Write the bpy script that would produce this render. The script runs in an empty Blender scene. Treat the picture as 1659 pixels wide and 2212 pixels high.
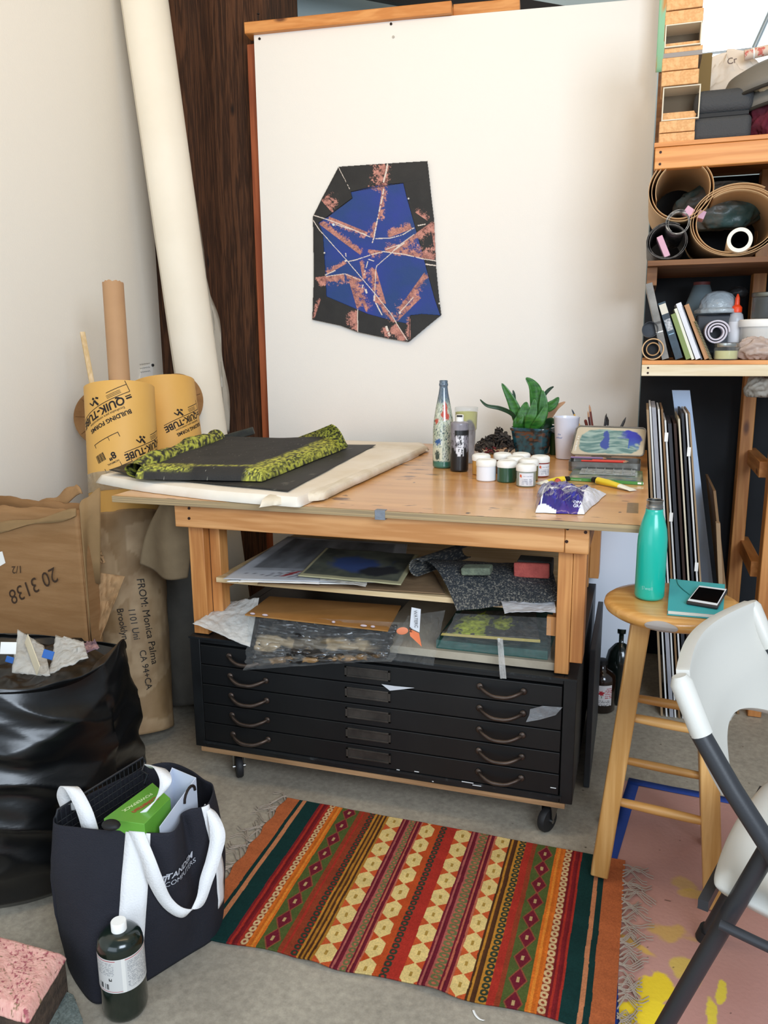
import bpy, bmesh, math, random
import numpy as np
from mathutils import Vector, Matrix, Euler
random.seed(7)
SC = bpy.context.scene
COL = SC.collection
PI = math.pi
# ---------------------------------------------------------------- camera (fitted) and unprojection onto real planes
F_PX, PITCH, ROLL, YAW = 1726.41, .20578, .00882, .30963
CAM = np.array([1.3362, -2.1193, 1.4])
def _basis():
    sp, cp = math.sin(PITCH), math.cos(PITCH)
    F = np.array([0, cp, -sp]); U = np.array([0, sp, cp]); R = np.array([1., 0, 0])
    c, s = math.cos(ROLL), math.sin(ROLL)
    U, R = c*U+s*R, c*R-s*U
    e = np.array([math.cos(YAW), -math.sin(YAW), 0]); n = np.array([math.sin(YAW), math.cos(YAW), 0])
    M = np.array([e, n, [0, 0, 1.]])
    return M@F, M@U, M@R
CF, CU, CR = _basis()
def at(u, v, ax, val):
    d = CF + CR*(u-829.5)/F_PX + CU*(1106-v)/F_PX
    i = 'xyz'.index(ax)
    return Vector(CAM + d*(val-CAM[i])/d[i])
def aty(u, v, y): return at(u, v, 'y', y)
def atz(u, v, z): return at(u, v, 'z', z)
# ---------------------------------------------------------------- noise (numpy)
def _h(ix, iy, s):
    n = (ix*374761393 + iy*668265263 + s*974634777) & 0x7fffffff
    n = ((n ^ (n >> 13))*1274126177) & 0x7fffffff
    return ((n ^ (n >> 16)) & 0xffff)/65535.
def vn(x, y, s=0):
    x = np.asarray(x, float); y = np.asarray(y, float)
    ix = np.floor(x).astype(np.int64); iy = np.floor(y).astype(np.int64)
    fx = x-ix; fy = y-iy; fx = fx*fx*(3-2*fx); fy = fy*fy*(3-2*fy)
    a = _h(ix, iy, s); b = _h(ix+1, iy, s); c = _h(ix, iy+1, s); d = _h(ix+1, iy+1, s)
    return (a*(1-fx)+b*fx)*(1-fy)+(c*(1-fx)+d*fx)*fy
def fbm(x, y, s=0, o=4):
    t = 0; a = .5; n = 0
    for k in range(o):
        t = t+a*vn(np.asarray(x)*2**k+k*17.3, np.asarray(y)*2**k+k*9.1, s+k); n += a; a *= .5
    return t/n
def hx(h):
    h = h.lstrip('#'); c = [int(h[i:i+2], 16)/255 for i in (0, 2, 4)]
    return tuple(x/12.92 if x <= .04045 else ((x+.055)/1.055)**2.4 for x in c)
def HX(h): return np.array(hx(h))
# ---------------------------------------------------------------- materials
MATS = {}
def _new(name):
    m = bpy.data.materials.new(name); m.use_nodes = True
    nt = m.node_tree; b = nt.nodes['Principled BSDF']
    return m, nt, b
def mat(name, c, rough=.6, metal=0, c2=None, scale=8, bump=0, bscale=60, trans=0, alpha=1, coat=0, spec=.5, sheen=0, stretch=(1, 1, 1), emit=0, lo=.35, hi=.65, sss=0, ior=1.45):
    if name in MATS: return MATS[name]
    m, nt, b = _new(name); N = nt.nodes; L = nt.links
    c = hx(c) if isinstance(c, str) else tuple(c)
    b.inputs['Base Color'].default_value = (*c, 1)
    b.inputs['Roughness'].default_value = rough
    b.inputs['Metallic'].default_value = metal
    b.inputs['Specular IOR Level'].default_value = spec
    b.inputs['IOR'].default_value = ior
    if trans: b.inputs['Transmission Weight'].default_value = trans
    if alpha < 1: b.inputs['Alpha'].default_value = alpha
    if coat: b.inputs['Coat Weight'].default_value = coat; b.inputs['Coat Roughness'].default_value = .12
    if sheen: b.inputs['Sheen Weight'].default_value = sheen
    if emit:
        b.inputs['Emission Color'].default_value = (*c, 1); b.inputs['Emission Strength'].default_value = emit
    if c2 or bump:
        tc = N.new('ShaderNodeTexCoord'); mp = N.new('ShaderNodeMapping'); mp.inputs['Scale'].default_value = stretch
        L.new(tc.outputs['Object'], mp.inputs['Vector'])
    if c2:
        c2 = hx(c2) if isinstance(c2, str) else tuple(c2)
        n = N.new('ShaderNodeTexNoise'); n.inputs['Scale'].default_value = scale; n.inputs['Detail'].default_value = 6; n.inputs['Roughness'].default_value = .6
        L.new(mp.outputs[0], n.inputs['Vector'])
        r = N.new('ShaderNodeValToRGB'); r.color_ramp.elements[0].position = lo; r.color_ramp.elements[1].position = hi
        r.color_ramp.elements[0].color = (*c, 1); r.color_ramp.elements[1].color = (*c2, 1)
        L.new(n.outputs[0], r.inputs[0]); L.new(r.outputs[0], b.inputs['Base Color'])
    if bump:
        n = N.new('ShaderNodeTexNoise'); n.inputs['Scale'].default_value = bscale; n.inputs['Detail'].default_value = 5
        L.new(mp.outputs[0], n.inputs['Vector'])
        bp = N.new('ShaderNodeBump'); bp.inputs['Strength'].default_value = bump; bp.inputs['Distance'].default_value = .01
        L.new(n.outputs[0], bp.inputs['Height']); L.new(bp.outputs[0], b.inputs['Normal'])
    MATS[name] = m
    return m
def wood(name, c, c2, axis='x', rough=.55, freq=1., knots=True, coat=0, bump=.12, dark=None):
    """grain running along one axis, with rings and a few knots"""
    if name in MATS: return MATS[name]
    m, nt, b = _new(name); N = nt.nodes; L = nt.links
    tc = N.new('ShaderNodeTexCoord'); mp = N.new('ShaderNodeMapping')
    st = {'x': (.6, 9, 9), 'y': (9, .6, 9), 'z': (9, 9, .6)}[axis]
    mp.inputs['Scale'].default_value = [s*freq for s in st]
    L.new(tc.outputs['Object'], mp.inputs['Vector'])
    n1 = N.new('ShaderNodeTexNoise'); n1.inputs['Scale'].default_value = 1.6; n1.inputs['Detail'].default_value = 3; n1.inputs['Distortion'].default_value = .6
    L.new(mp.outputs[0], n1.inputs['Vector'])
    mu = N.new('ShaderNodeMath'); mu.operation = 'MULTIPLY'; mu.inputs[1].default_value = 22; L.new(n1.outputs[0], mu.inputs[0])
    sn = N.new('ShaderNodeMath'); sn.operation = 'SINE'; L.new(mu.outputs[0], sn.inputs[0])
    n2 = N.new('ShaderNodeTexNoise'); n2.inputs['Scale'].default_value = 9; n2.inputs['Detail'].default_value = 6; L.new(mp.outputs[0], n2.inputs['Vector'])
    ad = N.new('ShaderNodeMath'); ad.operation = 'MULTIPLY_ADD'; ad.inputs[1].default_value = .22; L.new(sn.outputs[0], ad.inputs[0]); L.new(n2.outputs[0], ad.inputs[2])
    r = N.new('ShaderNodeValToRGB'); r.color_ramp.elements[0].position = .25; r.color_ramp.elements[1].position = .75
    r.color_ramp.elements[0].color = (*hx(c2), 1); r.color_ramp.elements[1].color = (*hx(c), 1)
    L.new(ad.outputs[0], r.inputs[0])
    last = r.outputs[0]
    if knots:
        v = N.new('ShaderNodeTexVoronoi'); v.inputs['Scale'].default_value = 1.1
        m2 = N.new('ShaderNodeMapping'); m2.inputs['Scale'].default_value = {'x': (3, 8, 8), 'y': (8, 3, 8), 'z': (8, 8, 3)}[axis]
        L.new(tc.outputs['Object'], m2.inputs['Vector']); L.new(m2.outputs[0], v.inputs['Vector'])
        k = N.new('ShaderNodeValToRGB'); k.color_ramp.elements[0].position = .05; k.color_ramp.elements[1].position = .13
        k.color_ramp.elements[0].color = (1, 1, 1, 1); k.color_ramp.elements[1].color = (0, 0, 0, 1)
        L.new(v.outputs['Distance'], k.inputs[0])
        mx = N.new('ShaderNodeMix'); mx.data_type = 'RGBA'; L.new(k.outputs[0], mx.inputs[0]); L.new(last, mx.inputs[6])
        mx.inputs[7].default_value = (*hx(dark or '#6b3d1c'), 1); last = mx.outputs[2]
    L.new(last, b.inputs['Base Color'])
    b.inputs['Roughness'].default_value = rough
    if coat: b.inputs['Coat Weight'].default_value = coat; b.inputs['Coat Roughness'].default_value = .15
    bp = N.new('ShaderNodeBump'); bp.inputs['Strength'].default_value = bump; bp.inputs['Distance'].default_value = .004
    L.new(ad.outputs[0], bp.inputs['Height']); L.new(bp.outputs[0], b.inputs['Normal'])
    MATS[name] = m
    return m
def cmat(name, rough=.7, bump=0, bscale=200, coat=0, metal=0, trans=0, alpha=1, spec=.5):
    """pattern carried by the surface's own colour attribute, plus fine relief"""
    if name in MATS: return MATS[name]
    m, nt, b = _new(name); N = nt.nodes; L = nt.links
    a = N.new('ShaderNodeAttribute'); a.attribute_name = 'Col'; L.new(a.outputs['Color'], b.inputs['Base Color'])
    b.inputs['Roughness'].default_value = rough; b.inputs['Metallic'].default_value = metal; b.inputs['Specular IOR Level'].default_value = spec
    if coat: b.inputs['Coat Weight'].default_value = coat; b.inputs['Coat Roughness'].default_value = .08
    if trans: b.inputs['Transmission Weight'].default_value = trans
    if alpha < 1: b.inputs['Alpha'].default_value = alpha
    if bump:
        tc = N.new('ShaderNodeTexCoord')
        n = N.new('ShaderNodeTexNoise'); n.inputs['Scale'].default_value = bscale; n.inputs['Detail'].default_value = 4
        L.new(tc.outputs['Object'], n.inputs['Vector'])
        bp = N.new('ShaderNodeBump'); bp.inputs['Strength'].default_value = bump; bp.inputs['Distance'].default_value = .004
        L.new(n.outputs[0], bp.inputs['Height']); L.new(bp.outputs[0], b.inputs['Normal'])
    MATS[name] = m
    return m
def film(name, tint='#e8ecec', op=.25, rough=.12):
    """thin clear plastic: part see-through, part glossy"""
    if name in MATS: return MATS[name]
    m = bpy.data.materials.new(name); m.use_nodes = True; nt = m.node_tree; N = nt.nodes; L = nt.links
    b = N['Principled BSDF']; out = N['Material Output']
    b.inputs['Base Color'].default_value = (*hx(tint), 1); b.inputs['Roughness'].default_value = rough; b.inputs['Specular IOR Level'].default_value = .8
    t = N.new('ShaderNodeBsdfTransparent'); t.inputs[0].default_value = (.93, .94, .94, 1)
    mx = N.new('ShaderNodeMixShader')
    fr = N.new('ShaderNodeLayerWeight'); fr.inputs[0].default_value = .35
    n = N.new('ShaderNodeTexNoise'); n.inputs['Scale'].default_value = 14; n.inputs['Detail'].default_value = 4
    tc = N.new('ShaderNodeTexCoord'); L.new(tc.outputs['Object'], n.inputs['Vector'])
    ma = N.new('ShaderNodeMath'); ma.operation = 'MULTIPLY_ADD'; ma.inputs[1].default_value = op*.9; ma.inputs[2].default_value = op*.45; L.new(n.outputs[0], ma.inputs[0])
    mb = N.new('ShaderNodeMath'); mb.operation = 'MULTIPLY_ADD'; mb.inputs[1].default_value = .20; mb.use_clamp = True
    L.new(fr.outputs['Facing'], mb.inputs[0]); L.new(ma.outputs[0], mb.inputs[2])
    L.new(mb.outputs[0], mx.inputs[0]); L.new(t.outputs[0], mx.inputs[1]); L.new(b.outputs[0], mx.inputs[2]); L.new(mx.outputs[0], out.inputs[0])
    bp = N.new('ShaderNodeBump'); bp.inputs['Strength'].default_value = .8; bp.inputs['Distance'].default_value = .012
    n3 = N.new('ShaderNodeTexNoise'); n3.inputs['Scale'].default_value = 35; n3.inputs['Detail'].default_value = 3; L.new(tc.outputs['Object'], n3.inputs['Vector'])
    L.new(n3.outputs[0], bp.inputs['Height']); L.new(bp.outputs[0], b.inputs['Normal'])
    MATS[name] = m
    return m
# ---------------------------------------------------------------- objects
ORG = {}
def tag(o, label=None, cat=None, group=None, kind=None):
    if label: o['label'] = label
    if cat: o['category'] = cat
    if group: o['group'] = group
    if kind: o['kind'] = kind
    return o
def thing(name, loc, label, cat, group=None):
    o = bpy.data.objects.new(name, None); COL.objects.link(o); o.empty_display_size = .05
    o.location = loc; ORG[o] = Vector(loc); return tag(o, label, cat, group)
def link(name, me, m, parent=None, smooth=True, bevel=0, solid=0, sub=0, ang=38, origin=None):
    """mesh data is in room coordinates; becomes a child (relative to its thing's base) or a top-level mesh with its own origin"""
    o = bpy.data.objects.new(name, me); COL.objects.link(o)
    if m is not None and not me.materials: me.materials.append(m)
    if parent is not None:
        g = ORG[parent]; o.parent = parent; ORG[o] = g
        me.transform(Matrix.Translation(-g))
    else:
        if origin is None:
            n = len(me.vertices); co = np.empty(n*3); me.vertices.foreach_get('co', co); co = co.reshape(-1, 3)
            lo, h = co.min(0), co.max(0); origin = Vector(((lo[0]+h[0])/2, (lo[1]+h[1])/2, lo[2]))
        me.transform(Matrix.Translation(-Vector(origin))); o.location = origin; ORG[o] = Vector(origin)
    if smooth:
        bm = bmesh.new(); bm.from_mesh(me)
        for f in bm.faces: f.smooth = True
        a = math.radians(ang)
        for e in bm.edges:
            if len(e.link_faces) == 2 and e.calc_face_angle(0) > a: e.smooth = False
        bm.to_mesh(me); bm.free()
    if solid:
        s = o.modifiers.new('thick', 'SOLIDIFY'); s.thickness = solid; s.offset = 0
    if bevel:
        s = o.modifiers.new('bevel', 'BEVEL'); s.width = bevel; s.segments = 2; s.limit_method = 'ANGLE'; s.angle_limit = math.radians(40); s.harden_normals = False
    if sub:
        s = o.modifiers.new('sub', 'SUBSURF'); s.levels = s.render_levels = sub
    return o
def rotm(ax, a): return Matrix.Rotation(a, 3, ax)
def frame(z, up=(0, 0, 1)):
    z = Vector(z).normalized(); up = Vector(up)
    if abs(z.dot(up)) > .99: up = Vector((0, 1, 0)) if abs(z.y) < .9 else Vector((1, 0, 0))
    x = up.cross(z).normalized(); y = z.cross(x)
    return Matrix((x, y, z)).transposed()
class MB:
    def __init__(s): s.v = []; s.f = []; s.mi = []; s.cur = 0
    def add(s, vs, fs):
        b = len(s.v); s.v += [tuple(v) for v in vs]; s.f += [tuple(i+b for i in f) for f in fs]; s.mi += [s.cur]*len(fs); return s
    def box(s, x0, x1, y0, y1, z0, z1):
        vs = [(x, y, z) for z in (z0, z1) for y in (y0, y1) for x in (x0, x1)]
        return s.add(vs, [(0, 2, 3, 1), (4, 5, 7, 6), (0, 1, 5, 4), (2, 6, 7, 3), (0, 4, 6, 2), (1, 3, 7, 5)])
    def obox(s, c, size, R=None):
        R = R or Matrix.Identity(3); c = Vector(c)
        vs = [c+R@Vector((x*size[0]/2, y*size[1]/2, z*size[2]/2)) for z in (-1, 1) for y in (-1, 1) for x in (-1, 1)]
        return s.add(vs, [(0, 2, 3, 1), (4, 5, 7, 6), (0, 1, 5, 4), (2, 6, 7, 3), (0, 4, 6, 2), (1, 3, 7, 5)])
    def bar(s, p, q, w, h, up=(0, 0, 1), w2=None, h2=None):
        """square bar from p to q"""
        p = Vector(p); q = Vector(q); R = frame(q-p, up); w2 = w2 or w; h2 = h2 or h
        vs = [p+R@Vector((x*w/2, y*h/2, 0)) for y in (-1, 1) for x in (-1, 1)]+[q+R@Vector((x*w2/2, y*h2/2, 0)) for y in (-1, 1) for x in (-1, 1)]
        return s.add(vs, [(0, 2, 3, 1), (4, 5, 7, 6), (0, 1, 5, 4), (2, 6, 7, 3), (0, 4, 6, 2), (1, 3, 7, 5)])
    def tube(s, pts, r, n=12, caps=True, closed=False, sx=1):
        pts = [Vector(p) for p in pts]; k = len(pts); rs = r if isinstance(r, (list, tuple)) else [r]*k
        vs = []; up = Vector((0, 0, 1)); X = None
        for i, p in enumerate(pts):
            if closed: d = pts[(i+1) % k]-pts[i-1]
            else: d = pts[min(i+1, k-1)]-pts[max(i-1, 0)]
            d.normalize()
            if X is None: X = frame(d).col[0].copy()
            X = (X-d*X.dot(d)).normalized(); Y = d.cross(X)
            for j in range(n):
                a = 2*PI*j/n; vs.append(p+(X*math.cos(a)*sx+Y*math.sin(a))*rs[i])
        fs = []
        for i in range(k if closed else k-1):
            for j in range(n):
                a = i*n+j; b = i*n+(j+1) % n; c = ((i+1) % k)*n+(j+1) % n; d = ((i+1) % k)*n+j
                fs.append((a, b, c, d))
        if caps and not closed: fs.append(tuple(range(n-1, -1, -1))); fs.append(tuple((k-1)*n+j for j in range(n)))
        return s.add(vs, fs)
    def cyl(s, p, q, r, r2=None, n=20): return s.tube([p, q], [r, r if r2 is None else r2], n)
    def lathe(s, prof, c=(0, 0, 0), n=32, R=None, a0=0, a1=2*PI, cap=True):
        c = Vector(c); R = R or Matrix.Identity(3); full = abs(a1-a0-2*PI) < 1e-6; m = n if full else n+1; vs = []
        for (r, z) in prof:
            for j in range(m):
                a = a0+(a1-a0)*j/n; vs.append(c+R@Vector((r*math.cos(a), r*math.sin(a), z)))
        fs = []; k = len(prof)
        for i in range(k-1):
            for j in range(n):
                a = i*m+j; b = i*m+(j+1) % m; fs.append((a, b, b+m, a+m))
        if cap and full:
            if prof[0][0] > 1e-5: fs.append(tuple(range(n-1, -1, -1)))
            if prof[-1][0] > 1e-5: fs.append(tuple((k-1)*m+j for j in range(n)))
        return s.add(vs, fs)
    def prism(s, poly, h, o=(0, 0, 0), R=None):
        """polygon in the local xy-plane, extruded by h along local z"""
        R = R or Matrix.Identity(3); o = Vector(o); n = len(poly)
        vs = [o+R@Vector((x, y, 0)) for x, y in poly]+[o+R@Vector((x, y, h)) for x, y in poly]
        return s.add(vs, [tuple(range(n-1, -1, -1)), tuple(range(n, 2*n))]+[(i, (i+1) % n, n+(i+1) % n, n+i) for i in range(n)])
    def ell(s, c, r, n=16, m=10, R=None):
        c = Vector(c); R = R or Matrix.Identity(3); r = r if isinstance(r, (tuple, list)) else (r, r, r)
        vs = [c+R@Vector((0, 0, -r[2]))]
        for i in range(1, m):
            t = PI*i/m-PI/2
            for j in range(n): a = 2*PI*j/n; vs.append(c+R@Vector((r[0]*math.cos(t)*math.cos(a), r[1]*math.cos(t)*math.sin(a), r[2]*math.sin(t))))
        vs.append(c+R@Vector((0, 0, r[2]))); fs = [(0, 1+(j+1) % n, 1+j) for j in range(n)]
        for i in range(m-2):
            for j in range(n): a = 1+i*n+j; b = 1+i*n+(j+1) % n; fs.append((a, b, b+n, a+n))
        t = len(vs)-1; q = 1+(m-2)*n; fs += [(q+j, q+(j+1) % n, t) for j in range(n)]
        return s.add(vs, fs)
    def ribbon(s, pts, wd):
        """flat strip through pts; wd = width vector or list of them"""
        k = len(pts); vs = []
        for i, p in enumerate(pts):
            w = Vector(wd[i] if isinstance(wd, list) else wd)/2; p = Vector(p); vs += [p-w, p+w]
        return s.add(vs, [(2*i, 2*i+1, 2*i+3, 2*i+2) for i in range(k-1)])
    def me(s, name='m'):
        me = bpy.data.meshes.new(name); me.from_pydata(s.v, [], s.f); me.polygons.foreach_set('material_index', s.mi); me.update(); return me
    def obj(s, name, m, parent=None, **k): 
        ms = m if isinstance(m, (list, tuple)) else [m]
        me = s.me(name)
        for q in ms: me.materials.append(q)
        return link(name, me, None, parent, **k)
def spline(pts, n=8):
    P = [Vector(p) for p in pts]; out = []
    for i in range(len(P)-1):
        a = P[max(i-1, 0)]; b = P[i]; c = P[i+1]; d = P[min(i+2, len(P)-1)]
        for k in range(n):
            t = k/n; out.append(.5*((2*b)+(c-a)*t+(2*a-5*b+4*c-d)*t*t+(3*b-a-3*c+d)*t**3))
    out.append(P[-1]); return out
def gridmesh(name, X, Y, Z, C=None, closeu=False):
    """X,Y,Z arrays (nv, nu); C (nv, nu, 3) linear colours"""
    nv, nu = X.shape; co = np.stack([X, Y, Z], -1).reshape(-1, 3)
    idx = np.arange(nv*nu).reshape(nv, nu)
    if closeu: a = idx[:-1]; b = np.roll(idx, -1, 1)[:-1]; c = np.roll(idx, -1, 1)[1:]; d = idx[1:]
    else: a = idx[:-1, :-1]; b = idx[:-1, 1:]; c = idx[1:, 1:]; d = idx[1:, :-1]
    q = np.stack([a, b, c, d], -1).reshape(-1, 4)
    me = bpy.data.meshes.new(name); me.vertices.add(len(co)); me.vertices.foreach_set('co', co.ravel())
    me.loops.add(q.size); me.loops.foreach_set('vertex_index', q.ravel().astype(np.int32))
    me.polygons.add(len(q)); me.polygons.foreach_set('loop_start', np.arange(0, q.size, 4).astype(np.int32)); me.polygons.foreach_set('loop_total', np.full(len(q), 4, np.int32))
    me.update(calc_edges=True); me.validate()
    if C is not None:
        at_ = me.color_attributes.new('Col', 'FLOAT_COLOR', 'POINT')
        cc = np.ones((len(co), 4)); cc[:, :3] = np.clip(C.reshape(-1, 3), 0, 1); at_.data.foreach_set('color', cc.ravel())
    return me
def sheet(name, nu, nv, pos, m, parent=None, col=None, closeu=False, **k):
    u = np.linspace(0, 1, nu+(1 if closeu else 0))[:nu]; v = np.linspace(0, 1, nv); U, V = np.meshgrid(u, v)
    X, Y, Z = pos(U, V)
    me = gridmesh(name, X+0*U, Y+0*U, Z+0*U, None if col is None else col(U, V), closeu)
    return link(name, me, m, parent, **k)
def quadpos(A, B, C, D, bump=None):
    """bilinear patch A(0,0) B(1,0) C(1,1) D(0,1); bump(U,V) adds along z"""
    A, B, C, D = [np.array(p) for p in (A, B, C, D)]
    def f(U, V):
        U_ = U[..., None]; V_ = V[..., None]
        P = A*(1-U_)*(1-V_)+B*U_*(1-V_)+C*U_*V_+D*(1-U_)*V_
        if bump is not None:
            n = np.cross(B-A, D-A); n = n/np.linalg.norm(n); P = P+n*bump(U, V)[..., None]
        return P[..., 0], P[..., 1], P[..., 2]
    return f
def mixc(a, b, t): t = np.clip(t, 0, 1)[..., None]; return a*(1-t)+b*t
def text(name, s, size, m, parent, place, wrap=None, align='LEFT', bold=0, sx=1, shear=0, cut=0, ext=0):
    """place: function (Vector xy0) -> room Vector, or (origin, R) pair. Real raised ink letters."""
    cu = bpy.data.curves.new('t', 'FONT'); cu.body = s; cu.size = size; cu.align_x = align; cu.resolution_u = 3; cu.offset = bold*size; cu.shear = shear; cu.space_line = .9
    o = bpy.data.objects.new('t', cu); COL.objects.link(o); bpy.context.view_layer.update()
    me = bpy.data.meshes.new_from_object(o.evaluated_get(bpy.context.evaluated_depsgraph_get()))
    bpy.data.objects.remove(o); bpy.data.curves.remove(cu)
    if cut:
        bm = bmesh.new(); bm.from_mesh(me); bmesh.ops.triangulate(bm, faces=bm.faces)
        for _ in range(3):
            es = [e for e in bm.edges if e.calc_length() > cut]
            if not es: break
            bmesh.ops.subdivide_edges(bm, edges=es, cuts=1); bmesh.ops.triangulate(bm, faces=bm.faces)
        bm.to_mesh(me); bm.free()
    nl = s.count('\n'); wmax = size*.85*max(len(q) for q in s.split('\n'))
    for v in me.vertices:
        v.co.x = min(max(v.co.x, -.1*size-(wmax if align != 'LEFT' else 0)), wmax); v.co.y = min(max(v.co.y, -size*(.28+nl)), size*.85)
        x, y = v.co.x*sx, v.co.y
        v.co = place(x, y) if callable(place) else Vector(place[0])+place[1]@Vector((x, y, 0))
    me.materials.clear()
    return link(name, me, m, parent, smooth=False)
# ================================================================ materials
M_pine = wood('pine', '#d9a066', '#bd8046', 'x', .5)
M_pinez = wood('pine_upright', '#cf9152', '#b3733a', 'z', .5)
M_piney = wood('pine_depth', '#cf9152', '#b3733a', 'y', .5)
M_redz = wood('red_fir', '#a85a32', '#8a4423', 'z', .6)
M_oldz = wood('old_timber', '#5f3c24', '#38200f', 'z', .85, freq=2.2, bump=.9, dark='#1a0d06')
M_shelfx = wood('shelf_pine', '#dc9a57', '#c8803d', 'x', .5)
M_pale = wood('pale_pine', '#e9dcc0', '#d8c5a0', 'x', .55, knots=False)
M_kraft = mat('kraft', '#b08b62', .85, c2='#9b774f', scale=6, bump=.15, bscale=40)
M_kraftd = mat('kraft_dark', '#8f7352', .85, c2='#7a6146', scale=5, bump=.2, bscale=30)
M_card = mat('cardboard', '#9a744c', .85, c2='#8b653d', scale=4, bump=.1, bscale=60, stretch=(1, 1, 8))
M_white = mat('white_paint', '#f1efe9', .6)
M_black = mat('black_metal', '#111213', .46, bump=.05, bscale=12, c2='#1d1f20', scale=10)
M_bk = mat('black_plain', '#0d0d0e', .6)
M_ink = mat('ink', '#1d130f', .7)
M_steel = mat('steel', '#9a9a98', .3, 1)
M_film = film('clear_film', '#e4e7e6', .05, .06)
M_film2 = film('cloudy_film', '#dcdad4', .6, .3)
# ================================================================ setting
def concrete():
    m, nt, b = _new('concrete'); N = nt.nodes; L = nt.links
    tc = N.new('ShaderNodeTexCoord')
    def noise(sc, d=6, r=.6):
        n = N.new('ShaderNodeTexNoise'); n.inputs['Scale'].default_value = sc; n.inputs['Detail'].default_value = d; n.inputs['Roughness'].default_value = r
        L.new(tc.outputs['Object'], n.inputs['Vector']); return n.outputs[0]
    def ramp(inp, a, b_, c1, c2):
        r = N.new('ShaderNodeValToRGB'); r.color_ramp.elements[0].position = a; r.color_ramp.elements[1].position = b_
        r.color_ramp.elements[0].color = (*hx(c1), 1); r.color_ramp.elements[1].color = (*hx(c2), 1); L.new(inp, r.inputs[0]); return r.outputs[0]
    base = ramp(noise(2.2), .35, .68, '#a69d8d', '#c0b6a3')
    fine = ramp(noise(55, 8, .75), .3, .7, '#8a8a8a', '#ffffff')
    mx = N.new('ShaderNodeMix'); mx.data_type = 'RGBA'; mx.blend_type = 'MULTIPLY'; mx.inputs[0].default_value = .55; L.new(base, mx.inputs[6]); L.new(fine, mx.inputs[7])
    v = N.new('ShaderNodeTexVoronoi'); v.inputs['Scale'].default_value = 26; L.new(tc.outputs['Object'], v.inputs['Vector'])
    mk = N.new('ShaderNodeMath'); mk.operation = 'MULTIPLY'; L.new(noise(5), mk.inputs[0]); 
    sp = ramp(v.outputs['Distance'], .04, .12, '#ffffff', '#000000'); L.new(ramp(noise(7.3), .55, .62, '#000000', '#ffffff'), mk.inputs[1]); L.new(sp, mk.inputs[0])
    m2 = N.new('ShaderNodeMix'); m2.data_type = 'RGBA'; L.new(mk.outputs[0], m2.inputs[0]); L.new(mx.outputs[2], m2.inputs[6]); m2.inputs[7].default_value = (*hx('#55493a'), 1)
    st = ramp(noise(3.7, 3), .62, .7, '#000000', '#ffffff'); m3 = N.new('ShaderNodeMix'); m3.data_type = 'RGBA'
    ms = N.new('ShaderNodeMath'); ms.operation = 'MULTIPLY'; ms.inputs[1].default_value = .3; L.new(st, ms.inputs[0]); L.new(ms.outputs[0], m3.inputs[0]); L.new(m2.outputs[2], m3.inputs[6]); m3.inputs[7].default_value = (*hx('#7c7a70'), 1)
    L.new(m3.outputs[2], b.inputs['Base Color']); b.inputs['Roughness'].default_value = .62; b.inputs['Specular IOR Level'].default_value = .35
    bp = N.new('ShaderNodeBump'); bp.inputs['Strength'].default_value = .25; bp.inputs['Distance'].default_value = .004; L.new(noise(60, 8), bp.inputs['Height']); L.new(bp.outputs[0], b.inputs['Normal'])
    return m
def struct(mb, name, m, **k): return tag(mb.obj(name, m, **k), kind='structure')
struct(MB().box(-1.0, 4.2, -3.2, 2.7, -.05, 0), 'floor', concrete(), smooth=False)
M_wall = mat('wall_paint', '#ece7dc', .75, bump=.06, bscale=140)
M_board = mat('board_paint', '#eeebe4', .6, bump=.05, bscale=220)
wl = struct(MB().box(-1.0, -.92, -3.2, 1.37, 0, 3.5), 'wall_left', M_wall)
# board partition, turned a little from the table
def bw(x, off=0): return 1.5+.127*(x+.42)+off          # front face of the board at x
def slab(mb, xa, xb, za, zb, o0, o1):
    vs = [(x, bw(x, o), z) for z in (za, zb) for o in (o0, o1) for x in (xa, xb)]
    return mb.add(vs, [(0, 2, 3, 1), (4, 5, 7, 6), (0, 1, 5, 4), (2, 6, 7, 3), (0, 4, 6, 2), (1, 3, 7, 5)])
yb0 = bw(-.42); yb1 = bw(1.33)
zt0 = aty(548, 72, yb0).z; zt1 = aty(1428, -6, yb1).z
mb = MB(); vs = [(x, bw(x, o), z) for z in (0, 1) for o in (0, .02) for x in (-.42, 1.33)]
vs = [(x, y, 0.002) if z == 0 else (x, y, zt0 if x < 0 else zt1) for x, y, z in vs]
mb.add(vs, [(0, 2, 3, 1), (4, 5, 7, 6), (0, 1, 5, 4), (2, 6, 7, 3), (0, 4, 6, 2), (1, 3, 7, 5)])
board = struct(mb, 'wall_back', M_board, smooth=False)
for (u, v) in [(561, 84), (845, 52), (850, 80), (1424, 112)]:
    p = aty(u, v, bw(aty(u, v, 1.55).x))
    p = aty(u, v, bw(p.x)); q = MB(); q.cyl(p+Vector((0, -.004, 0)), p+Vector((0, .01, 0)), .0055, n=10)
    q.obj('screw', mat('screw_dark', '#2b2420', .5, .6) if v != 80 else mat('screw_grey', '#b9b4aa', .5), board)
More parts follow.
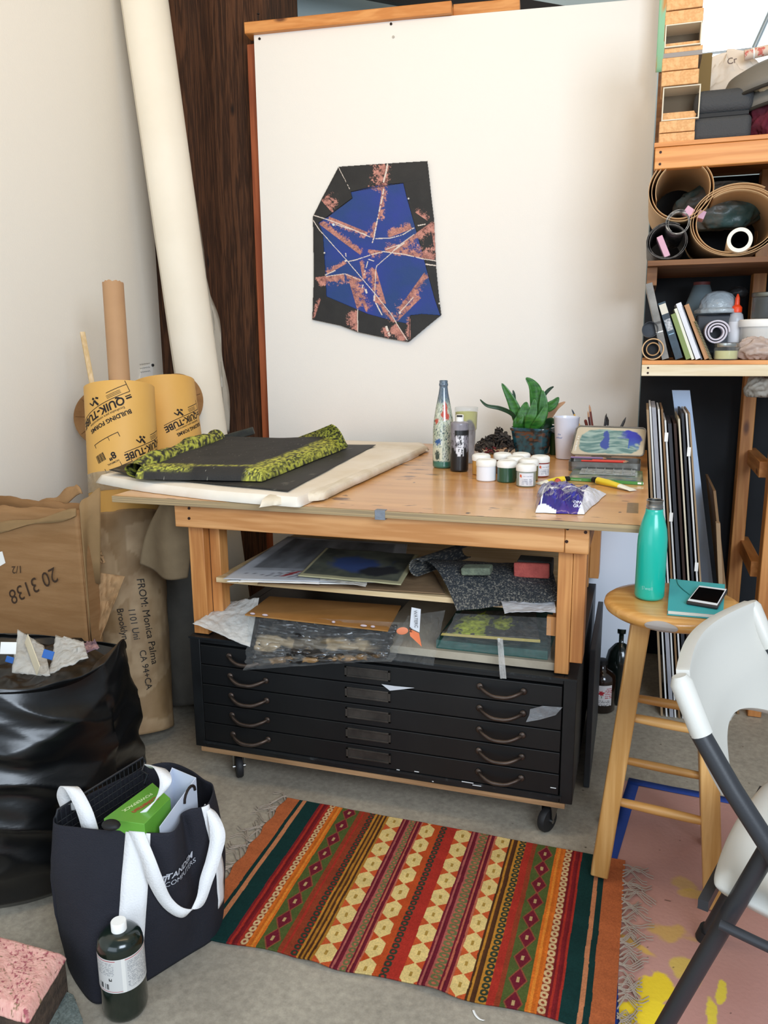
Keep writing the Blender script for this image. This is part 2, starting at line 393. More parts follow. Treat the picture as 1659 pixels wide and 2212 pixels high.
# timber header across the top of the board, second length beyond
def hdr(name, u0, v0, u1, v1, h, off, m=M_shelfx):
    p = aty(u0, v0, 1.5); p = aty(u0, v0, bw(p.x)-off); q = aty(u1, v1, 1.6); q = aty(u1, v1, bw(q.x)-off)
    mb = MB(); mb.bar(p+Vector((0, .05, -h/2)), q+Vector((0, .05, -h/2)), .09, h, up=(0, 0, 1)); return struct(mb, name, m, bevel=.003)
hdr('trim_1', 523, 47, 972, 0, .048, .03)
hdr('trim_2', 976, 8, 1120, -6, .048, -.05)
struct(MB().box(-.475, -.41, 1.535, 1.60, 0, aty(540, 95, 1.535).z), 'trim_3', M_redz, bevel=.003)
struct(MB().box(-.93, -.42, 1.62, 2.02, 0, 3.5), 'trim_4', M_oldz, bevel=.01)
struct(MB().box(-1.0, -.70, 1.38, 1.61, 0, 3.5), 'trim_6', M_oldz)
# far wall with the bright window
M_far = mat('far_wall', '#b9c8c9', .8)
W0 = aty(1478, 0, 2.6).x; W1 = W0+1.5; WZ0 = aty(1560, 172, 2.6).z; WZ1 = 3.35
mb = MB(); mb.box(-.93, W0, 2.6, 2.7, 0, 3.5); mb.box(W1, 4.2, 2.6, 2.7, 0, 3.5); mb.box(W0, W1, 2.6, 2.7, 0, WZ0); mb.box(W0, W1, 2.6, 2.7, WZ1, 3.5)
struct(mb, 'wall_far', M_far, smooth=False)
win = tag(bpy.data.objects.new('window_1', None), kind='structure'); COL.objects.link(win); win.location = (W0, 2.6, WZ0); ORG[win] = Vector(win.location)
MB().box(W0, W1, 2.65, 2.66, WZ0, WZ1).obj('window_pane', mat('bright_pane', '#f4fbff', .4, emit=2.6), win)
mb = MB(); mb.box(W0, W1, 2.63, 2.67, WZ0, WZ0+.03); mb.box(W0, W0+.03, 2.63, 2.67, WZ0, WZ1)
zz = aty(1560, 110, 2.62).z; mb.box(W0, W1, 2.635, 2.65, zz-.006, zz+.006); mb.obj('window_frame', mat('window_frame', '#c3cbd0', .5), win)
p = aty(1628, 105, 2.5); q = aty(1662, 30, 2.5); q2 = p+(q-p)*3
mb = MB(); mb.cyl(p, q2, .013, n=12); mb.obj('conduit', mat('conduit', '#aab4b8', .4, .6), win)
struct(MB().box(-.93, 4.2, -1.2, 2.7, 3.5, 3.56), 'ceiling', mat('ceiling_paint', '#e8e2d4', .8), smooth=False)
# dark slanting rafter beyond the header
p = aty(740, -10, 2.3); q = aty(990, -6, 2.3)
mb = MB(); pa_, pb_ = aty(700, -48, 2.3), aty(1010, 18, 2.3)+Vector((0, 0, .02)); mb.bar(pa_+(pa_-pb_)*1.6, pb_+(pb_-pa_)*.8, .12, .05, up=(0, 1, 0)); struct(mb, 'trim_5', M_bk)
# panel that closes the space behind the bench (seen beside the stool)
struct(MB().box(1.06, 1.362, .985, 1.0, 0, .9), 'wall_inner', mat('inner_panel', '#dfe6f0', .6), smooth=False)
# ================================================================ camera, light
cam = bpy.data.cameras.new('camera'); co = bpy.data.objects.new('camera', cam); COL.objects.link(co)
cam.sensor_fit = 'VERTICAL'; cam.sensor_height = 36; cam.lens = 36*F_PX/2212; cam.clip_start = .05
Rm = Matrix((Vector(CR), Vector(CU), -Vector(CF))).transposed()
co.matrix_world = Matrix.Translation(Vector(CAM)) @ Rm.to_4x4(); SC.camera = co
def area(name, loc, to, sx, sy, power, color):
    l = bpy.data.lights.new(name, 'AREA'); l.shape = 'RECTANGLE'; l.size = sx; l.size_y = sy; l.energy = power; l.color = color
    o = bpy.data.objects.new(name, l); COL.objects.link(o); o.location = loc
    o.rotation_euler = (Vector(to)-Vector(loc)).to_track_quat('-Z', 'Y').to_euler(); return o
area('ceiling_lamp', (.9, -.6, 3.38), (.1, 1.4, 2.6), 2.0, .8, 30, (1, .72, .42))
area('daylight_window', (2.7, -2.9, 2.3), (.4, 1.2, 1.2), 1.8, 1.4, 122, (.76, .87, 1))
area('cool_fill', (.2, -3.3, 1.1), (.5, 1.5, .9), 2.0, 1.4, 22, (.72, .85, 1))  # added low fill light that cools the lower board, no real door
w = bpy.data.worlds.new('world'); SC.world = w; w.use_nodes = True
w.node_tree.nodes['Background'].inputs[0].default_value = (.80, .89, 1, 1); w.node_tree.nodes['Background'].inputs[1].default_value = .44
SC.view_settings.view_transform = 'Standard'; SC.view_settings.look = 'None'; SC.view_settings.gamma = 1; SC.view_settings.use_curve_mapping = False
SC.view_settings.exposure = .08
# ================================================================ work bench standing on the flat file
TZ = .95; TX0, TX1, TY0, TY1 = -.213, 1.375, -.052, 1.47
bench = thing('work_bench', (.46, .6, .497), 'pine framed work bench with a worn plywood top, standing on the black flat file cabinet', 'work table')
def tt_col(U, V):
    X = TX0+(TX1-TX0)*U; Y = TY0+(TY1-TY0)*V
    g = fbm(X*3, Y*26, 3, 5); c = mixc(HX('#bd7f3e'), HX('#d79f5c'), (g-.3)*2.4)
    f = fbm(X*1.3, Y*2.2, 9, 3); c = mixc(c, HX('#e0b077'), (f-.45)*2.2*np.ones_like(U))
    s = fbm(X*14, Y*60, 21, 3); s2 = fbm(X*3.3+5, Y*4, 27, 2); c = mixc(c, HX('#6c4524'), ((s-.70)*22)*(s2 > .42))
    d = (np.abs(X-1.333) < .016)&(np.abs(Y-.17) < .075); c[d] = HX('#8a7048')*(.7+.5*vn(X*200, Y*300, 4)[d])[:, None]
    d = (np.abs(X-1.33) < .03)&(np.abs(Y-.50) < .008); c[d] = HX('#efe0cc')
    for (cx, cy, r) in [(.905, -.02, .006), (1.12, .15, .004), (.63, .42, .004), (.95, .60, .005), (1.30, .10, .004)]:
        c[(np.hypot((X-cx), (Y-cy)*.6) < r)] = HX('#5b3a1e')
    return c
MB().box(TX0, TX1, TY0, TY1, TZ-.0205, TZ-.0008).obj('tabletop', mat('ply_edge', '#b49a70', .6, c2='#8d7a5c', scale=3, stretch=(.5, .5, 120), lo=.42, hi=.58), bench, bevel=.001)
tt = bpy.data.objects['tabletop']
sheet('top_veneer', 620, 520, lambda U, V: (TX0+.001+(TX1-TX0-.002)*U, TY0+.001+(TY1-TY0-.002)*V, TZ+0*U), cmat('veneer', .3, .03, 80, coat=.25), tt, tt_col)
# duct tape over the edge
mb = MB(); mb.box(.648, .678, TY0-.0015, TY0+.02, TZ-.026, TZ+.0012); mb.obj('duct_tape', mat('duct_tape', '#7c8188', .35, .2, bump=.2, bscale=60), bench, bevel=.0006)
# aprons
mb = MB(); mb.box(-.012, 1.165, -.022, .016, .857, .929); mb.obj('front_apron', M_pine, bench, bevel=.003)
mb = MB(); mb.box(1.166, 1.228, -.023, .016, .856, .929); mb.obj('apron_end', M_pine, bench, bevel=.003)
MB().box(1.19, 1.228, .017, 1.0, .857, .929).obj('side_apron', M_piney, bench, bevel=.003)
MB().box(-.012, .026, .017, 1.0, .857, .929).obj('side_apron', M_piney, bench, bevel=.003)
MB().box(.0, 1.2, .962, 1.0, .857, .929).obj('back_apron', M_pine, bench, bevel=.003)
M_scr = mat('screw_head', '#352018', .4, .6)
for (u, v) in [(408, 1098), (408, 1120), (1226, 1142), (1224, 1170), (1265, 1150)]:
    p = aty(u, v, -.024); MB().cyl(p, p+Vector((0, .006, 0)), .0045, n=10).obj('screw', M_scr, bench)
# legs: each is a pair of boards
for (x0, x1, x2, y0, y1) in [(.008, .06, .096, .018, .105), (1.147, 1.186, 1.222, .018, .105), (.008, .06, .096, .87, .96), (1.147, 1.186, 1.222, .87, .96)]:
    right = x0 > .5
    mb = MB(); mb.box(x0, x1, y0, y1-.05, .4985, .856) if not right else mb.box(x0, x1, y0, y1-.05, .4985, .856)
    mb.box(x1+.001, x2, y0+(.0 if right else .035), y1, .4985 if not right else .535, .856)
    mb.obj('leg', M_pinez, bench, bevel=.002)
for x0 in (.06, 1.13):                                  # ledgers that carry the shelf
    MB().box(x0, x0+.036, .106, .86, .635, .672).obj('ledger', M_piney, bench, bevel=.002)
MB().box(1.12, 1.146, .04, .06, .60, .655).obj('shelf_cleat', M_pinez, bench)
MB().box(.09, 1.146, .03, .93, .672, .688).obj('middle_shelf', wood('mid_shelf', '#d9c096', '#c6a877', 'x', .6, knots=False), bench, bevel=.001)
MB().box(.60, 1.146, .035, .93, .4985, .522).obj('lower_shelf', mat('grey_ply', '#b9ad97', .7, c2='#a39682'), bench, bevel=.001)
# ================================================================ flat file cabinet on a caster dolly
ZB, ZT, CW = .113, .495, 1.212
cab = thing('flat_file_cabinet', (.6, .47, 0), 'low black metal flat file cabinet with five shallow drawers on casters under the bench', 'cabinet')
mb = MB(); mb.box(0, .036, 0, .94, ZB, ZT); mb.box(CW-.036, CW, 0, .94, ZB, ZT); mb.box(.036, CW-.036, 0, .94, ZT-.02, ZT); mb.box(.036, CW-.036, 0, .94, ZB, ZB+.02); mb.box(.036, CW-.036, .03, .94, ZB+.02, ZT-.02)
mb.obj('carcass', M_black, cab, bevel=.002)
mb = MB(); mb.box(.0, CW, -.006, .0, ZT-.006, ZT+.001); mb.box(.03, CW-.03, -.005, 0, ZB+.016, ZB+.024); mb.obj('trim_lip', mat('worn_black', '#26292b', .35, .3, c2='#5a6165', scale=30, lo=.6, hi=.8), cab)
MB().box(.02, CW-.02, .0, .93, ZB-.016, ZB-.001).obj('dolly_board', wood('dolly_wood', '#b18a62', '#94704b', 'x', .7, knots=False), cab)
M_pull = mat('aged_bronze', '#5c5048', .42, .75, c2='#463c36', scale=20, bump=.1)
M_hold = mat('label_frame', '#55504a', .45, .6, c2='#403c38', scale=20)
dz = (ZT-.022-ZB-.026)/5
M_drw = mat('drawer_black', '#101112', .45, c2='#151617', scale=6, bump=.04, bscale=10)
for k in range(5):
    z0 = ZB+.026+k*dz; z1 = z0+dz-.0035
    d = MB().box(.039, CW-.039, -.003, .03, z0, z1).obj('drawer', M_drw, cab, bevel=.0015)
    for cx in (.205, 1.005):
        zc = z0+dz*.47; w = .062
        pts = spline([(cx-w, -.006, zc+.006), (cx-w*.8, -.020, zc+.002), (cx-w*.4, -.031, zc-.006), (cx, -.033, zc-.008), (cx+w*.4, -.031, zc-.006), (cx+w*.8, -.020, zc+.002), (cx+w, -.006, zc+.006)], 4)
        h = MB(); h.tube(pts, [.0050+.0012*math.sin(PI*i/(len(pts)-1)) for i in range(len(pts))], 10)
        for s in (-1, 1):
            h.ell((cx+s*w, -.006, zc+.006), (.0105, .006, .0105), 14, 8)
        h.obj('drawer_pull', M_pull, d)
    cx, zc = .603, z0+dz*.52; hw, hh = .072, .0165
    h = MB(); h.box(cx-hw, cx+hw, -.0075, -.003, zc+hh-.005, zc+hh); h.box(cx-hw, cx+hw, -.0075, -.003, zc-hh, zc-hh+.005)
    h.box(cx-hw, cx-hw+.007, -.0075, -.003, zc-hh, zc+hh); h.box(cx+hw-.007, cx+hw, -.0075, -.003, zc-hh, zc+hh); h.box(cx-hw, cx+hw, -.0042, -.0031, zc-hh, zc+hh)
    h.obj('label_holder', M_hold, d, bevel=.0008)
# scratches of bare metal along the bottom lip, scraps of tape
for (u, v, w) in [(900, 1667, 9), (935, 1688, 3), (1010, 1690, 22), (1030, 1697, 16), (780, 1640, 7), (860, 1663, 6), (1195, 1702, 10)]:
    p = aty(u, v, -.0065); MB().box(p.x-w*.0008, p.x+w*.0008, -.0068, -.006, p.z-.0012, p.z+.0012).obj('paint_chip', mat('chip', '#d9dcdc', .6), cab)
def flake(name, pts, m, y=-.009, th=.0008, parent=cab):
    P = [aty(u, v, y) for u, v in pts]; q = MB(); n = len(P); o = Vector((0, th, 0)); q.add(P+[p+o for p in P], [tuple(range(n)), tuple(range(2*n-1, n-1, -1))]+[(i, (i+1) % n, n+(i+1) % n, n+i) for i in range(n)]); return q.obj(name, m, parent, smooth=False)
flake('paper_scrap', [(824, 1478), (852, 1482), (895, 1486), (862, 1490), (842, 1492)], mat('scrap', '#c9ccd0', .5))
flake('tape_scrap', [(1145, 1532), (1172, 1525), (1215, 1528), (1200, 1545), (1165, 1555), (1136, 1560), (1143, 1545)], film('tape_film', '#b8bcc0', .35))
M_rub = mat('rubber', '#1b1b1d', .6)
for (x, y, a) in [(.12, .06, .6), (CW-.06, .05, -.5), (.12, .85, .3), (CW-.08, .85, .2)]:
    fwd = Vector((math.sin(a), -math.cos(a), 0)); sd = Vector((math.cos(a), math.sin(a), 0)); c = Vector((x, y, .0375))+fwd*.022
    f = MB(); f.box(x-.028, x+.028, y-.028, y+.028, ZB-.021, ZB-.0165)
    for s in (-1, 1):
        A = Vector((x, y, .09))-fwd*.014+sd*s*.018; B = Vector((x, y, .09))+fwd*.03+sd*s*.018; Cc = c+sd*s*.018+Vector((0, 0, -.01))
        o = sd*.0015; f.add([A-o, B-o, Cc-o, A+o, B+o, Cc+o], [(0, 1, 2), (5, 4, 3), (0, 3, 4, 1), (1, 4, 5, 2), (2, 5, 3, 0)])
    f.cyl(c-sd*.021, c+sd*.021, .006, n=10)
    fk = f.obj('caster_fork', M_steel, cab)
    q = MB(); R = frame(sd); q.lathe([(.006, -.012), (.026, -.012), (.034, -.011), (.0375, -.006), (.0375, .006), (.034, .011), (.026, .012), (.006, .012)], c, 28, R, cap=False); q.obj('wheel', M_rub, fk)
tag(MB().box(1.228, 1.246, .30, .80, 0.001, .47).obj('grey_board', mat('dark_panel', '#3a3e42', .5, c2='#2c2f33', scale=5), smooth=False, bevel=.002), 'dark grey panel standing on edge against the right side of the flat file cabinet', 'panel')
# ================================================================ kilim
RX0, RX1 = .342, 1.365
def rug_col(U, V):
    x = RX0+(RX1-RX0)*U; y = V*.58
    x = x + .004*(fbm(V*6, U*4, 5)-.5)
    c = np.zeros(U.shape+(3,)); 
    teal, tan, terra, dred, rb, ora, grn, mar, cream, och, brn, red, pink, gd = [HX(h) for h in ('#123431', '#c17d55', '#b4633a', '#7c1f23', '#8c3b23', '#cf6a22', '#4f5a2b', '#6d1c2a', '#dcc07c', '#b87d2c', '#4b2c17', '#a62f23', '#b5624a', '#2f3a2a')]
    def band(a, b, col): c[(x >= a)&(x < b)] = col
    def stripes(a, b, cols, n):
        m = (x >= a)&(x < b); k = np.floor((x-a)/(b-a)*n).astype(int) % len(cols); c[m] = np.array(cols)[k[m]]
    def dash(a, b, bg, fg, per=.021, ph=0):
        band(a, b, bg); m = (x >= a)&(x < b); t = ((y+ph)/per) % 1; w = (x-(a+b)/2)/((b-a)/2)
        ring = (np.abs(np.hypot(w*.8, (t-.5)*2*.95)-.62) < .27); c[m&ring] = fg
    def diamonds(a, b, bg, fg, mid, per=.066, leaf=False, ph=0):
        band(a, b, bg); m = (x >= a)&(x < b); t = np.abs(((y+ph)/per) % 1-.5)*2; w = np.abs((x-(a+b)/2)/((b-a)/2))
        if leaf: d = (w*.95+.0 < np.minimum(1, (1-t)*1.9+.05)); 
        else: d = w*1.35+t*.95 < .98
        c[m&d] = fg; s = (np.abs((x-(a+b)/2)) < .0035)&(t < .22); c[m&s] = mid
        if not leaf: e = (np.abs(w*1.35+t*.95-1.0) < .09); c[m&e] = HX('#8a4a32')
    band(0, .388, terra); band(.388, .399, teal); band(.399, .412, tan); band(.412, .458, teal)
    stripes(.458, .492, [dred, red, dred*.7], 5); dash(.492, .508, rb, HX('#cfae7e')); stripes(.508, .533, [ora, ora*.8, HX('#d9822e')], 4)
    diamonds(.533, .588, grn, mar, HX('#b99a68')); band(.588, .622, rb); c[(x >= .600)&(x < .606)] = red
    dash(.622, .640, red*.8, gd, .019); stripes(.640, .683, [och, brn, och*.8, brn*1.2], 7)
    diamonds(.683, .727, HX('#c2552b'), cream, HX('#a8853c'), .066, True); stripes(.727, .752, [mar, HX('#a65a50'), mar*.8], 5); dash(.752, .768, pink, HX('#6a6a42'), .019, .005)
    stripes(.768, .790, [mar, pink, mar*.8], 5); diamonds(.790, .830, HX('#b8481f'), cream, HX('#a8853c'), .066, True, .02)
    band(.830, .846, HX('#b54a20')); band(.846, .852, red); dash(.846, .864, red, gd, .019, .01); band(.864, .893, red)
    diamonds(.893, .937, HX('#bf4f28'), cream, HX('#a8853c'), .066, True, .01); stripes(.937, .962, [mar, HX('#a65a50'), mar*.8], 5); dash(.962, .986, pink, HX('#6a6a42'), .019)
    stripes(.986, 1.010, [mar, pink, mar*.8], 5); diamonds(1.010, 1.048, HX('#c2552b'), cream, HX('#a8853c'), .066, True)
    stripes(1.048, 1.076, [brn, och, brn*1.2], 5); dash(1.076, 1.094, och, gd, .019); band(1.094, 1.124, red); c[(x >= 1.112)&(x < 1.124)] = rb
    diamonds(1.124, 1.178, grn, mar, HX('#b99a68'), .066, False, .02); stripes(1.178, 1.204, [ora, HX('#d9822e'), ora*.85], 4); dash(1.204, 1.222, rb, HX('#cfae7e'))
    stripes(1.222, 1.250, [dred*.8, red, dred], 5); band(1.250, 1.288, teal); band(1.288, 1.299, tan); band(1.299, 1.313, teal); band(1.313, 9, terra)
    wv = .80+.20*np.abs(np.sin(y*PI/.0042))
    n = .82+.36*vn(x*420, y*420, 3); n2 = .85+.3*fbm(x*8, y*50, 8)
    return c*(n*n2*wv)[..., None]
def rug_pos(U, V):
    # V: 0 near edge -> 1 far edge
    yn = -.655-.012*np.sin(U*PI*1.0)*0-.006*np.sin(U*21); yf = -.045-.016*U-.055*np.clip((U-.9)*10, 0, 1)*0
    y = yn+(yf-yn)*V
    x = RX0+(RX1-RX0)*U + (1-V)*(.008-.018*U)+.006*np.sin(V*7+U*3)*0
    x = x+np.where(U < .02, .004*np.sin(V*40), 0)
    z = .006+.004*fbm(U*9, V*5, 2)+.012*np.exp(-((U-.62)/.05)**2)*np.exp(-(V/.12)**2)+.010*np.exp(-((U-.34)/.04)**2)*np.exp(-(V/.1)**2)
    return x, y, z
rug = thing('striped_rug', (.85, -.35, 0), 'woven wool kilim rug with orange green red and cream stripes on the concrete floor', 'rug')
sheet('woven_field', 900, 420, rug_pos, cmat('wool', .95, .35, 700, spec=.15), rug, rug_col, solid=.004, smooth=True)
M_fr = mat('fringe', '#a89a8c', .9)
random.seed(3)
mb = MB()
for side in (0, 1):
    n = 46 if side else 26
    for k in range(n):
        if side: y = -.64+k*(.56/n)+random.uniform(-.004, .004); x = RX1-.006; d = 1; z = .009
        else: y = -.42+k*(.40/n)+random.uniform(-.004, .004); x = RX0+.004; d = -1; z = .006
        L_ = random.uniform(.03, .085); a = random.uniform(-.75, .75); pts = []
        for j in range(6):
            t = j/5; pts.append((x+d*L_*t*math.cos(a), y+L_*t*math.sin(a)+.012*math.sin(t*6+k), z-.004*t+.004*math.sin(t*3)))
        for q in range(2):
            mb.tube([(p[0], p[1]+.0018*q+.002*q*j, p[2]) for j, p in enumerate(pts)], .0012, 5)
tag(mb.obj('fringe', M_fr, rug), kind='stuff')
# ================================================================ painted floor cloth with blue tape border
CX0, CY1 = 1.335, .375
def cloth_col(U, V):
    x = 1.335+1.3*U; y = -1.5+1.88*V
    c = mixc(HX('#c3958a'), HX('#b58478'), fbm(x*5, y*5, 1)*1.2-.1)
    def blob(cx, cy, rx, ry, a, s, thr=.5, col='#e6c52c', str_=1):
        nonlocal c
        dx = x-cx; dy = y-cy; ca, sa = math.cos(a), math.sin(a); u = (dx*ca+dy*sa)/rx; v = (-dx*sa+dy*ca)/ry
        m = np.clip((1-np.hypot(u, v)+(fbm(x*30+s, y*30, s)-.5)*1.1)*8*str_, 0, 1)*(1 if str_ >= 1 else .7)
        c = mixc(c, HX(col)*np.ones_like(c), m)
    for (u, v, rx, ry, a, s, col, st) in [(1450, 2010, .05, .035, .3, 1, '#cfa94a', .4), (1365, 2035, .05, .012, -.5, 2, '#dcb53f', .5), (1420, 2130, .055, .035, .9, 3, '#e9ca2a', 1), (1385, 2190, .07, .035, .5, 4, '#f0d22a', 1), (1480, 2090, .03, .05, .2, 5, '#d9be3e', .6), (1555, 2130, .012, .045, -.1, 6, '#dcc440', 1), (1535, 2180, .014, .05, -.1, 7, '#dcc440', 1), (1475, 1905, .03, .03, .4, 8, '#c9a35a', .35), (1500, 1925, .04, .02, .2, 9, '#cfa94a', .5)]:
        p = atz(u, v, 0); blob(p.x, p.y, rx, ry, a, s, col=col, str_=st)
    f = (vn(x*90, y*90, 12) > .985); c[f] = HX('#5a3c34')
    return c
cl = thing('floor_cloth', (1.9, -.5, 0), 'pink painted floor cloth with yellow smears under the stool and chair', 'cloth')
sheet('painted_cloth', 420, 560, lambda U, V: (1.335+1.3*U, -1.5+1.88*V-.10*U, .0016+.0012*fbm(U*8, V*8, 4)), cmat('cloth_paint', .7, .25, 90), cl, cloth_col, solid=.001)
M_tape = mat('blue_tape', '#1c3f8f', .6, bump=.1, bscale=50)
def strip(name, p, q, w, z, m, parent):
    p = Vector((p[0], p[1], z)); q = Vector((q[0], q[1], z)); d = (q-p).normalized(); s = Vector((-d.y, d.x, 0))*w/2
    pts = [p+(q-p)*t/24 for t in range(25)]; mb = MB(); mb.ribbon([a+Vector((0, 0, .0006*math.sin(i*1.7))) for i, a in enumerate(pts)], s*2); return mb.obj(name, m, parent, solid=.0006)
strip('masking_tape', (1.385, .395), (1.315, -.13), .036, .0042, M_tape, cl)
strip('masking_tape', (1.315, -.12), (1.355, -.75), .036, .0042, M_tape, cl)
strip('masking_tape', (1.37, .375), (2.4, .275), .036, .0050, M_tape, cl)
# ================================================================ stool
stool = thing('bar_stool', (1.445, -.03, 0), 'round topped light wooden bar stool with a grey tape patch on its rim', 'stool')
M_st = wood('stool_wood', '#d3a566', '#bb8a4a', 'z', .42, knots=False, coat=.2)
M_stx = wood('stool_rung', '#d6a663', '#bd8846', 'x', .42, knots=False, coat=.2)
M_seat = wood('seat_wood', '#dca862', '#c68e48', 'x', .3, knots=False, coat=.5)
SCx, SCy = 1.441, -.082
SZ = .772
prof = [(r, z+SZ-.7515) for r, z in [(.001, .713), (.125, .713), (.150, .716), (.162, .724), (.166, .733), (.164, .742), (.155, .7485), (.14, .7505), (.001, .7515)]]
MB().lathe(prof, (SCx, SCy, 0), 56).obj('seat', M_seat, stool, ang=60)
seat = bpy.data.objects['seat']
# grey tape patch on the near rim
def patch(U, V):
    a = -PI/2-.42+.46*U; w = np.sin(np.clip(U, 0, 1)*PI)**.5
    t = .5+(V-.5)*w; r = .1672-.004*(t-.5)**2*0; z = .7165+.029*t; z = z+SZ-.7515
    rr = np.interp(z-SZ+.7515, [.713, .716, .724, .733, .742, .7485], [.14, .152, .1635, .1672, .1655, .157])+.0006
    return SCx+rr*np.cos(a), SCy+rr*np.sin(a), z
sheet('tape_patch', 40, 14, patch, mat('grey_tape', '#a39a92', .5), seat)
feet = {'FL': (1.298, -.150), 'BL': (1.310, .125), 'FR': (1.580, -.178), 'BR': (1.592, .10)}
tops = {'FL': (1.368, -.148), 'BL': (1.370, -.02), 'FR': (1.514, -.150), 'BR': (1.516, -.022)}
def legp(k, z): t = z/(SZ-.0385); a, b = feet[k], tops[k]; return Vector((a[0]+(b[0]-a[0])*t, a[1]+(b[1]-a[1])*t, z))
for k in feet:
    mb = MB(); mb.bar(legp(k, .019 if k in ('FL',) else .004), legp(k, SZ-.038), .045, .045, up=(0, 1, 0)); o = mb.obj('leg', M_st, stool, bevel=.004)
for a, b, z, z2 in [('FL', 'FR', .475, .465), ('FL', 'FR', .237, .228), ('BL', 'BR', .447, .437), ('BL', 'BR', .235, .225), ('FL', 'BL', .40, .40), ('FL', 'BL', .185, .185), ('FR', 'BR', .40, .40), ('FR', 'BR', .185, .185)]:
    p = legp(a, z); q = legp(b, z2); MB().tube([p, p+(q-p)*.2, p+(q-p)*.5, p+(q-p)*.8, q], [.010, .0115, .0125, .0115, .010], 14).obj('rung', M_stx, stool)
# bottle, notebook, phone on the seat
c = atz(1402, 1291, SZ+.0003)
wb = thing('water_bottle', c, 'teal metal water bottle with a steel neck and no cap, standing on the stool', 'bottle')
prof = [(.001, 0), (.028, 0), (.0335, .003), (.0358, .009), (.0358, .135), (.0352, .155), (.0325, .178), (.027, .200), (.0225, .214), (.0208, .222), (.0208, .2275), (.0198, .2285)]
MB().lathe(prof, c, 48, cap=False).obj('bottle_body', mat('teal_enamel', '#12a993', .32, coat=.4), wb, ang=70)
MB().lathe([(.0192, .2275), (.0192, .232), (.0200, .233), (.0200, .236), (.0190, .237), (.0190, .246), (.0200, .248), (.0200, .2505), (.0182, .2515), (.0172, .2505), (.0172, .23)], c, 40, cap=False).obj('steel_neck', M_steel, wb)
def cylplace(c, r, phi0, z0, rot=0):
    cr, sr = math.cos(rot), math.sin(rot)
    def f(x, y):
        X, Y = x*cr-y*sr, x*sr+y*cr; a = phi0+X/r
        return Vector((c[0]+r*math.cos(a), c[1]+r*math.sin(a), z0+Y))
    return f
camang = lambda c: math.atan2(CAM[1]-c[1], CAM[0]-c[0])
text('lettering', "S'well", .012, mat('silver_print', '#8fcabf', .35, .3), wb, cylplace(c, .0361, camang(c)-.55, c.z+.030), cut=.003)
nb = thing('notebook', (1.50, -.06, 0.7720), 'turquoise notebook with an elastic ribbon lying on the stool seat', 'notebook')
A, B, Cc, D = atz(1442, 1318, 0.7845), atz(1562, 1328, 0.7845), atz(1566, 1262, 0.7845), atz(1447, 1250, 0.7845)
def quadprism(P, z0, z1, grow=0):
    cen = sum((Vector(p) for p in P), Vector())/4; Q = [cen+(Vector(p)-cen)*(1+grow) for p in P]; mb = MB()
    mb.add([(p.x, p.y, z0) for p in Q]+[(p.x, p.y, z1) for p in Q], [(3, 2, 1, 0), (4, 5, 6, 7), (0, 1, 5, 4), (1, 2, 6, 5), (2, 3, 7, 6), (3, 0, 4, 7)]); return mb
quadprism([A, B, Cc, D], 0.7740, 0.7830, -.02).obj('page_block', mat('pages', '#dcd8cc', .8, c2='#c9c4b6', scale=3, stretch=(1, 1, 300)), nb, bevel=.001)
quadprism([A, B, Cc, D], 0.7832, 0.7845).obj('cover', mat('turquoise_cover', '#3ea3a6', .55, bump=.1, bscale=200), nb, bevel=.0005)
quadprism([A, B, Cc, D], 0.7723, 0.7738).obj('back_cover', mat('turquoise_cover', '#3ea3a6', .55), nb)
pts = [atz(u, v, 0.7857) for u, v in [(1462, 1251), (1465, 1262), (1474, 1272), (1484, 1280), (1490, 1285)]]
MB().tube(spline(pts, 5), .0011, 6).obj('ribbon', mat('ribbon_teal', '#23807f', .6), nb)
ph = thing('phone', (1.54, -.05, 0.7845), 'white smartphone in a dark case lying face up on the turquoise notebook', 'phone')
P = [atz(1484, 1297, 0.7950), atz(1550, 1308, 0.7950), atz(1571, 1272, 0.7950), atz(1510, 1264, 0.7950)]
quadprism(P, 0.7851, 0.7943, .035).obj('case', mat('phone_case', '#2b2423', .35), ph, bevel=.003)
quadprism(P, 0.7940, 0.7949, -.03).obj('bezel', mat('phone_white', '#eef0f2', .25), ph, bevel=.0004)
cen = sum(P, Vector())/4; ax = ((P[2]+P[3])-(P[0]+P[1])).normalized()
Q = [cen+(p-cen)*.93 for p in P]; Q = [p-ax*.010*(1 if i in (2, 3) else -1) for i, p in enumerate(Q)]
quadprism(Q, 0.7947, 0.7953, -.03).obj('screen', mat('screen_black', '#060607', .08), ph)
# ================================================================ brown bottles behind
def simple_bottle(name, c, prof, m, label, cat, n=36):
    t = thing(name, c, label, cat); MB().lathe(prof, c, n).obj('glass_body', m, t, ang=70); return t
c = Vector((1.270, .885, 0)); c = atz(1296, 1530, 0)
M_amber = mat('amber_glass', '#1c0f08', .12, coat=.5)
t = simple_bottle('reagent_bottle', c, [(.001, 0), (.050, 0), (.055, .006), (.055, .125), (.052, .145), (.035, .162), (.020, .170), (.018, .190)], M_amber, 'dark brown reagent bottle with a white label on the floor beside the cabinet', 'bottle')
MB().lathe([(.021, .186), (.021, .203), (.017, .205), (.001, .205)], c, 24).obj('cap', M_bk, t)
a0 = camang(c)
def wraplabel(c, r, a, w, z0, z1, m, parent, name='label', col=None, nu=24, nv=24):
    return sheet(name, nu, nv, lambda U, V: (c[0]+r*np.cos(a+(U-.5)*w/r), c[1]+r*np.sin(a+(U-.5)*w/r), c[2]+z0+(z1-z0)*V), m, parent, col)
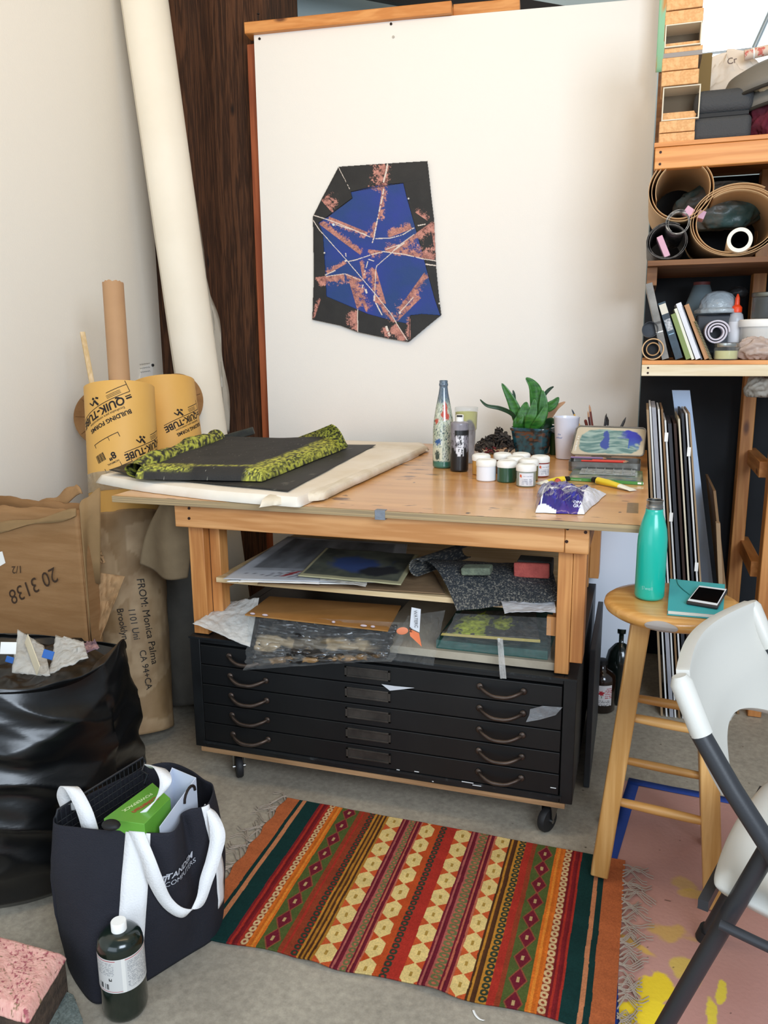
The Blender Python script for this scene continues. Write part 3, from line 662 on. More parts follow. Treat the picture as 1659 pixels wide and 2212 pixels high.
def lab_red(U, V):
    c = np.ones(U.shape+(3,))*HX('#d6d0cf'); d = np.hypot(U-.32, (V-.62)*1.6); c[(d < .17+.04*np.sin(np.arctan2(V-.62, U-.32)*6))] = HX('#b0222f'); c[(np.abs(U-.33) < .02)&(V < .5)&(V > .38)] = HX('#3b6a3a')
    l = (U > .55)&((np.floor(V*22) % 2) == 0)&(V > .35)&(V < .9)&(vn(U*30, V*22, 3) > .35); c[l] = HX('#b0404a'); l = (V < .3)&((np.floor(V*26) % 2) == 0)&(vn(U*30, V*26, 5) > .4)&(U > .1)&(U < .9); c[l] = HX('#4a4a4a'); return c
wraplabel(c, .0554, a0+.25, .062, .035, .118, cmat('printed_label', .6), t, col=lab_red, nu=50, nv=60)
c2 = atz(1335, 1512, 0)
t = simple_bottle('jug', (c2.x, c2.y, 0), [(.001, 0), (.055, 0), (.06, .008), (.06, .17), (.05, .215), (.028, .245), (.02, .25), (.02, .285), (.024, .287), (.024, .305), (.001, .305)], mat('dark_green_glass', '#0e1512', .15, coat=.4), 'black green jug half hidden behind the near stool leg, back of the bench', 'jug')
# ================================================================ folding chair
CA = Vector((1.434, -.74, 0)); CFw = Vector((.942, -.334, 0)); CS = Vector((.334, .942, 0))
def cq(f, s, h): return CA+CFw*f+CS*s+Vector((0, 0, h))
chair = thing('folding_chair', cq(.2, .23, 0), 'white plastic folding chair with a charcoal metal frame at the right edge', 'chair')
M_pl = mat('white_plastic', '#c9c6bd', .38, bump=.04, bscale=300)
M_fm = mat('charcoal_frame', '#2c2d30', .42, bump=.03, bscale=300)
WB = .462
def back_pos(U, V):
    # closed thick shell: U around section handled by solidify; U across, V down
    s = U*WB; h = .85-.225*V; curve = .035*np.sin(U*PI)
    low = np.clip((V-.55)/.45, 0, 1); pin = .085*low**1.5; s = pin*WB+(1-2*pin)*s
    h = h+.055*low**2*np.sin(U*PI)*1.0
    f = -.004+.36*(.85-h)*np.clip((.85-h)/.12, .35, 1)+(-curve)
    return (CA.x+CFw.x*f+CS.x*s, CA.y+CFw.y*f+CS.y*s, h)
o = sheet('backrest', 34, 18, back_pos, M_pl, chair, solid=.022, bevel=.008)
def seat_pos(U, V):
    a = (U-.5)*2; b = (V-.5)*2
    f = .255+.195*a*np.sqrt(1-.16*b**2); s = .225+.225*b*np.sqrt(1-.16*a**2)
    e = np.maximum(np.abs(a), np.abs(b)); h = .458-.022*np.clip((e-.8)/.2, 0, 1)**2-.008*(1-a**2)*(1-b**2)+.012*np.clip(-a, 0, 1)
    return (CA.x+CFw.x*f+CS.x*s, CA.y+CFw.y*f+CS.y*s, h)
sheet('seat', 34, 34, seat_pos, M_pl, chair, solid=.030, bevel=.010)
for s, o in ((-.018, 1), (WB+.012, -1)):
    p = [cq(-.002, s*.3+(WB*.7 if o < 0 else 0), .835), cq(.014, s, .80), cq(.16, s, .60), cq(.30, s, .36), cq(.47, s, .003)]
    MB().tube([cq(.035, s, .755), cq(.095, s, .668), cq(.16, s, .585), cq(.32, s, .32), cq(.50, s, .003)], .0165, 16, sx=1.15).obj('front_leg', M_fm, chair)
    MB().tube([cq(-.004, s, .846), cq(.0, s, .835), cq(.040, s, .752)], [.012, .0185, .0185], 16, sx=1.15).obj('frame_sleeve', M_pl, chair)
    s2 = s+.020*o
    rl = MB().tube([cq(.165, s2, .60), cq(.07, s2, .32), cq(-.03, s2, .018)], .0160, 14, sx=1.35).obj('rear_leg', M_fm, chair)
    MB().tube([cq(-.03, s2, .028), cq(-.038, s2, .002)], .0195, 14, sx=1.3).obj('foot_cap', M_rub, rl)
MB().tube([cq(.10, -.045, .43), cq(.16, -.045, .425), cq(.34, -.03, .40)], .009, 10).obj('pivot_link', M_fm, chair)
MB().bar(cq(.06, 0, .420), cq(.06, WB, .420), .018, .02).obj('cross_bar', M_fm, chair)
# ================================================================ canvases and boards stored on edge under the shelves
M_ed = {k: mat('board_'+k, v, .7, c2=v2, scale=5) for k, v, v2 in [('black', '#2a2b2f', '#3d4046'), ('white', '#dcdcd8', '#c9c9c6'), ('kraft', '#8a6c4a', '#75593b'), ('grey', '#a9a9ae', '#8b8d94'), ('blue', '#c9dcf4', '#bdd2ee'), ('cream', '#d8cfb8', '#c5bb9f'), ('brown', '#3a2418', '#2a1a12'), ('tan', '#a58c6c', '#94795a')]}
def leaner(name, ut, vt, ub, vb, th, mk, label, y=.88, depth=.62, zt=None, g=None, cat='artwork', yt=None):
    """slab on edge: its near edge runs from pixel (ut,vt) down to (ub,vb) in the plane y"""
    p = aty(ut, vt, y if yt is None else yt); q = aty(ub, vb, y); q = q+(q-p)*((q.z-.001)/(p.z-q.z)) if q.z != p.z else q
    q.z = .002; x = Vector((th, 0, 0)); dy = Vector((.0, depth, 0)); mb = MB()
    n = 7; bow = random.uniform(-.006, .006)
    rows = [q+(p-q)*i/(n-1)+Vector((bow*math.sin(PI*i/(n-1)), 0, 0)) for i in range(n)]
    vs = []; 
    for r in rows: vs += [r, r+x, r+x+dy, r+dy]
    fs = [(0, 1, 2, 3)[::-1], tuple(range(4*n-4, 4*n))]
    for i in range(n-1):
        for j in range(4): a = 4*i+j; b = 4*i+(j+1) % 4; fs.append((a, b, b+4, a+4))
    mb.add(vs, fs); o = mb.obj(name, M_ed[mk], smooth=False); return tag(o, label, cat, g)
G = 'boards and canvases stored on edge beneath the shelves'
LE = [None]
def leaner(name, ut, vt, ub, vb, th, mk, label, y=.9, depth=.34, cat='artwork', chain=True, tabs=()):
    """slab on edge: its near edge runs from pixel (ut,vt) down to (ub,vb) in the plane y; never inside its left neighbour"""
    p = aty(ut, vt, y); q = aty(ub, vb, y); s_ = (p.x-q.x)/(p.z-q.z); x0 = q.x-s_*(q.z-.002)
    x0 = max(x0, 1.380-s_*.95)
    if chain and LE[0] is not None:
        px0, ps, pth = LE[0]
        if s_ < ps: x0 = max(x0, px0+pth+.002+(ps-s_)*1.2)
        else: x0 = max(x0, px0+pth+.002)
    if chain: LE[0] = (x0, s_, th)
    zt = p.z; mb = MB(); vs = []
    for z in (.002, zt):
        x = x0+s_*z; vs += [(x, y, z), (x+th, y, z), (x+th, y+depth, z), (x, y+depth, z)]
    mb.add(vs, [(3, 2, 1, 0), (4, 5, 6, 7), (0, 1, 5, 4), (1, 2, 6, 5), (2, 3, 7, 6), (3, 0, 4, 7)])
    o = mb.obj(name, M_ed[mk], smooth=False)
    for z in tabs: x = x0+s_*z+th/2; MB().box(x-.006, x+.006, y-.0035, y+.0005, z-.016, z+.016).obj('tape_tab', M_white, o)
    return tag(o, label, cat)
L_ = [('leaning_board', 1392, 885, 1424, 1560, .008, 'tan', 'frayed tan board on edge closest to the bench, leftmost of the stored stack', ()),
 ('leaning_board', 1397, 878, 1434, 1560, .006, 'white', 'thin white board on edge just right of the frayed tan one', ()),
 ('leaning_board', 1404, 880, 1444, 1562, .014, 'grey', 'thick grey sheet bundle on edge, third from the bench', (.38,)),
 ('leaning_board', 1421, 884, 1458, 1560, .006, 'white', 'white panel left of the brown corrugated sheet among the stored boards', ()),
 ('leaning_board', 1428, 884, 1466, 1560, .007, 'kraft', 'brown corrugated sheet between two white panels in the stored stack', ()),
 ('leaning_board', 1435, 908, 1474, 1558, .006, 'white', 'slim white edged panel carrying white tape tabs, right of the corrugated sheet', (1.07, .78)),
 ('leaning_board', 1443, 915, 1482, 1556, .012, 'black', 'thick black canvas edge left of the rust brown one', ()),
 ('leaning_board', 1455, 915, 1494, 1556, .009, 'brown', 'dark rust brown painted canvas on edge in the middle of the stack', ()),
 ('leaning_board', 1465, 905, 1504, 1556, .006, 'cream', 'cream sheet standing on edge right of the rust brown canvas', ()),
 ('leaning_board', 1472, 893, 1513, 1556, .008, 'black', 'black mount board right of the cream sheet', ()),
 ('leaning_board', 1481, 893, 1524, 1556, .006, 'white', 'bright white edged panel with two tape tabs near the pale blue board', (1.02, .60)),
 ('leaning_board', 1487, 893, 1532, 1556, .006, 'tan', 'narrow tan board touching the pale blue board', ())]
for nm, ut, vt, ub, vb, th, mk, lb, tb in L_: leaner(nm, ut, vt, ub, vb, th, mk, lb, tabs=tb)
leaner('tall_board', 1452, 843, 1533, 1500, .066, 'blue', 'tall pale blue board leaning highest of the stored boards', 1.27, .02, cat='board', chain=False)
leaner('corrugated_board', 1541, 1060, 1592, 1540, .009, 'kraft', 'brown corrugated board leaning right of the pale blue board', 1.0, .4, cat='board', chain=False)
leaner('corrugated_board', 1547, 1130, 1565, 1545, .014, 'tan', 'short torn cardboard sheet in front of the taller corrugated board', .93, .03, cat='board', chain=False)
# ================================================================ things on the bench top
T0 = TZ+.0008
def Pt(u, v, z=T0): return atz(u, v, z)
def patchbox(name, m, FL, FR, BR, BL, z0, z1, parent=None, grow=0, **k):
    """flat slab whose four footprint corners are given as pixels on the plane z0"""
    P = [atz(u, v, z0) for u, v in (FL, FR, BR, BL)]
    return quadprism(P, z0, z1, grow).obj(name, m, parent, **k)
# white tissue bundle
M_tis = mat('tissue', '#eee6d8', .7, c2='#e0d3bd', scale=3, bump=.25, bscale=9)
bundle = thing('paper_bundle', (0, .5, T0), 'large bundle of white tissue wrapped paper overhanging the left end of the bench', 'paper')
TP = {'F0': Vector((-.41, .135, T0)), 'F1': Vector((.432, -.072, T0)), 'F2': Vector((-.08, 1.0, T0))}
def tis_pos(z, th, pts, seed, amp=.006, droop=0):
    A, B, C, D = [TP[p] if isinstance(p, str) else atz(p[0], p[1], z) for p in pts]; f = quadpos(A, B, C, D)
    def g(U, V):
        X, Y, Z = f(U, V); e = np.minimum(np.minimum(U, 1-U), np.minimum(V, 1-V)); 
        Y = Y-(.050*np.sin(np.clip(U, 0, 1)*PI)**.8*(1-V)**2 if droop else 0); return X+.006*(fbm(V*6, U*6, seed)-.5)*2, Y+.006*(fbm(U*7, V*5, seed+3)-.5)*2, z+th*np.clip(e*45, 0, 1)**.6+amp*(fbm(U*6, V*6, seed+5)-.3)*np.clip(e*10, 0, 1)-droop*np.clip(1-V*60, 0, 1)*np.clip((U-.2)*5, 0, 1)
    return g
def pz(u, v, z, y): return None
BZ = T0+.0005
sheet('stacked_sheets', 60, 60, tis_pos(BZ, .030, ['F0', 'F1', (905, 985), 'F2'], 1, droop=.0001), M_tis, bundle, solid=.0015)
P = [TP['F0']+Vector((.02, .01, 0)), TP['F1']+Vector((-.01, .03, 0)), atz(890, 990, BZ), TP['F2']+Vector((.01, -.02, 0))]
quadprism(P, BZ, BZ+.014).obj('sheet_edges', M_tis, bundle)
sheet('tissue_wrap', 70, 60, tis_pos(BZ+.004, .021, [(560, 1096), (700, 1080), (928, 972), (770, 966)], 11, .012), mat('tissue_thin', '#ece2d0', .5, c2='#d6c8ae', scale=7, bump=.5, bscale=12), bundle, solid=.001)
def tq(u0, v0, u1, v1, u2, v2, u3, v3): return [(u0, v0), (u1, v1), (u2, v2), (u3, v3)]
t = thing('tissue_sheet', atz(830, 955, .98), 'loose cream tissue sheet at the back of the bench against the wall board', 'paper')
sheet('tissue', 40, 20, lambda U, V: (lambda A: (A[0], A[1], A[2]+.006*fbm(U*8, V*4, 9)+.01*np.sin(V*PI)))(quadpos(atz(740, 968, .972), atz(925, 975, .957), atz(905, 958, .957), atz(560, 947, .985))(U, V)), M_tis, t, solid=.001)
# black sheet and small torn paper bits
def blk_col(U, V):
    c = np.ones(U.shape+(3,))*HX('#191816'); c = mixc(c, HX('#2a2825')*np.ones_like(c), fbm(U*5, V*5, 2)*1.5-.4)
    c[(fbm(U*38, V*30, 7) > .80)] = HX('#5c5a52'); return c
bs = sheet('black_sheet', 120, 60, lambda U, V: (lambda A: (A[0], A[1], A[2]+.004*fbm(U*5, V*4, 3)+.012*np.clip((.16-U)/.16, 0, 1)))(quadpos(atz(236, 1024, .986), atz(622, 1062, .986), atz(812, 962, .984), atz(430, 958, 1.024))(U, V)), cmat('black_paper', .6, .1, 60), None, blk_col, solid=.0015)
tag(bs, 'black paper sheet lying between the folded painting and the white bundle', 'paper')
# folded painting
def fp_col(U, V, edge=0):
    n = fbm(U*75+np.clip((U-.968)/.032, 0, 1)*7, V*62-np.clip((.036-V)/.036, 0, 1)*6, 3, 5); n2 = fbm(U*6, V*5, 9)
    blk = mixc(HX('#1b1a18'), HX('#2d2b28'), n2*1.6-.3)
    yel = mixc(HX('#4f5220'), HX('#c2c24c'), (n-.38)*3.4)
    e = np.maximum(np.clip((U-.84)/.05+n2-.5, 0, 1), np.clip((.11+.05*n2-V)/.03, 0, 1)*np.clip((.45-U)*6+n2-.4, 0, 1)*np.clip((V-.012)*90, .0, 1))
    e = np.maximum(e, np.clip((.07-U)/.02, 0, 1))
    e = np.maximum(e, .8*(np.abs(V-.075-.03*n2) < .02)*(U < .85)); m = e*(n > .42-.1*e); c = mixc(blk, yel, m)
    spots = (vn(U*160, V*90, 21) > .975)&(U > .12); c[spots] = HX('#b9b7a8'); return c
paint = thing('folded_painting', (.2, .35, .984), 'folded black canvas painting with textured yellow green edges on top of the black sheet', 'artwork')
FA, FB, FC, FD = atz(292, 1036, .990), atz(566, 1042, .990), atz(752, 969, .990), atz(445, 960, 1.026)
def fold_pos(U, V):
    X, Y, Z = quadpos(FA, FB, FC, FD)(U, V); e = np.minimum(np.minimum(U*1.3, (1-U)*1.1), np.minimum(V, (1-V)))
    h = .036*np.clip(e/.035, 0, 1)**.5+.004*fbm(U*6, V*6, 4); h = h+.010*np.exp(-((U-.8)/.2)**2)*V
    return X, Y, Z+h
sheet('canvas', 330, 240, fold_pos, cmat('paint_crust', .75, .5, 160), paint, fp_col)
def yroll_col(U, V):
    n = fbm(U*30, V*46, 5, 5); return mixc(HX('#20221a'), HX('#b0b344'), (n-.44)*5)
def roll_pos(U, V):
    # crumpled rolled margin along the left side, from front corner to the back
    A = np.array(atz(290, 1030, .996)); B = np.array(atz(470, 956, 1.036)); t = V[..., None]; c = A*(1-t)+B*t
    r = .022+.012*fbm(V*9, U*3, 3)+.010*np.sin(V*PI*2.2)**2; a = U*2*PI+V*5
    d = (B-A)/np.linalg.norm(B-A); n = np.cross(d, [0, 0, 1.]); w = 1+.5*(fbm(U*4, V*14, 8)-.5)
    P = c+n*(r*w*np.cos(a))[..., None]*1.2+np.array([0, 0, 1.])*(r*w*(.9*np.sin(a))+.022)[..., None]
    return P[..., 0], P[..., 1], P[..., 2]
sheet('rolled_margin', 40, 90, roll_pos, cmat('paint_crust', .75), paint, yroll_col, closeu=True)
A, B, C, D = atz(642, 952, 1.018), atz(752, 964, 1.015), aty(740, 955, 1.08), aty(648, 944, 1.1)
def flap_pos(U, V):
    P0 = np.array(atz(660, 962, 1.01)); P1 = np.array(atz(751, 966, 1.008)); Q0 = np.array(aty(640, 947, .95)); Q1 = np.array(aty(716, 917, .80))
    t = V[..., None]; u = U[..., None]; P = (P0*(1-u)+P1*u)*(1-t)+(Q0*(1-u)+Q1*u)*t
    z = P[..., 2]+.020*np.sin(V*PI)*U; return P[..., 0], P[..., 1], z
sheet('raised_flap', 50, 30, flap_pos, cmat('paint_crust', .75), paint, yroll_col, solid=.004)
pA, pB = aty(468, 953, .90), aty(548, 930, .95)
mb = MB(); mb.bar(pA+Vector((0, 0, .0)), pB, .03, .032); mb.obj('folded_strip', mat('black_canvas', '#1d201f', .6, c2='#33362f', scale=30), paint, bevel=.004)
for i, (u, v) in enumerate([(552, 1018+20), (700, 1050), (600, 1058)]):
    p = atz([612, 680, 700][i], [1051, 1009, 1078][i], [.983, .983, T0][i]); r = [.010, .008, .013][i]
    tag(MB().ell(p+Vector((0, 0, .003)), (r, r*.5, .0025), 10, 6).obj('paper_scrap', M_white), ['white paper scrap on the black sheet near its front edge', 'white scrap on the black sheet beside the yellow painted edge', 'torn white scrap on the wood by the corner of the white bundle'][i], 'paper scrap')
# ---------------------------------------------------------------- bottles and cups
def colored_lathe(name, prof, c, m, parent, col, n=64, k=60):
    """lathe with a colour field; col(A, Z) with A angle from the camera side, Z height"""
    rs = np.array([p[0] for p in prof]); zs = np.array([p[1] for p in prof]); L = np.concatenate([[0], np.cumsum(np.hypot(np.diff(rs), np.diff(zs)))]); s = np.linspace(0, L[-1], k)
    R_ = np.interp(s, L, rs); Z_ = np.interp(s, L, zs); a0 = camang(c)
    def pos(U, V): 
        i = V*(k-1); r = np.interp(i, np.arange(k), R_); z = np.interp(i, np.arange(k), Z_); a = a0+U*2*PI; return c[0]+r*np.cos(a), c[1]+r*np.sin(a), c[2]+z
    def cc(U, V): 
        i = V*(k-1); z = np.interp(i, np.arange(k), Z_); a = (U*2*PI+PI) % (2*PI)-PI; return col(a, z)
    return sheet(name, n, k, pos, m, parent, cc, closeu=True, ang=60)
c = Pt(957, 1009); bt = thing('glass_bottle', c, 'tall pale green glass bottle spattered with red blue and grey paint on the bench', 'bottle')
def bcol(a, z):
    n = fbm(a*9+20, z*90, 1, 5); c = mixc(HX('#a9b7a0'), HX('#d3d6c6'), (n-.3)*2.4)
    c = mixc(c, HX('#5f6f7f')*np.ones_like(c), np.clip((z-.225)/.03+(n-.5)*2, 0, 1))
    c = mixc(c, HX('#41585c')*np.ones_like(c), ((fbm(a*16+3, z*160, 5, 4)-.60)*14))
    for (aa, zz, ra, rz) in [(.25, .222, .35, .022), (.05, .20, .3, .02), (.35, .195, .3, .02), (-.75, .175, .28, .010)]:
        d = np.hypot((a-aa)/ra, (z-zz)/rz)+(fbm(a*12, z*200, 9)-.5)*1.4; c = mixc(c, HX('#b8503f')*np.ones_like(c), (1-d)*5)
    d = np.hypot((a+.55)/.35, (z-.098)/.013)+(fbm(a*16, z*220, 4)-.5)*1.8; c = mixc(c, HX('#3c5f93')*np.ones_like(c), (1-d)*4)
    m = (z > .03)&(z < .078)&(a < -.1)&(a > -1.2); c[m] = (HX('#cfd0b6')*np.ones_like(c))[m]; d = np.hypot((a+.6)/.35, (z-.052)/.018)+(n-.5)*1.5; c = mixc(c, HX('#33463f')*np.ones_like(c), (1-d)*4)
    m = np.clip((.028-z)/.004, 0, 1); c = mixc(c, HX('#3d7363')*np.ones_like(c), m); return c
colored_lathe('bottle_glass', [(.001, 0), (.034, 0), (.039, .006), (.039, .03), (.0385, .14), (.036, .175), (.028, .225), (.0185, .272), (.0155, .293), (.0150, .300), (.0168, .303), (.0168, .309), (.0150, .312), (.0155, .320), (.0135, .3215), (.012, .316)], c, cmat('painted_glass', .16, .1, 90, coat=.7), bt, bcol, 96, 130)
c = Pt(992, 1017); bt = thing('squeeze_bottle', c, 'black ink stained squeeze bottle with a white flip cap in front of the tall bottle', 'bottle')
def kcol(a, z):
    n = fbm(a*5+9, z*60, 2, 5); c = mixc(HX('#8e8b92'), HX('#77747c'), n); c = mixc(c, HX('#141416')*np.ones_like(c), (n-.42+np.clip((.075-z)/.03, -1, 1)*.4)*9)
    m = (z > .130)&(z < .150)&(a > -.6); c[m] = HX('#0d0d0e')
    m = (z > .058)&(z < .130)&(np.abs(a-.05) < .42)&(n < .60); c[m] = HX('#d9dade'); l = m&((np.floor(z*500) % 3) == 0)&(np.abs(a) < .25)&(z > .09); c[l] = HX('#4a4a52'); 
    d = (fbm(a*8+30, z*100, 6, 5) > .60)&(z < .14); c[d] = HX('#121214'); return c
colored_lathe('bottle_body', [(.001, 0), (.029, 0), (.0325, .004), (.0325, .170), (.031, .176), (.016, .180), (.001, .180)], c, cmat('inked_plastic', .35, coat=.2), bt, kcol, 72, 90)
MB().lathe([(.014, .1795), (.014, .201), (.012, .2035), (.001, .2035)], c, 28).obj('flip_cap', M_white, bt)
MB().box(c.x-.008, c.x+.012, c.y-.0155, c.y-.012, c.z+.1965, c.z+.2025).obj('cap_tab', M_bk, bt)
c = Pt(1006, 999); g = thing('paint_tumbler', c, 'clear plastic tumbler of dried yellow green paint behind the squeeze bottle', 'cup')
def gcol(a, z):
    n = fbm(a*3+5, z*30, 8, 4); c = mixc(HX('#8f8788'), HX('#5b5456'), (n-.4)*3); return mixc(c, HX('#c5c16c')*np.ones_like(c), (z-.135-.03*np.sin(a*2.2+.9))*120)
colored_lathe('dried_paint', [(.001, .003), (.030, .003), (.033, .05), (.036, .125), (.0395, .130), (.0415, .195)], c, cmat('dried_paint', .55), g, gcol, 60, 70)
MB().lathe([(.032, 0), (.0345, .05), (.0375, .126), (.0415, .131), (.0435, .196), (.0445, .199), (.0445, .212), (.0430, .214)], c, 48, cap=False).obj('tumbler_wall', film('tumbler_film', '#dfe4e4', .16, .08), g)
# dark dried rosettes
c = atz(1068, 978, T0); random.seed(11); mb = MB()
for k in range(330):
    a = random.uniform(0, 2*PI); rr = random.random()**.6; hx_ = .080*rr*math.cos(a)+.0; hy = .055*rr*math.sin(a); hz = (.105 if hx_ > .0 else .070)*(1-rr**2*.7)*random.uniform(.15, 1.0)**.7+.004
    R = Euler((random.uniform(-1, 1), random.uniform(-1, 1), random.uniform(0, 6))).to_matrix()
    mb.ell(c+Vector((hx_*1.05, hy, hz)), (random.uniform(.010, .018), random.uniform(.006, .010), .003), 7, 4, R=R)
tag(mb.obj('dried_rosettes', mat('dried_plant', '#2a2622', .75, c2='#48403a', scale=40, bump=.5, bscale=80), origin=c), 'clump of black dried leafy rosettes beside the plant pot', 'dried plant', kind='stuff')
mb = MB()
for k in range(16): mb.ell(c+Vector((random.uniform(-.03, .03), -.055+random.uniform(-.01, .01), random.uniform(.006, .03))), random.uniform(.004, .006), 8, 6)
tag(mb.obj('dried_berries', mat('dark_berry', '#5a1016', .35), origin=c+Vector((0, -.06, 0))), 'small dark red dried berries at the foot of the black rosettes', 'dried berries', kind='stuff')
# potted plant
pc = Pt(1150, 982)+Vector((0, .05, 0)); pot = thing('potted_plant', pc, 'leafy green potted plant in a square teal glazed pot against the wall board', 'plant')
def potsec(U, V, w0=.066, w1=.086, h=.112):
    a = U*2*PI+.35; n = 5.; ca, sa = np.cos(a), np.sin(a); r = (np.abs(ca)**n+np.abs(sa)**n)**(-1/n)
    prof = np.interp(V, [0, .06, .88, .9, .97, 1.0], [w0-.004, w0, w1-.003, w1+.001, w1+.002, w1-.004]); z = np.interp(V, [0, .06, .88, .9, .97, 1.0], [0, .004, h-.014, h-.012, h-.002, h])
    b = .35-.62; x = prof*r*ca; y = prof*r*sa; return pc.x+x*math.cos(b)-y*math.sin(b), pc.y+x*math.sin(b)+y*math.cos(b), pc.z+z
def potcol(U, V):
    n = fbm(U*40, V*7, 4, 5); c = mixc(HX('#143b45'), HX('#1f5360'), n*1.5-.2); c = mixc(c, HX('#1b2529')*np.ones_like(c), (.47-n)*8); return mixc(c, HX('#5d3c2c')*np.ones_like(c), (np.clip((fbm(U*26, V*12, 9)-.60)*16, 0, 1)*(V > .3)))
sheet('pot', 96, 40, potsec, cmat('glaze', .22, coat=.6), pot, potcol, closeu=True)
MB().lathe([(.001, .094), (.072, .094), (.074, .088)], pc, 24).obj('soil', mat('soil', '#3a2c22', .95, bump=.6, bscale=90), pot)
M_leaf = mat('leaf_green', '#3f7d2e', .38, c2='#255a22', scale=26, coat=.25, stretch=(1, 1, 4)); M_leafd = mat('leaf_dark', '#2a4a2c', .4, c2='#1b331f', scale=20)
def leaf(pts, w, m=M_leaf, tw=0, cup=.25, name='leaf'):
    S = spline(pts, 8); k = len(S); prof = [w*(math.sin(PI*min(1, (i/(k-1))*.93+.07)**.8))**.75+.0012 for i in range(k)]; v = np.array([0]); rows = []
    view = Vector(CAM)-pc; view.z *= .3; view.normalize()
    for i, p in enumerate(S):
        d = (S[min(i+1, k-1)]-S[max(i-1, 0)]).normalized(); sd = d.cross(view).normalized(); nn = sd.cross(d); sd = (Matrix.Rotation(tw*(i/(k-1)), 3, d) @ sd)
        rows.append([p+sd*prof[i]*q+nn*cup*prof[i]*(abs(q)**2-.5) for q in (-1, -.5, 0, .5, 1)])
    mb = MB(); mb.add([q for r in rows for q in r], [(5*i+j, 5*i+j+1, 5*i+j+6, 5*i+j+5) for i in range(k-1) for j in range(4)]); return mb.obj(name, m, pot, solid=.0012)
def L3(lst): return [aty(u, v, pc.y+dy) for u, v, dy in lst]
leaf(L3([(1124, 928, -.01), (1118, 900, -.03), (1105, 866, -.04), (1084, 828, -.05)]), .022)
leaf(L3([(1156, 928, 0), (1160, 890, .0), (1158, 850, -.01), (1150, 830, -.02), (1136, 816, -.03)]), .027, tw=.3)
leaf(L3([(1165, 925, -.02), (1172, 895, -.02), (1174, 868, -.02), (1172, 843, -.02)]), .020)
leaf(L3([(1140, 928, -.04), (1146, 905, -.06), (1152, 885, -.06), (1155, 862, -.06)]), .020)
leaf(L3([(1128, 928, -.03), (1130, 905, -.05), (1134, 885, -.05), (1137, 868, -.05)]), .026)
leaf(L3([(1150, 928, -.05), (1164, 912, -.07), (1174, 893, -.07), (1182, 872, -.07)]), .018)
leaf(L3([(1176, 885, -.01), (1188, 878, -.01), (1198, 870, -.01), (1207, 858, -.01)]), .018)
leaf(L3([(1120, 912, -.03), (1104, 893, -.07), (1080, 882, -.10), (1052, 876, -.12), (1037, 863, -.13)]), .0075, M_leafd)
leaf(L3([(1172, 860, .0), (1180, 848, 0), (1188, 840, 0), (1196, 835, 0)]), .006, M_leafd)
leaf(L3([(1118, 928, -.04), (1118, 915, -.05), (1124, 900, -.05), (1122, 896, -.05)]), .018)
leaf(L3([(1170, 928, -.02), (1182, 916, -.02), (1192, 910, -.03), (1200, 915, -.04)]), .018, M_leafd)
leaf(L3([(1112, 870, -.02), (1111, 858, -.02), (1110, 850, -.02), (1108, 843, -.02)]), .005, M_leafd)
leaf(L3([(1176, 918, .01), (1188, 898, .01), (1202, 880, 0), (1221, 868, 0)]), .012, mat('dry_leaf', '#b98f6b', .7, c2='#a57c5a'), name='dry_leaf')
c = Pt(1193, 984)+Vector((.004, .03, 0)); tag(MB().lathe([(.001, 0), (.016, 0), (.018, .004), (.018, .085), (.018, .088), (.018, .004)], c, 24).obj('green_glass', mat('green_glass', '#2c4a22', .12, coat=.4), origin=c), 'small dark green glass wedged between the teal pot and the white cup', 'glass')
# tall white cup
c = Pt(1221, 990); cup = thing('white_cup', c, 'tall white tapered cup with faint blue print, right of the teal plant pot', 'cup')
MB().lathe([(.001, .001), (.036, .001), (.0375, .004), (.050, .160), (.0515, .1625), (.0515, .166), (.0485, .166), (.047, .160), (.035, .01), (.001, .008)], c, 48).obj('cup_wall', mat('ceramic_white', '#dfe3f0', .25, coat=.4), cup)
rr = lambda z: .0377+(.050-.0375)*(z-.004)/.156
text('printed_word', 'the', .011, mat('print_blue', '#3f6fae', .5), cup, cylplace(c, rr(.092)+.0006, camang(c)-.80, c.z+.096), cut=.003, shear=.3)
text('printed_word', 'school', .011, mat('print_blue', '#3f6fae', .5), cup, cylplace(c, rr(.084)+.0007, camang(c)-1.02, c.z+.083), cut=.003, shear=.3)
# brushes in a jar behind the tin
c = Vector((aty(1300, 960, 1.22).x, 1.22, T0)); jr = thing('brush_jar', c, 'glass jar hidden behind the paint tin that holds the brushes', 'jar')
MB().lathe([(.001, 0), (.040, 0), (.042, .004), (.042, .085), (.040, .085), (.040, .006), (.001, .006)], c, 32).obj('jar_wall', film('jar_film', '#cfd6d6', .3, .1), jr)
def stickthing(name, tip, base, r, m, label, tipm=None, tl=.02, tr=None, cat='brush'):
    t = thing(name, base, label, cat); d = (tip-base).normalized(); q = tip-d*tl
    MB().tube([base, q], r, 10).obj('handle', m, t); MB().tube([q, q+d*tl*.6, tip], [tr or r, (tr or r)*.85, .0006], 10).obj('tip', tipm or m, t)
def bpt(u, v, y): return aty(u, v, y)
M_hb = mat('brush_handle_black', '#26272a', .35); M_hr = mat('handle_redbrown', '#6b3128', .4)
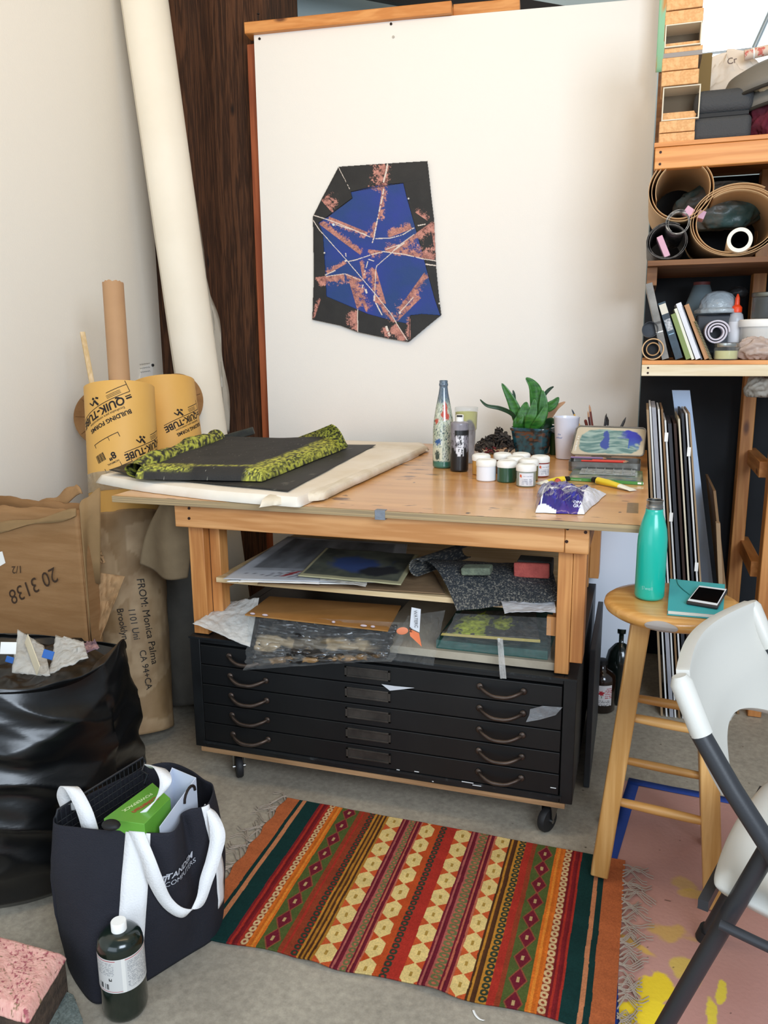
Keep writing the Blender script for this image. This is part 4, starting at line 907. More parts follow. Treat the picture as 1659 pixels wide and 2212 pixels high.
for nm, tu, tv, bx, by, r, m, tm, tl, tr, lb in [
  ('pencil', 1235, 884, 1262, 1.19, .0035, mat('pencil_yellow', '#d8a43c', .5), mat('graphite_dark', '#3a4250', .5), .022, .0035, 'yellow pencil tip just right of the white cup rim'),
  ('color_pencil', 1273, 874, 1290, 1.20, .0042, M_hr, mat('pencil_wood', '#b98a68', .6), .028, .0042, 'tallest reddish brown pencil standing behind the paint tin'),
  ('color_pencil', 1270, 888, 1284, 1.22, .004, mat('handle_maroon', '#4c2226', .4), mat('pencil_wood', '#b98a68', .6), .024, .004, 'shorter maroon pencil close behind the tallest brown pencil'),
  ('paintbrush', 1310, 893, 1298, 1.21, .0042, M_hb, M_hb, .03, .0046, 'slim black brush handle leaning right behind the paint tin'),
  ('paintbrush', 1312, 900, 1306, 1.23, .006, mat('ferrule_grey', '#8b8a86', .4, .4), mat('bristle_black', '#17181b', .6), .035, .0085, 'fat round black bristle brush in the middle of the brushes'),
  ('paintbrush', 1352, 901, 1318, 1.21, .0045, mat('ferrule_steel', '#8e9296', .3, .8), mat('bristle_grey', '#3b4046', .5), .045, .006, 'grey pointed brush at the right end of the brushes'),
  ('cap_stub', 1264, 906, 1278, 1.24, .006, M_hr, M_hr, .008, .006, 'short dark brown stub left of the tallest brown pencil')]:
    base = Vector((aty(bx, 960, by).x, by, T0+.008)); base.x = max(c.x-.030, min(c.x+.030, base.x)); stickthing(nm, aty(tu, tv, 1.19 if tu < 1280 else 1.26), base, r, m, lb, tm, tl, tr, cat='pencil' if 'pencil' in nm else 'brush')
# paint tin with open lid
M_tin = mat('tin_metal', '#8d8b86', .32, .85, c2='#6f6c66', scale=14)
tx0, tx1 = aty(1228, 1000, .80).x, aty(1384, 1003, .80).x
tin = thing('watercolor_tin', ((tx0+tx1)/2, .87, T0), 'open metal watercolour tin, its raised lid smeared with grey green and blue paint', 'paint tin')
def rrect(x0, x1, y0, y1, r, n=5):
    P = []
    for cx, cy, a in ((x1-r, y0+r, -PI/2), (x1-r, y1-r, 0), (x0+r, y1-r, PI/2), (x0+r, y0+r, PI)):
        for i in range(n+1): t = a+PI/2*i/n; P.append((cx+r*math.cos(t), cy+r*math.sin(t)))
    return P
def tray(z0, z1, y0, y1, m, name, th=.0015, dx=0):
    o = rrect(tx0+dx, tx1+dx, y0, y1, .014); i = rrect(tx0+dx+th, tx1+dx-th, y0+th, y1-th, .0125); n = len(o); mb = MB()
    mb.add([(x, y, z0) for x, y in o]+[(x, y, z1) for x, y in o]+[(x, y, z1) for x, y in i]+[(x, y, z0+th) for x, y in i],
      [tuple(range(n-1, -1, -1))]+[(j, (j+1) % n, n+(j+1) % n, n+j) for j in range(n)]+[(n+j, n+(j+1) % n, 2*n+(j+1) % n, 2*n+j) for j in range(n)]+[(2*n+j, 2*n+(j+1) % n, 3*n+(j+1) % n, 3*n+j) for j in range(n)]+[tuple(3*n+j for j in range(n))])
    return mb.obj(name, m, tin)
tray(T0, T0+.016, .80, .935, M_tin, 'lower_tray'); tray(T0+.0175, T0+.0345, .79, .93, M_tin, 'upper_tray')
l0, l1, l2, l3 = aty(1234, 981, .935), aty(1388, 985, .935), aty(1394, 926, .99), aty(1249, 921, .99)
def lid_col(U, V):
    n = fbm(U*7, V*5, 3, 5); c = mixc(HX('#c2b49b'), HX('#b3a58b'), n); u = U*2.3; v = V
    d = np.maximum(np.abs((U-.52)/.43), np.abs((V-.5)/.42))**3*1.0; m = np.clip((1-(((U-.52)/.44)**4+((V-.48)/.44)**4)+(n-.5)*.8)*6, 0, 1)
    sw = fbm(U*5+np.sin(V*9)*.3, V*16+np.sin(U*8), 6, 4); pc_ = mixc(HX('#4d7370'), HX('#93a89e'), (sw-.38)*3); c = mixc(c, pc_, m)
    b = np.clip((U-.60-.25*(1-V)*0+.12*(n-.5)*4-.22*(V < .55)*0)*6, 0, 1)*np.clip((V-.18+(n-.5))*6, 0, 1)*(~((U < .78)&(V < .62))); c = mixc(c, mixc(HX('#16249a'), HX('#2f5fa0'), (.55-V)*3+n-.3), m*b)
    b2 = np.clip((1-np.hypot((U-.45)/.07, (V-.5)/.32)+(n-.5)*1.6)*6, 0, 1); return mixc(c, HX('#233f8c')*np.ones_like(c), m*b2)
sheet('lid_inside', 160, 80, quadpos(l0, l1, l2, l3), cmat('lid_enamel', .5), tin, lid_col)
nrm = (l1-l0).cross(l3-l0).normalized(); lidc = (l0+l1+l2+l3)/4
if nrm.y > 0: nrm = -nrm
mb = MB(); o_ = [lidc+(p-lidc)*1.03 for p in (l0, l1, l2, l3)]
rm = []
for i in range(4):
    a, b = o_[i], o_[(i+1) % 4]; p_ = o_[i-1]; rm += [a+(p_-a).normalized()*.012, a+(p_-a).normalized()*.004+(b-a).normalized()*.004, a+(b-a).normalized()*.012]
mb.tube([p+nrm*.002 for p in rm], .0028, 8, closed=True); mb.obj('lid_rim', M_tin, tin)
mb = MB(); n = len(rm); mb.add([p-nrm*.002 for p in rm]+[p-nrm*.001 for p in rm], [tuple(range(n)), tuple(range(2*n-1, n-1, -1))]); mb.obj('lid_back', M_tin, tin)
Rl = Matrix(((l3-l0).normalized(), (l0-l1).normalized(), -nrm)).transposed()
text('lettering', 'DEMBUTO  A A', .009, M_white, tin, lambda x, y: l0+(l1-l0)*.055+(l3-l0)*.12+(l3-l0).normalized()*x+(l0-l1).normalized()*(y)+nrm*.0008)
for i, (u0, v0, u1, v1, col, r, lb) in enumerate([(1262, 983, 1348, 990, '#c9312a', .0035, 'red pencil with worn print lying across the open paint tin'), (1240, 977, 1305, 984, '#8a6f95', .0036, 'mauve pencil lying at the back left of the open paint tin'), (1285, 981, 1352, 986, '#d1402f', .0032, 'second red pencil close behind the first one in the paint tin')]):
    a, b = atz(u0, v0, T0+.036), atz(u1, v1, T0+.036); b.y = a.y = [.815, .900, .840][i]; t = thing('color_pencil', a, lb, 'pencil'); d = (b-a).normalized()
    MB().tube([a, b], r, 6).obj('barrel', mat('pencil_%d' % i, col, .4), t); MB().tube([b, b+d*.012], [r, .0008], 6).obj('sharpened_tip', mat('pencil_wood', '#b98a68', .6), t)
# green pad with a clear lidded palette
pad = thing('sketch_pad', atz(1305, 1030, T0), 'green spined book with dark foliage cover lying in front of the paint tin', 'book')
def padcol(U, V):
    n = fbm(U*9, V*7, 6, 5); c = mixc(HX('#2e3b27'), HX('#7c8a58'), (n-.38)*3.5); return mixc(c, HX('#9c7a5c')*np.ones_like(c), ((fbm(U*5+4, V*9, 2)-.62)*12)*(V < .3))
A, B, C, D = atz(1227, 1031, T0+.011), atz(1389, 1041, T0+.011), Vector((0, 0, 0)), Vector((0, 0, 0)); C = Vector((B.x-.002, .785, T0+.011)); D = Vector((A.x+.004, .785, T0+.011))
sheet('cover', 120, 70, quadpos(A, B, C, D), cmat('pad_cover', .25, coat=.5), pad, padcol)
quadprism([A, B, C, D], T0+.0005, T0+.0108).obj('green_spine', mat('pad_green', '#4c8a45', .4), pad)
dr = (B-A).normalized(); Rp = Matrix((dr, Vector((0, 0, 1)), dr.cross(Vector((0, 0, 1))))).transposed()
text('title', 'Commercial', .0065, mat('pale_print', '#cfe0c4', .5), pad, (A+dr*.012-Vector((0, .0007, .0085)), Rp))
mb = MB(); q = A+dr*.225; mb.box(q.x, q.x+.018, q.y-.0016, q.y-.0006, T0+.003, T0+.0085); mb.obj('price_tag', M_white, pad)
pal = thing('clear_palette', atz(1310, 1015, T0+.012), 'transparent lidded plastic palette on the green book, in front of the paint tin', 'palette')
P = [atz(1250, 1026, T0+.012), atz(1372, 1032, T0+.012)]; mb = MB(); mb.box(P[0].x, P[1].x, .66, .775, T0+.0125, T0+.0145)
for k in range(6): x = P[0].x+.02+k*.03; mb.box(x, x+.0015, .668, .765, T0+.0145, T0+.021)
mb.obj('palette_base', film('palette_film', '#cfd3d0', .45, .1), pal)
tube_ = []
def paint_tube(cap, end, r, mb_, mlab, label, mcap=M_bk):
    t = thing('paint_tube', (cap+end)/2-Vector((0, 0, r)), label, 'paint tube'); d = (end-cap).normalized(); L = (end-cap).length; sd = Vector((-d.y, d.x, 0)).normalized(); up = Vector((0, 0, 1)); c0 = cap+d*.016
    MB().tube([cap, cap+d*.013], [r*.75, r*.8], 16).obj('cap', mcap, t); vs = []; n = 20; rows = [(0, .55, .55), (.006, .98, .98), (.3*L, 1., .9), (.6*L, 1.15, .6), (.85*L, 1.3, .25), (L-.016, 1.35, .06)]
    for (s, w, h) in rows:
        for j in range(n): a = 2*PI*j/n; vs.append(c0+d*s+sd*(r*w*math.cos(a))+up*(r*h*math.sin(a)-r*(1-h)*(.85)))
    fs = [(i*n+j, i*n+(j+1) % n, (i+1)*n+(j+1) % n, (i+1)*n+j) for i in range(5) for j in range(n)]+[tuple(range(n)), tuple(5*n+j for j in range(n))]
    m = MB(); m.add(vs, fs); o = m.obj('tube_body', [mb_, mlab], t)
    for p in o.data.polygons:
        i = p.index//n
        if i in (1, 2): p.material_index = 1
M_tw = mat('tube_white', '#e8e4d2', .4); M_ty = mat('tube_yellow', '#e3c832', .4)
paint_tube(atz(1229, 1034, T0+.011), atz(1163, 1040, T0+.011), .011, M_tw, M_ty, 'white and yellow paint tube with black cap between the jars and the blue packet')
paint_tube(atz(1204, 1038, T0+.012), atz(1214, 1066, T0+.011), .011, M_tw, mat('tube_red', '#c4272b', .4), 'red banded paint tube poking out from behind the blue packet')
paint_tube(atz(1281, 1036, T0+.012), atz(1368, 1053, T0+.012), .012, M_tw, M_ty, 'yellow paint tube with a crumpled white tail in front of the green book')
# blue and white packet
pk = thing('foil_packet', atz(1225, 1085, T0), 'crumpled blue purple and white plastic packet near the front edge of the bench', 'packet')
A, B, C, D = atz(1157, 1108, T0), atz(1262, 1112, T0), atz(1309, 1068, T0), atz(1162, 1062, T0)
def pkp(U, V):
    X, Y, Z = quadpos(A, B, C, D)(U, V); e = np.minimum(np.minimum(U, 1-U)*1.3, np.minimum(V, 1-V)); h = .052*np.clip(e*3.4, 0, 1)**.65*(1-.45*U); h = h+(fbm(U*7, V*6, 3)-.5)*.020*np.clip(e*8, 0, 1)+.006*np.abs(np.sin(U*9+V*5))*np.clip(e*8, 0, 1)
    return X+.008*(fbm(V*5, U*3, 6)-.5), Y+.008*(fbm(U*5, V*3, 7)-.5), T0+.001+h
def pkc(U, V):
    n = fbm(U*6, V*5, 4, 3); c = mixc(HX('#10166e'), HX('#38227c'), (n-.35)*3); c = mixc(c, HX('#2a2f9a')*np.ones_like(c), (fbm(U*12, V*9, 8)-.55)*8)
    w = (U > .87-.10*V+.03*np.sin(V*9))|((V < .045+.02*np.sin(U*11))&(U < .42)); c[w] = HX('#e8e8ee'); s = np.abs(V-(.47-.12*np.sin(U*7.5)))<.022; c[s&(U > .2)&(U < .8)] = HX('#e6e6ee'); s = np.abs(U-(.10+.05*V)) < .015; c[s&(V < .6)] = HX('#e6e6ee')
    l = ((np.floor(U*60) % 2) == 0)&(V > .75)&(V < .92)&(U > .2)&(U < .6)&(vn(U*60, V*40, 2) > .4); c[l] = HX('#8f97cc'); return c
sheet('wrapper', 150, 100, pkp, cmat('glossy_wrapper', .18, .1, 40, coat=.5), pk, pkc, ang=60)
bp = atz(1238, 1102, T0+.006); text('lettering', 'OPA\nGRA', .012, mat('packet_white', '#dfe3f4', .4), pk, lambda x, y: Vector((bp.x+x*.95, bp.y-.006+y*.25, bp.z+.020+y*.9)), bold=.01)
# jars of pigment
M_lid = mat('lid_white', '#ecebe4', .35); M_jw = mat('jar_white', '#e6e8ec', .3)
def labcol(a, col2):
    def f(U, V):
        c = np.ones(U.shape+(3,))*HX('#dcdde0'); m = (np.hypot((U-.13)*1.6, V-.76)+(vn(U*22, V*22, 5)-.5)*.10 < .115); c[m] = HX('#cf5a2c')
        for v0, a_, b_, s in [(.74, .27, .9, 1), (.50, .2, .85, 2), (.38, .15, .9, 3), (.24, .18, .88, 4), (.12, .12, .9, 5)]:
            l = (np.abs(V-v0) < .028)&(U > a_)&(U < b_)&(vn(U*46, V*10+s, 7) > .38); c[l] = HX('#7d8290')
        return c
    return f
JR = .0325
def jar(u, v, content, label, lab=None, name='pigment_jar', r=JR):
    c = Pt(u, v); t = thing(name, c, label, 'jar', None)
    MB().lathe([(.001, 0), (r-.004, 0), (r-.0015, .003), (r-.0015, .050), (r-.004, .052), (.001, .052)], c, 40).obj('jar_body', content, t)
    MB().lathe([(r, .0495), (r+.0003, .051), (r+.0003, .063), (r-.0015, .068), (r-.006, .0712), (r-.012, .0722), (r-.013, .0716), (.001, .0716)], c, 40).obj('lid', M_lid, t)
    if lab is not None: wraplabel(c, r-.0009, camang(c)+lab, .050, .004, .045, cmat('jar_label', .5), t, col=labcol(0, 0), nu=60, nv=46)
    return t, c
pig = lambda n, c: mat('pigment_'+n, c, .3, coat=.5, bump=.1, bscale=120)
jar(1136, 1049, pig('sage', '#8d968a'), 'jar of pale sage pigment with a printed label, frontmost of the jars', .02)
jar(1094, 1040, pig('viridian', '#1f4a33'), 'jar of dark green pigment second from the left in the front row')
jar(1050, 1037, M_jw, 'plain white jar at the front left of the jar group', r=.0345)
jar(1039, 1024, pig('ochre', '#c99a4e'), 'jar of ochre pigment half hidden behind the plain white jar')
jar(1085, 1021, pig('umber', '#6a4a34'), 'jar in the back row whose white lid shows right of the ochre jar')
jar(1125, 1021, pig('rose', '#a86a5c'), 'jar in the back row whose lid shows next to the red jar')
jar(1166, 1028, pig('red_oxide', '#8f3a34'), 'jar of brick red pigment at the right end of the jars', .62)
jar(1113, 1030, pig('slate', '#5b6670'), 'middle jar whose lid peeks between the green jar and the back row')
jar(1142, 1036, pig('olive', '#6e6a3e'), 'jar directly behind the sage pigment jar')
# ================================================================ concrete form tubes
class Tube:
    def __init__(s, A, B, r):
        s.A = Vector(A); s.B = Vector(B); s.r = r; s.w = (s.B-s.A).normalized(); v = Vector(CAM)-s.A; s.e1 = (v-s.w*v.dot(s.w)).normalized(); s.e2 = s.w.cross(s.e1); s.L = (s.B-s.A).length
    def P(s, a, h, dr=0): r = s.r+dr; return s.A+s.w*h+s.e1*(r*math.cos(a/s.r))+s.e2*(r*math.sin(a/s.r))
    def hit(s, u, v):
        d = Vector(CF + CR*(u-829.5)/F_PX + CU*(1106-v)/F_PX); o = Vector(CAM)-s.A
        dp = d-s.w*d.dot(s.w); op = o-s.w*o.dot(s.w); a = dp.dot(dp); b = 2*dp.dot(op); c = op.dot(op)-s.r**2; D = max(b*b-4*a*c, 0); t = (-b-math.sqrt(D))/(2*a); p = o+d*t
        return math.atan2(p.dot(s.e2), p.dot(s.e1))*s.r, p.dot(s.w)
    def place(s, u, v, rot, dr=.0008):
        a0, h0 = s.hit(u, v); c, n = math.cos(rot), math.sin(rot)
        return lambda x, y: s.P(a0+x*c-y*n, h0+x*n+y*c, dr)
    def shell(s, name, m, parent, h0, h1, th=.004, dr=0, n=56, rag=0, m_in=None):
        mb = MB(); vs = []; 
        for (r, hs) in ((s.r+dr, (h0, h1)), (s.r+dr-th, (h1, h0))):
            for h in hs:
                for j in range(n): a = 2*PI*j/n; hh = h+(rag*(vn(a*6, h, 3)-.5) if rag and h == h1 else 0); vs.append(s.A+s.w*hh+s.e1*r*math.cos(a)+s.e2*r*math.sin(a))
        fs = [(k*n+j, k*n+(j+1) % n, ((k+1) % 4)*n+(j+1) % n, ((k+1) % 4)*n+j) for k in range(4) for j in range(n)]
        return mb.add(vs, fs).obj(name, m, parent)
M_yel = mat('form_yellow', '#dbab5c', .55, c2='#d3a04e', scale=2); M_in = mat('tube_inside', '#a07a52', .8)
def quik(T, u, v, rot, sc, parent, xo=0):
    """the printed block: logo, subtitle, second line"""
    pl0 = T.place(u, v, rot); pl = lambda x, y: pl0(x+xo, y)
    text('brand_lettering', 'QUIK-TUBE', .040*sc, M_ink, parent, pl, bold=.03, sx=1.0, cut=.012, shear=.12)
    text('subtitle', 'Encofrados para construccion', .0125*sc, M_ink, parent, lambda x, y: pl(x+.012, y+.034*sc), bold=.006, cut=.01)
    text('subtitle', 'BUILDING FORMS', .022*sc, M_ink, parent, lambda x, y: pl(x-.004, y+.052*sc), bold=.03, cut=.01)
    q = MB(); seg = []
    def rectln(x0, y0, x1, y1, w=.0012):
        n = max(2, int(max(abs(x1-x0), abs(y1-y0))/.008)); pts = [(x0+(x1-x0)*i/n, y0+(y1-y0)*i/n) for i in range(n+1)]; dx, dy = x1-x0, y1-y0; l = math.hypot(dx, dy); nx, ny = -dy/l*w, dx/l*w; b = len(q.v)
        for x, y in pts: q.v.append(tuple(pl(x-nx, y-ny))); q.v.append(tuple(pl(x+nx, y+ny)))
        for i in range(n): q.f.append((b+2*i, b+2*i+1, b+2*i+3, b+2*i+2)); q.mi.append(0)
    for a in [(-.03, -.008*sc, -.03, -.05*sc), (-.03, -.008*sc, .20*sc, -.008*sc), (-.03, -.036*sc, .05*sc, -.036*sc), (-.028, .012, -.006, .012, .003), (-.028, .004, -.006, .004, .002)]: rectln(*a)
    for k in range(3): rectln(.0, -.016*sc-k*.005, .055*sc, -.016*sc-k*.005, .0008)
    # small emblem: worker figure reduced to a plain mark
    for a in [(.095, -.012, .105, -.036, .004), (.105, -.036, .118, -.022, .003), (.118, -.022, .130, -.040, .0025), (.085, -.034, .095, -.042, .0035), (.103, -.040, .110, -.048, .004)]: rectln(*[x*sc for x in a[:4]], a[4])
    q.obj('printed_lines', M_ink, parent, smooth=False)
base = atz(296, 1586, 0); base.z = .022
top = aty(258, 838, base.y+.30)
TA = Tube(base, top, .128)
tl = thing('form_tube', base, 'yellow concrete form tube on the left, lower half wrapped in handwritten brown paper', 'tube')
Lt = TA.L
TA.shell('tube_wall', M_yel, tl, .30, Lt, rag=0); TA.shell('tube_lining', M_in, tl, .3, Lt-.003, .002, -.0045)
quik(TA, 266, 856, math.radians(203), 1., tl); quik(TA, 318, 962, math.radians(203), .85, tl, -.075)
pl8 = TA.place(247, 975, math.radians(203)); text('size_mark', '8"', .034, M_ink, tl, pl8, bold=.03, cut=.01); text('size_caption', 'NOMINAL', .010, M_ink, tl, lambda x, y: pl8(x-.002, y+.032), bold=.01, cut=.01)
def plate(T, u, v, rot, x0, x1, y0, y1, m, parent, name, dr=.0008, n=14):
    pl = T.place(u, v, rot, dr); mb = MB(); vs = []
    for i in range(n+1): x = x0+(x1-x0)*i/n; vs += [pl(x, y0), pl(x, y1)]
    mb.add(vs, [(2*i, 2*i+1, 2*i+3, 2*i+2) for i in range(n)]); return mb.obj(name, m, parent, smooth=False)
for k in range(9): plate(TA, 226, 985, math.radians(203), .004*k, .004*k+(.0022 if k % 3 else .003), -.016, .014, M_ink, tl, 'barcode_bar', n=2)
for (x0, x1, y0, y1) in [(-.052, .052, .052, .0545), (-.052, .052, -.064, -.0615), (-.052, -.0495, -.0625, .0535), (.049, .0515, -.0625, .0535), (-.012, -.0100, -.062, .053)]: plate(TA, 243, 980, math.radians(203), x0, x1, y0, y1, M_ink, tl, 'frame_line', n=8)
T2 = Tube(base, top, .1295); T2.shell('clear_tape', film('tape_wrap', '#c9b89a', .35, .12), tl, Lt-.40, Lt-.33, .0005)
def wrapcol(U, V):
    n = fbm(U*14, V*18, 3, 5); c = mixc(HX('#9a7d5a'), HX('#b09470'), (n-.35)*3); t = (vn(U*7, V*8, 6) > .62); return mixc(c, HX('#7f6038')*np.ones_like(c), t*.55)
def wrap_pos(T, h0, h1, r0, seed, rag=.02):
    def f(U, V):
        a = U*2*PI; r = T.r+r0+.004*(fbm(U*24, V*9, seed)-.5)*2; h = h0+(h1-h0)*V+rag*(fbm(U*14, V*0+1, seed+2)-.5)*V
        e1, e2, w, A = [np.array(q) for q in (T.e1, T.e2, T.w, T.A)]
        P = A+w*h[..., None]+(r*np.cos(a))[..., None]*e1+(r*np.sin(a))[..., None]*e2; return P[..., 0], P[..., 1], P[..., 2]
    return f
sheet('paper_wrap', 120, 90, wrap_pos(TA, .0, .80, .004, 4), cmat('wrap_paper', .7, .3, 30), tl, wrapcol, closeu=True, solid=.002)
for s_, u, v, sz in [('FROM: Monica Palma', 294, 1250, .036), ('1101 Uni', 277, 1314, .031), ('Brooklyn', 254, 1314, .031)]:
    text('handwriting', s_, sz, mat('marker_ink', '#1d1712', .6), tl, T2.place(u, v, math.radians(-83), .0085), cut=.012, sx=1.0, shear=.1)
text('handwriting', 'CA 94+CA', .031, mat('marker_ink', '#1d1712', .6), tl, T2.place(300, 1405, math.radians(-83), .0085), cut=.012)
b2 = atz(440, 1521, 0); b2.z = .022; t2 = aty(352, 828, b2.y+.30); TB = Tube(b2, t2, .128)
tr = thing('form_tube', b2, 'yellow concrete form tube on the right, greyer lower half standing behind the cabinet corner', 'tube')
TB.shell('tube_wall', M_yel, tr, .4, TB.L); TB.shell('tube_lining', M_in, tr, .4, TB.L-.003, .002, -.0045)
quik(TB, 416, 894, math.radians(203), .85, tr, -.03)
sheet('paper_wrap', 90, 50, wrap_pos(TB, .0, .72, .004, 9), mat('grey_wrap', '#6f6a60', .8, c2='#5b5851', scale=5, bump=.3, bscale=20), tr, None, closeu=True, solid=.002)
# cardboard end discs
def disc(name, c, R, nrm, label):
    t = thing(name, c-Vector((0, 0, R)), label, 'cardboard disc'); Rm_ = frame(nrm)
    MB().lathe([(.001, -.002), (R-.002, -.002), (R, 0), (R-.002, .003), (R*.9, .004), (.001, .004)], c, 44, Rm_).obj('face', mat('disc_kraft', '#9a7347', .75, c2='#80592f', scale=9, bump=.4, bscale=14), t)
    mb = MB()
    for k in range(9): a = k*2*PI/9+.3; d = Rm_@Vector((math.cos(a), math.sin(a), 0)); mb.tube([c+d*R*.12+Rm_@Vector((0, 0, .0045)), c+d*R*.93+Rm_@Vector((0, 0, .0045))], .0014, 5)
    mb.obj('crease', mat('crease_brown', '#77532d', .8), t)
disc('cardboard_disc', aty(222, 902, .665), .118, Vector((.35, -.95, .15)), 'brown cardboard disc with folded creases standing left of the left form tube')
disc('cardboard_disc', aty(380, 868, .985), .125, Vector((.20, -1, .2)), 'brown cardboard disc behind the right form tube')
# kraft mailing tube and stick inside the left tube
tb, tt_ = TA.P(.0, Lt-.42, -.060), aty(244, 612, base.y+.30)
KT = Tube(TA.P(.02, .85, -.07), tt_, .038)
kt = thing('mailing_tube', KT.A, 'plain brown mailing tube standing inside the left form tube', 'tube'); KT.shell('tube_wall', mat('kraft_smooth', '#b48d66', .7, c2='#ab8460', scale=4), kt, 0, KT.L, .004, rag=.008)
sa, sb = TA.P(-.06, .85, -.04), aty(178, 718, base.y+.33); tag(MB().bar(sa, sb, .018, .012).obj('wood_strip', wood('strip_wood', '#dcc39c', '#c5a878', 'z', .6, knots=False), bevel=.001), 'thin pale wooden strip standing inside the left form tube', 'stick')
# rolled paper
ra, rb = aty(443, 940, 1.13), aty(311, 0, 1.17); d = (rb-ra).normalized(); r0 = ra-d*((ra.z-.03)/d.z); r1 = ra+d*((3.02-ra.z)/d.z)
RP = Tube(r0, r1, .103); rp = thing('paper_roll', r0, 'tall roll of white paper leaning beside the dark timber post', 'paper roll')
sheet('rolled_paper', 96, 60, lambda U, V: (lambda a, r, h: tuple(RP.A[i]+RP.w[i]*h+RP.e1[i]*r*np.cos(a)+RP.e2[i]*r*np.sin(a) for i in range(3)))(U*2.55*PI-.35*PI, RP.r-.010*U+.0015*fbm(V*16, U*3, 2), V*RP.L), mat('roll_paper', '#efe8d8', .6, c2='#e9e1cf', scale=2, bump=.08, bscale=14), rp, solid=.0015)
# plastic sleeve flapping behind the roll
def slv(pix, y, name, m, parent, solid=.0008, dy=0.03):
    P = [aty(u, v, y+dy*math.sin(i*1.3)) for i, (u, v) in enumerate(pix)]; return P
ps = thing('plastic_sleeve', aty(470, 930, 1.3), 'torn cloudy plastic sleeve showing along the right side of the paper roll', 'plastic sheet')
L1 = [(404, 330), (420, 470), (432, 560), (446, 680), (452, 760), (462, 850), (474, 935)]; R1 = [(408, 330), (438, 540), (449, 615), (472, 690), (482, 770), (493, 850), (497, 935)]
S1 = spline([aty(u, v, 1.26) for u, v in L1], 6); S2 = spline([aty(u, v, 1.33) for u, v in R1], 6); mb = MB(); vs = []
for i, (a, b) in enumerate(zip(S1, S2)):
    for j in range(7): t = j/6; p = a+(b-a)*t; vs.append(p+Vector((0, .010*math.sin(j*1.9+i*.5), 0)))
mb.add(vs, [(7*i+j, 7*i+j+1, 7*i+j+8, 7*i+j+7) for i in range(len(S1)-1) for j in range(6)]); mb.obj('sleeve', mat('cloudy_plastic', '#b9b3a6', .35, alpha=.82, bump=.5, bscale=18), ps, solid=.001)
# pinned note
n0, n1, n2, n3 = [at(u, v, 'x', -.917) for u, v in [(299, 825), (330, 826), (330, 784), (306, 792)]]
nt_ = thing('paper_note', (n0+n2)/2, 'small handwritten white note pinned to the left wall behind the mailing tube', 'note')
mb = MB(); o_ = Vector((.0015, 0, 0)); mb.add([n0, n1, n2, n3]+[p+o_ for p in (n0, n1, n2, n3)], [(3, 2, 1, 0), (4, 5, 6, 7), (0, 1, 5, 4), (1, 2, 6, 5), (2, 3, 7, 6), (3, 0, 4, 7)]); mb.obj('paper', M_white, nt_, smooth=False)
u_ = (n1-n0).normalized(); Rn = Matrix((u_, Vector((0, 0, 1)), u_.cross(Vector((0, 0, 1))))).transposed()
mb = MB()
for k in range(3):
    S = [n0+(n1-n0)*(.15+.7*i/16)+Vector((.0022, 0, .045+.018*k+.003*math.sin(i*2.3+k)+.0006*i)) for i in range(17)]; mb.tube(S, .0007, 4)
mb.obj('handwriting', M_ink, nt_); MB().ell(n2+Vector((.006, -.01, -.01)), .007, 10, 8).obj('pin', M_bk, nt_)
# ================================================================ cardboard box with torn flaps
bxx1 = aty(165, 1100, -.02).x; bx = thing('cardboard_box', (-.62, .15, 0), 'big open cardboard box with torn flaps and upside down marker writing at the left wall', 'box')
ztop = aty(165, 1102, -.02).z
def wall(name, A, B, z0, z1, m=M_card, th=.005, seed=1, rag=.006):
    A = Vector(A); B = Vector(B); return sheet(name, 40, 30, lambda U, V: (A.x+(B.x-A.x)*U, A.y+(B.y-A.y)*U+.004*np.sin(U*5+V*4), z0+(z1-z0)*V+rag*(vn(U*18, V*0, seed)-.5)*2*V), m, bx, solid=th)
XL = -.895
wall('front_wall', (XL, -.02, 0), (bxx1, -.02, 0), .003, ztop, seed=2); wall('right_wall', (bxx1, -.015, 0), (bxx1, .05, 0), .003, ztop, seed=3, rag=.002); wall('back_wall', (XL, .13, 0), (bxx1-.01, .055, 0), .003, ztop+.0, seed=4); wall('left_wall', (XL, -.02, 0), (XL, .13, 0), .003, ztop, seed=5)
M_cd = mat('cardboard_olive', '#94764f', .85, c2='#836843', scale=5, bump=.1, bscale=50)
f1 = [aty(0, 1095, .30), aty(120, 1068, .25), aty(165, 1045, .22), aty(150, 1075, .12), aty(0, 1120, .16)]
def loft(name, top, bot, m, parent, solid=.004, n=5):
    A = spline(top, n); B = spline(bot, n); k = min(len(A), len(B)); vs = []; 
    for i in range(k):
        for j in range(5): t = j/4; p = A[i]+(B[i]-A[i])*t; vs.append(p+Vector((0, 0, .006*math.sin(i*.9+j))))
    mb = MB(); mb.add(vs, [(5*i+j, 5*i+j+1, 5*i+j+6, 5*i+j+5) for i in range(k-1) for j in range(4)]); return mb.obj(name, m, parent, solid=solid)
Y = .16
loft('back_flap', [aty(-14, 1096, .14), aty(60, 1088, .13), aty(110, 1077, .12), aty(140, 1060, .11), aty(165, 1044, .10)], [aty(-14, 1122, .12), aty(60, 1112, .11), aty(110, 1098, .10), aty(140, 1088, .09), aty(178, 1066, .08)], mat('cardboard_torn', '#a98257', .85, c2='#8c6a43', scale=7, bump=.3, bscale=30), bx)
loft('side_flap', [Vector((bxx1+.004, -.01, ztop+.012)), aty(190, 1070, .02), aty(217, 1056, .05)], [Vector((bxx1+.004, -.01, .42)), aty(190, 1262, .02), aty(217, 1262, .05)], M_cd, bx)
loft('front_lip', [aty(-10, 1132, -.025), aty(80, 1118, -.027), aty(164, 1100, -.027)], [aty(-10, 1150, -.030), aty(80, 1134, -.031), aty(164, 1116, -.030)], M_cd, bx, .003)
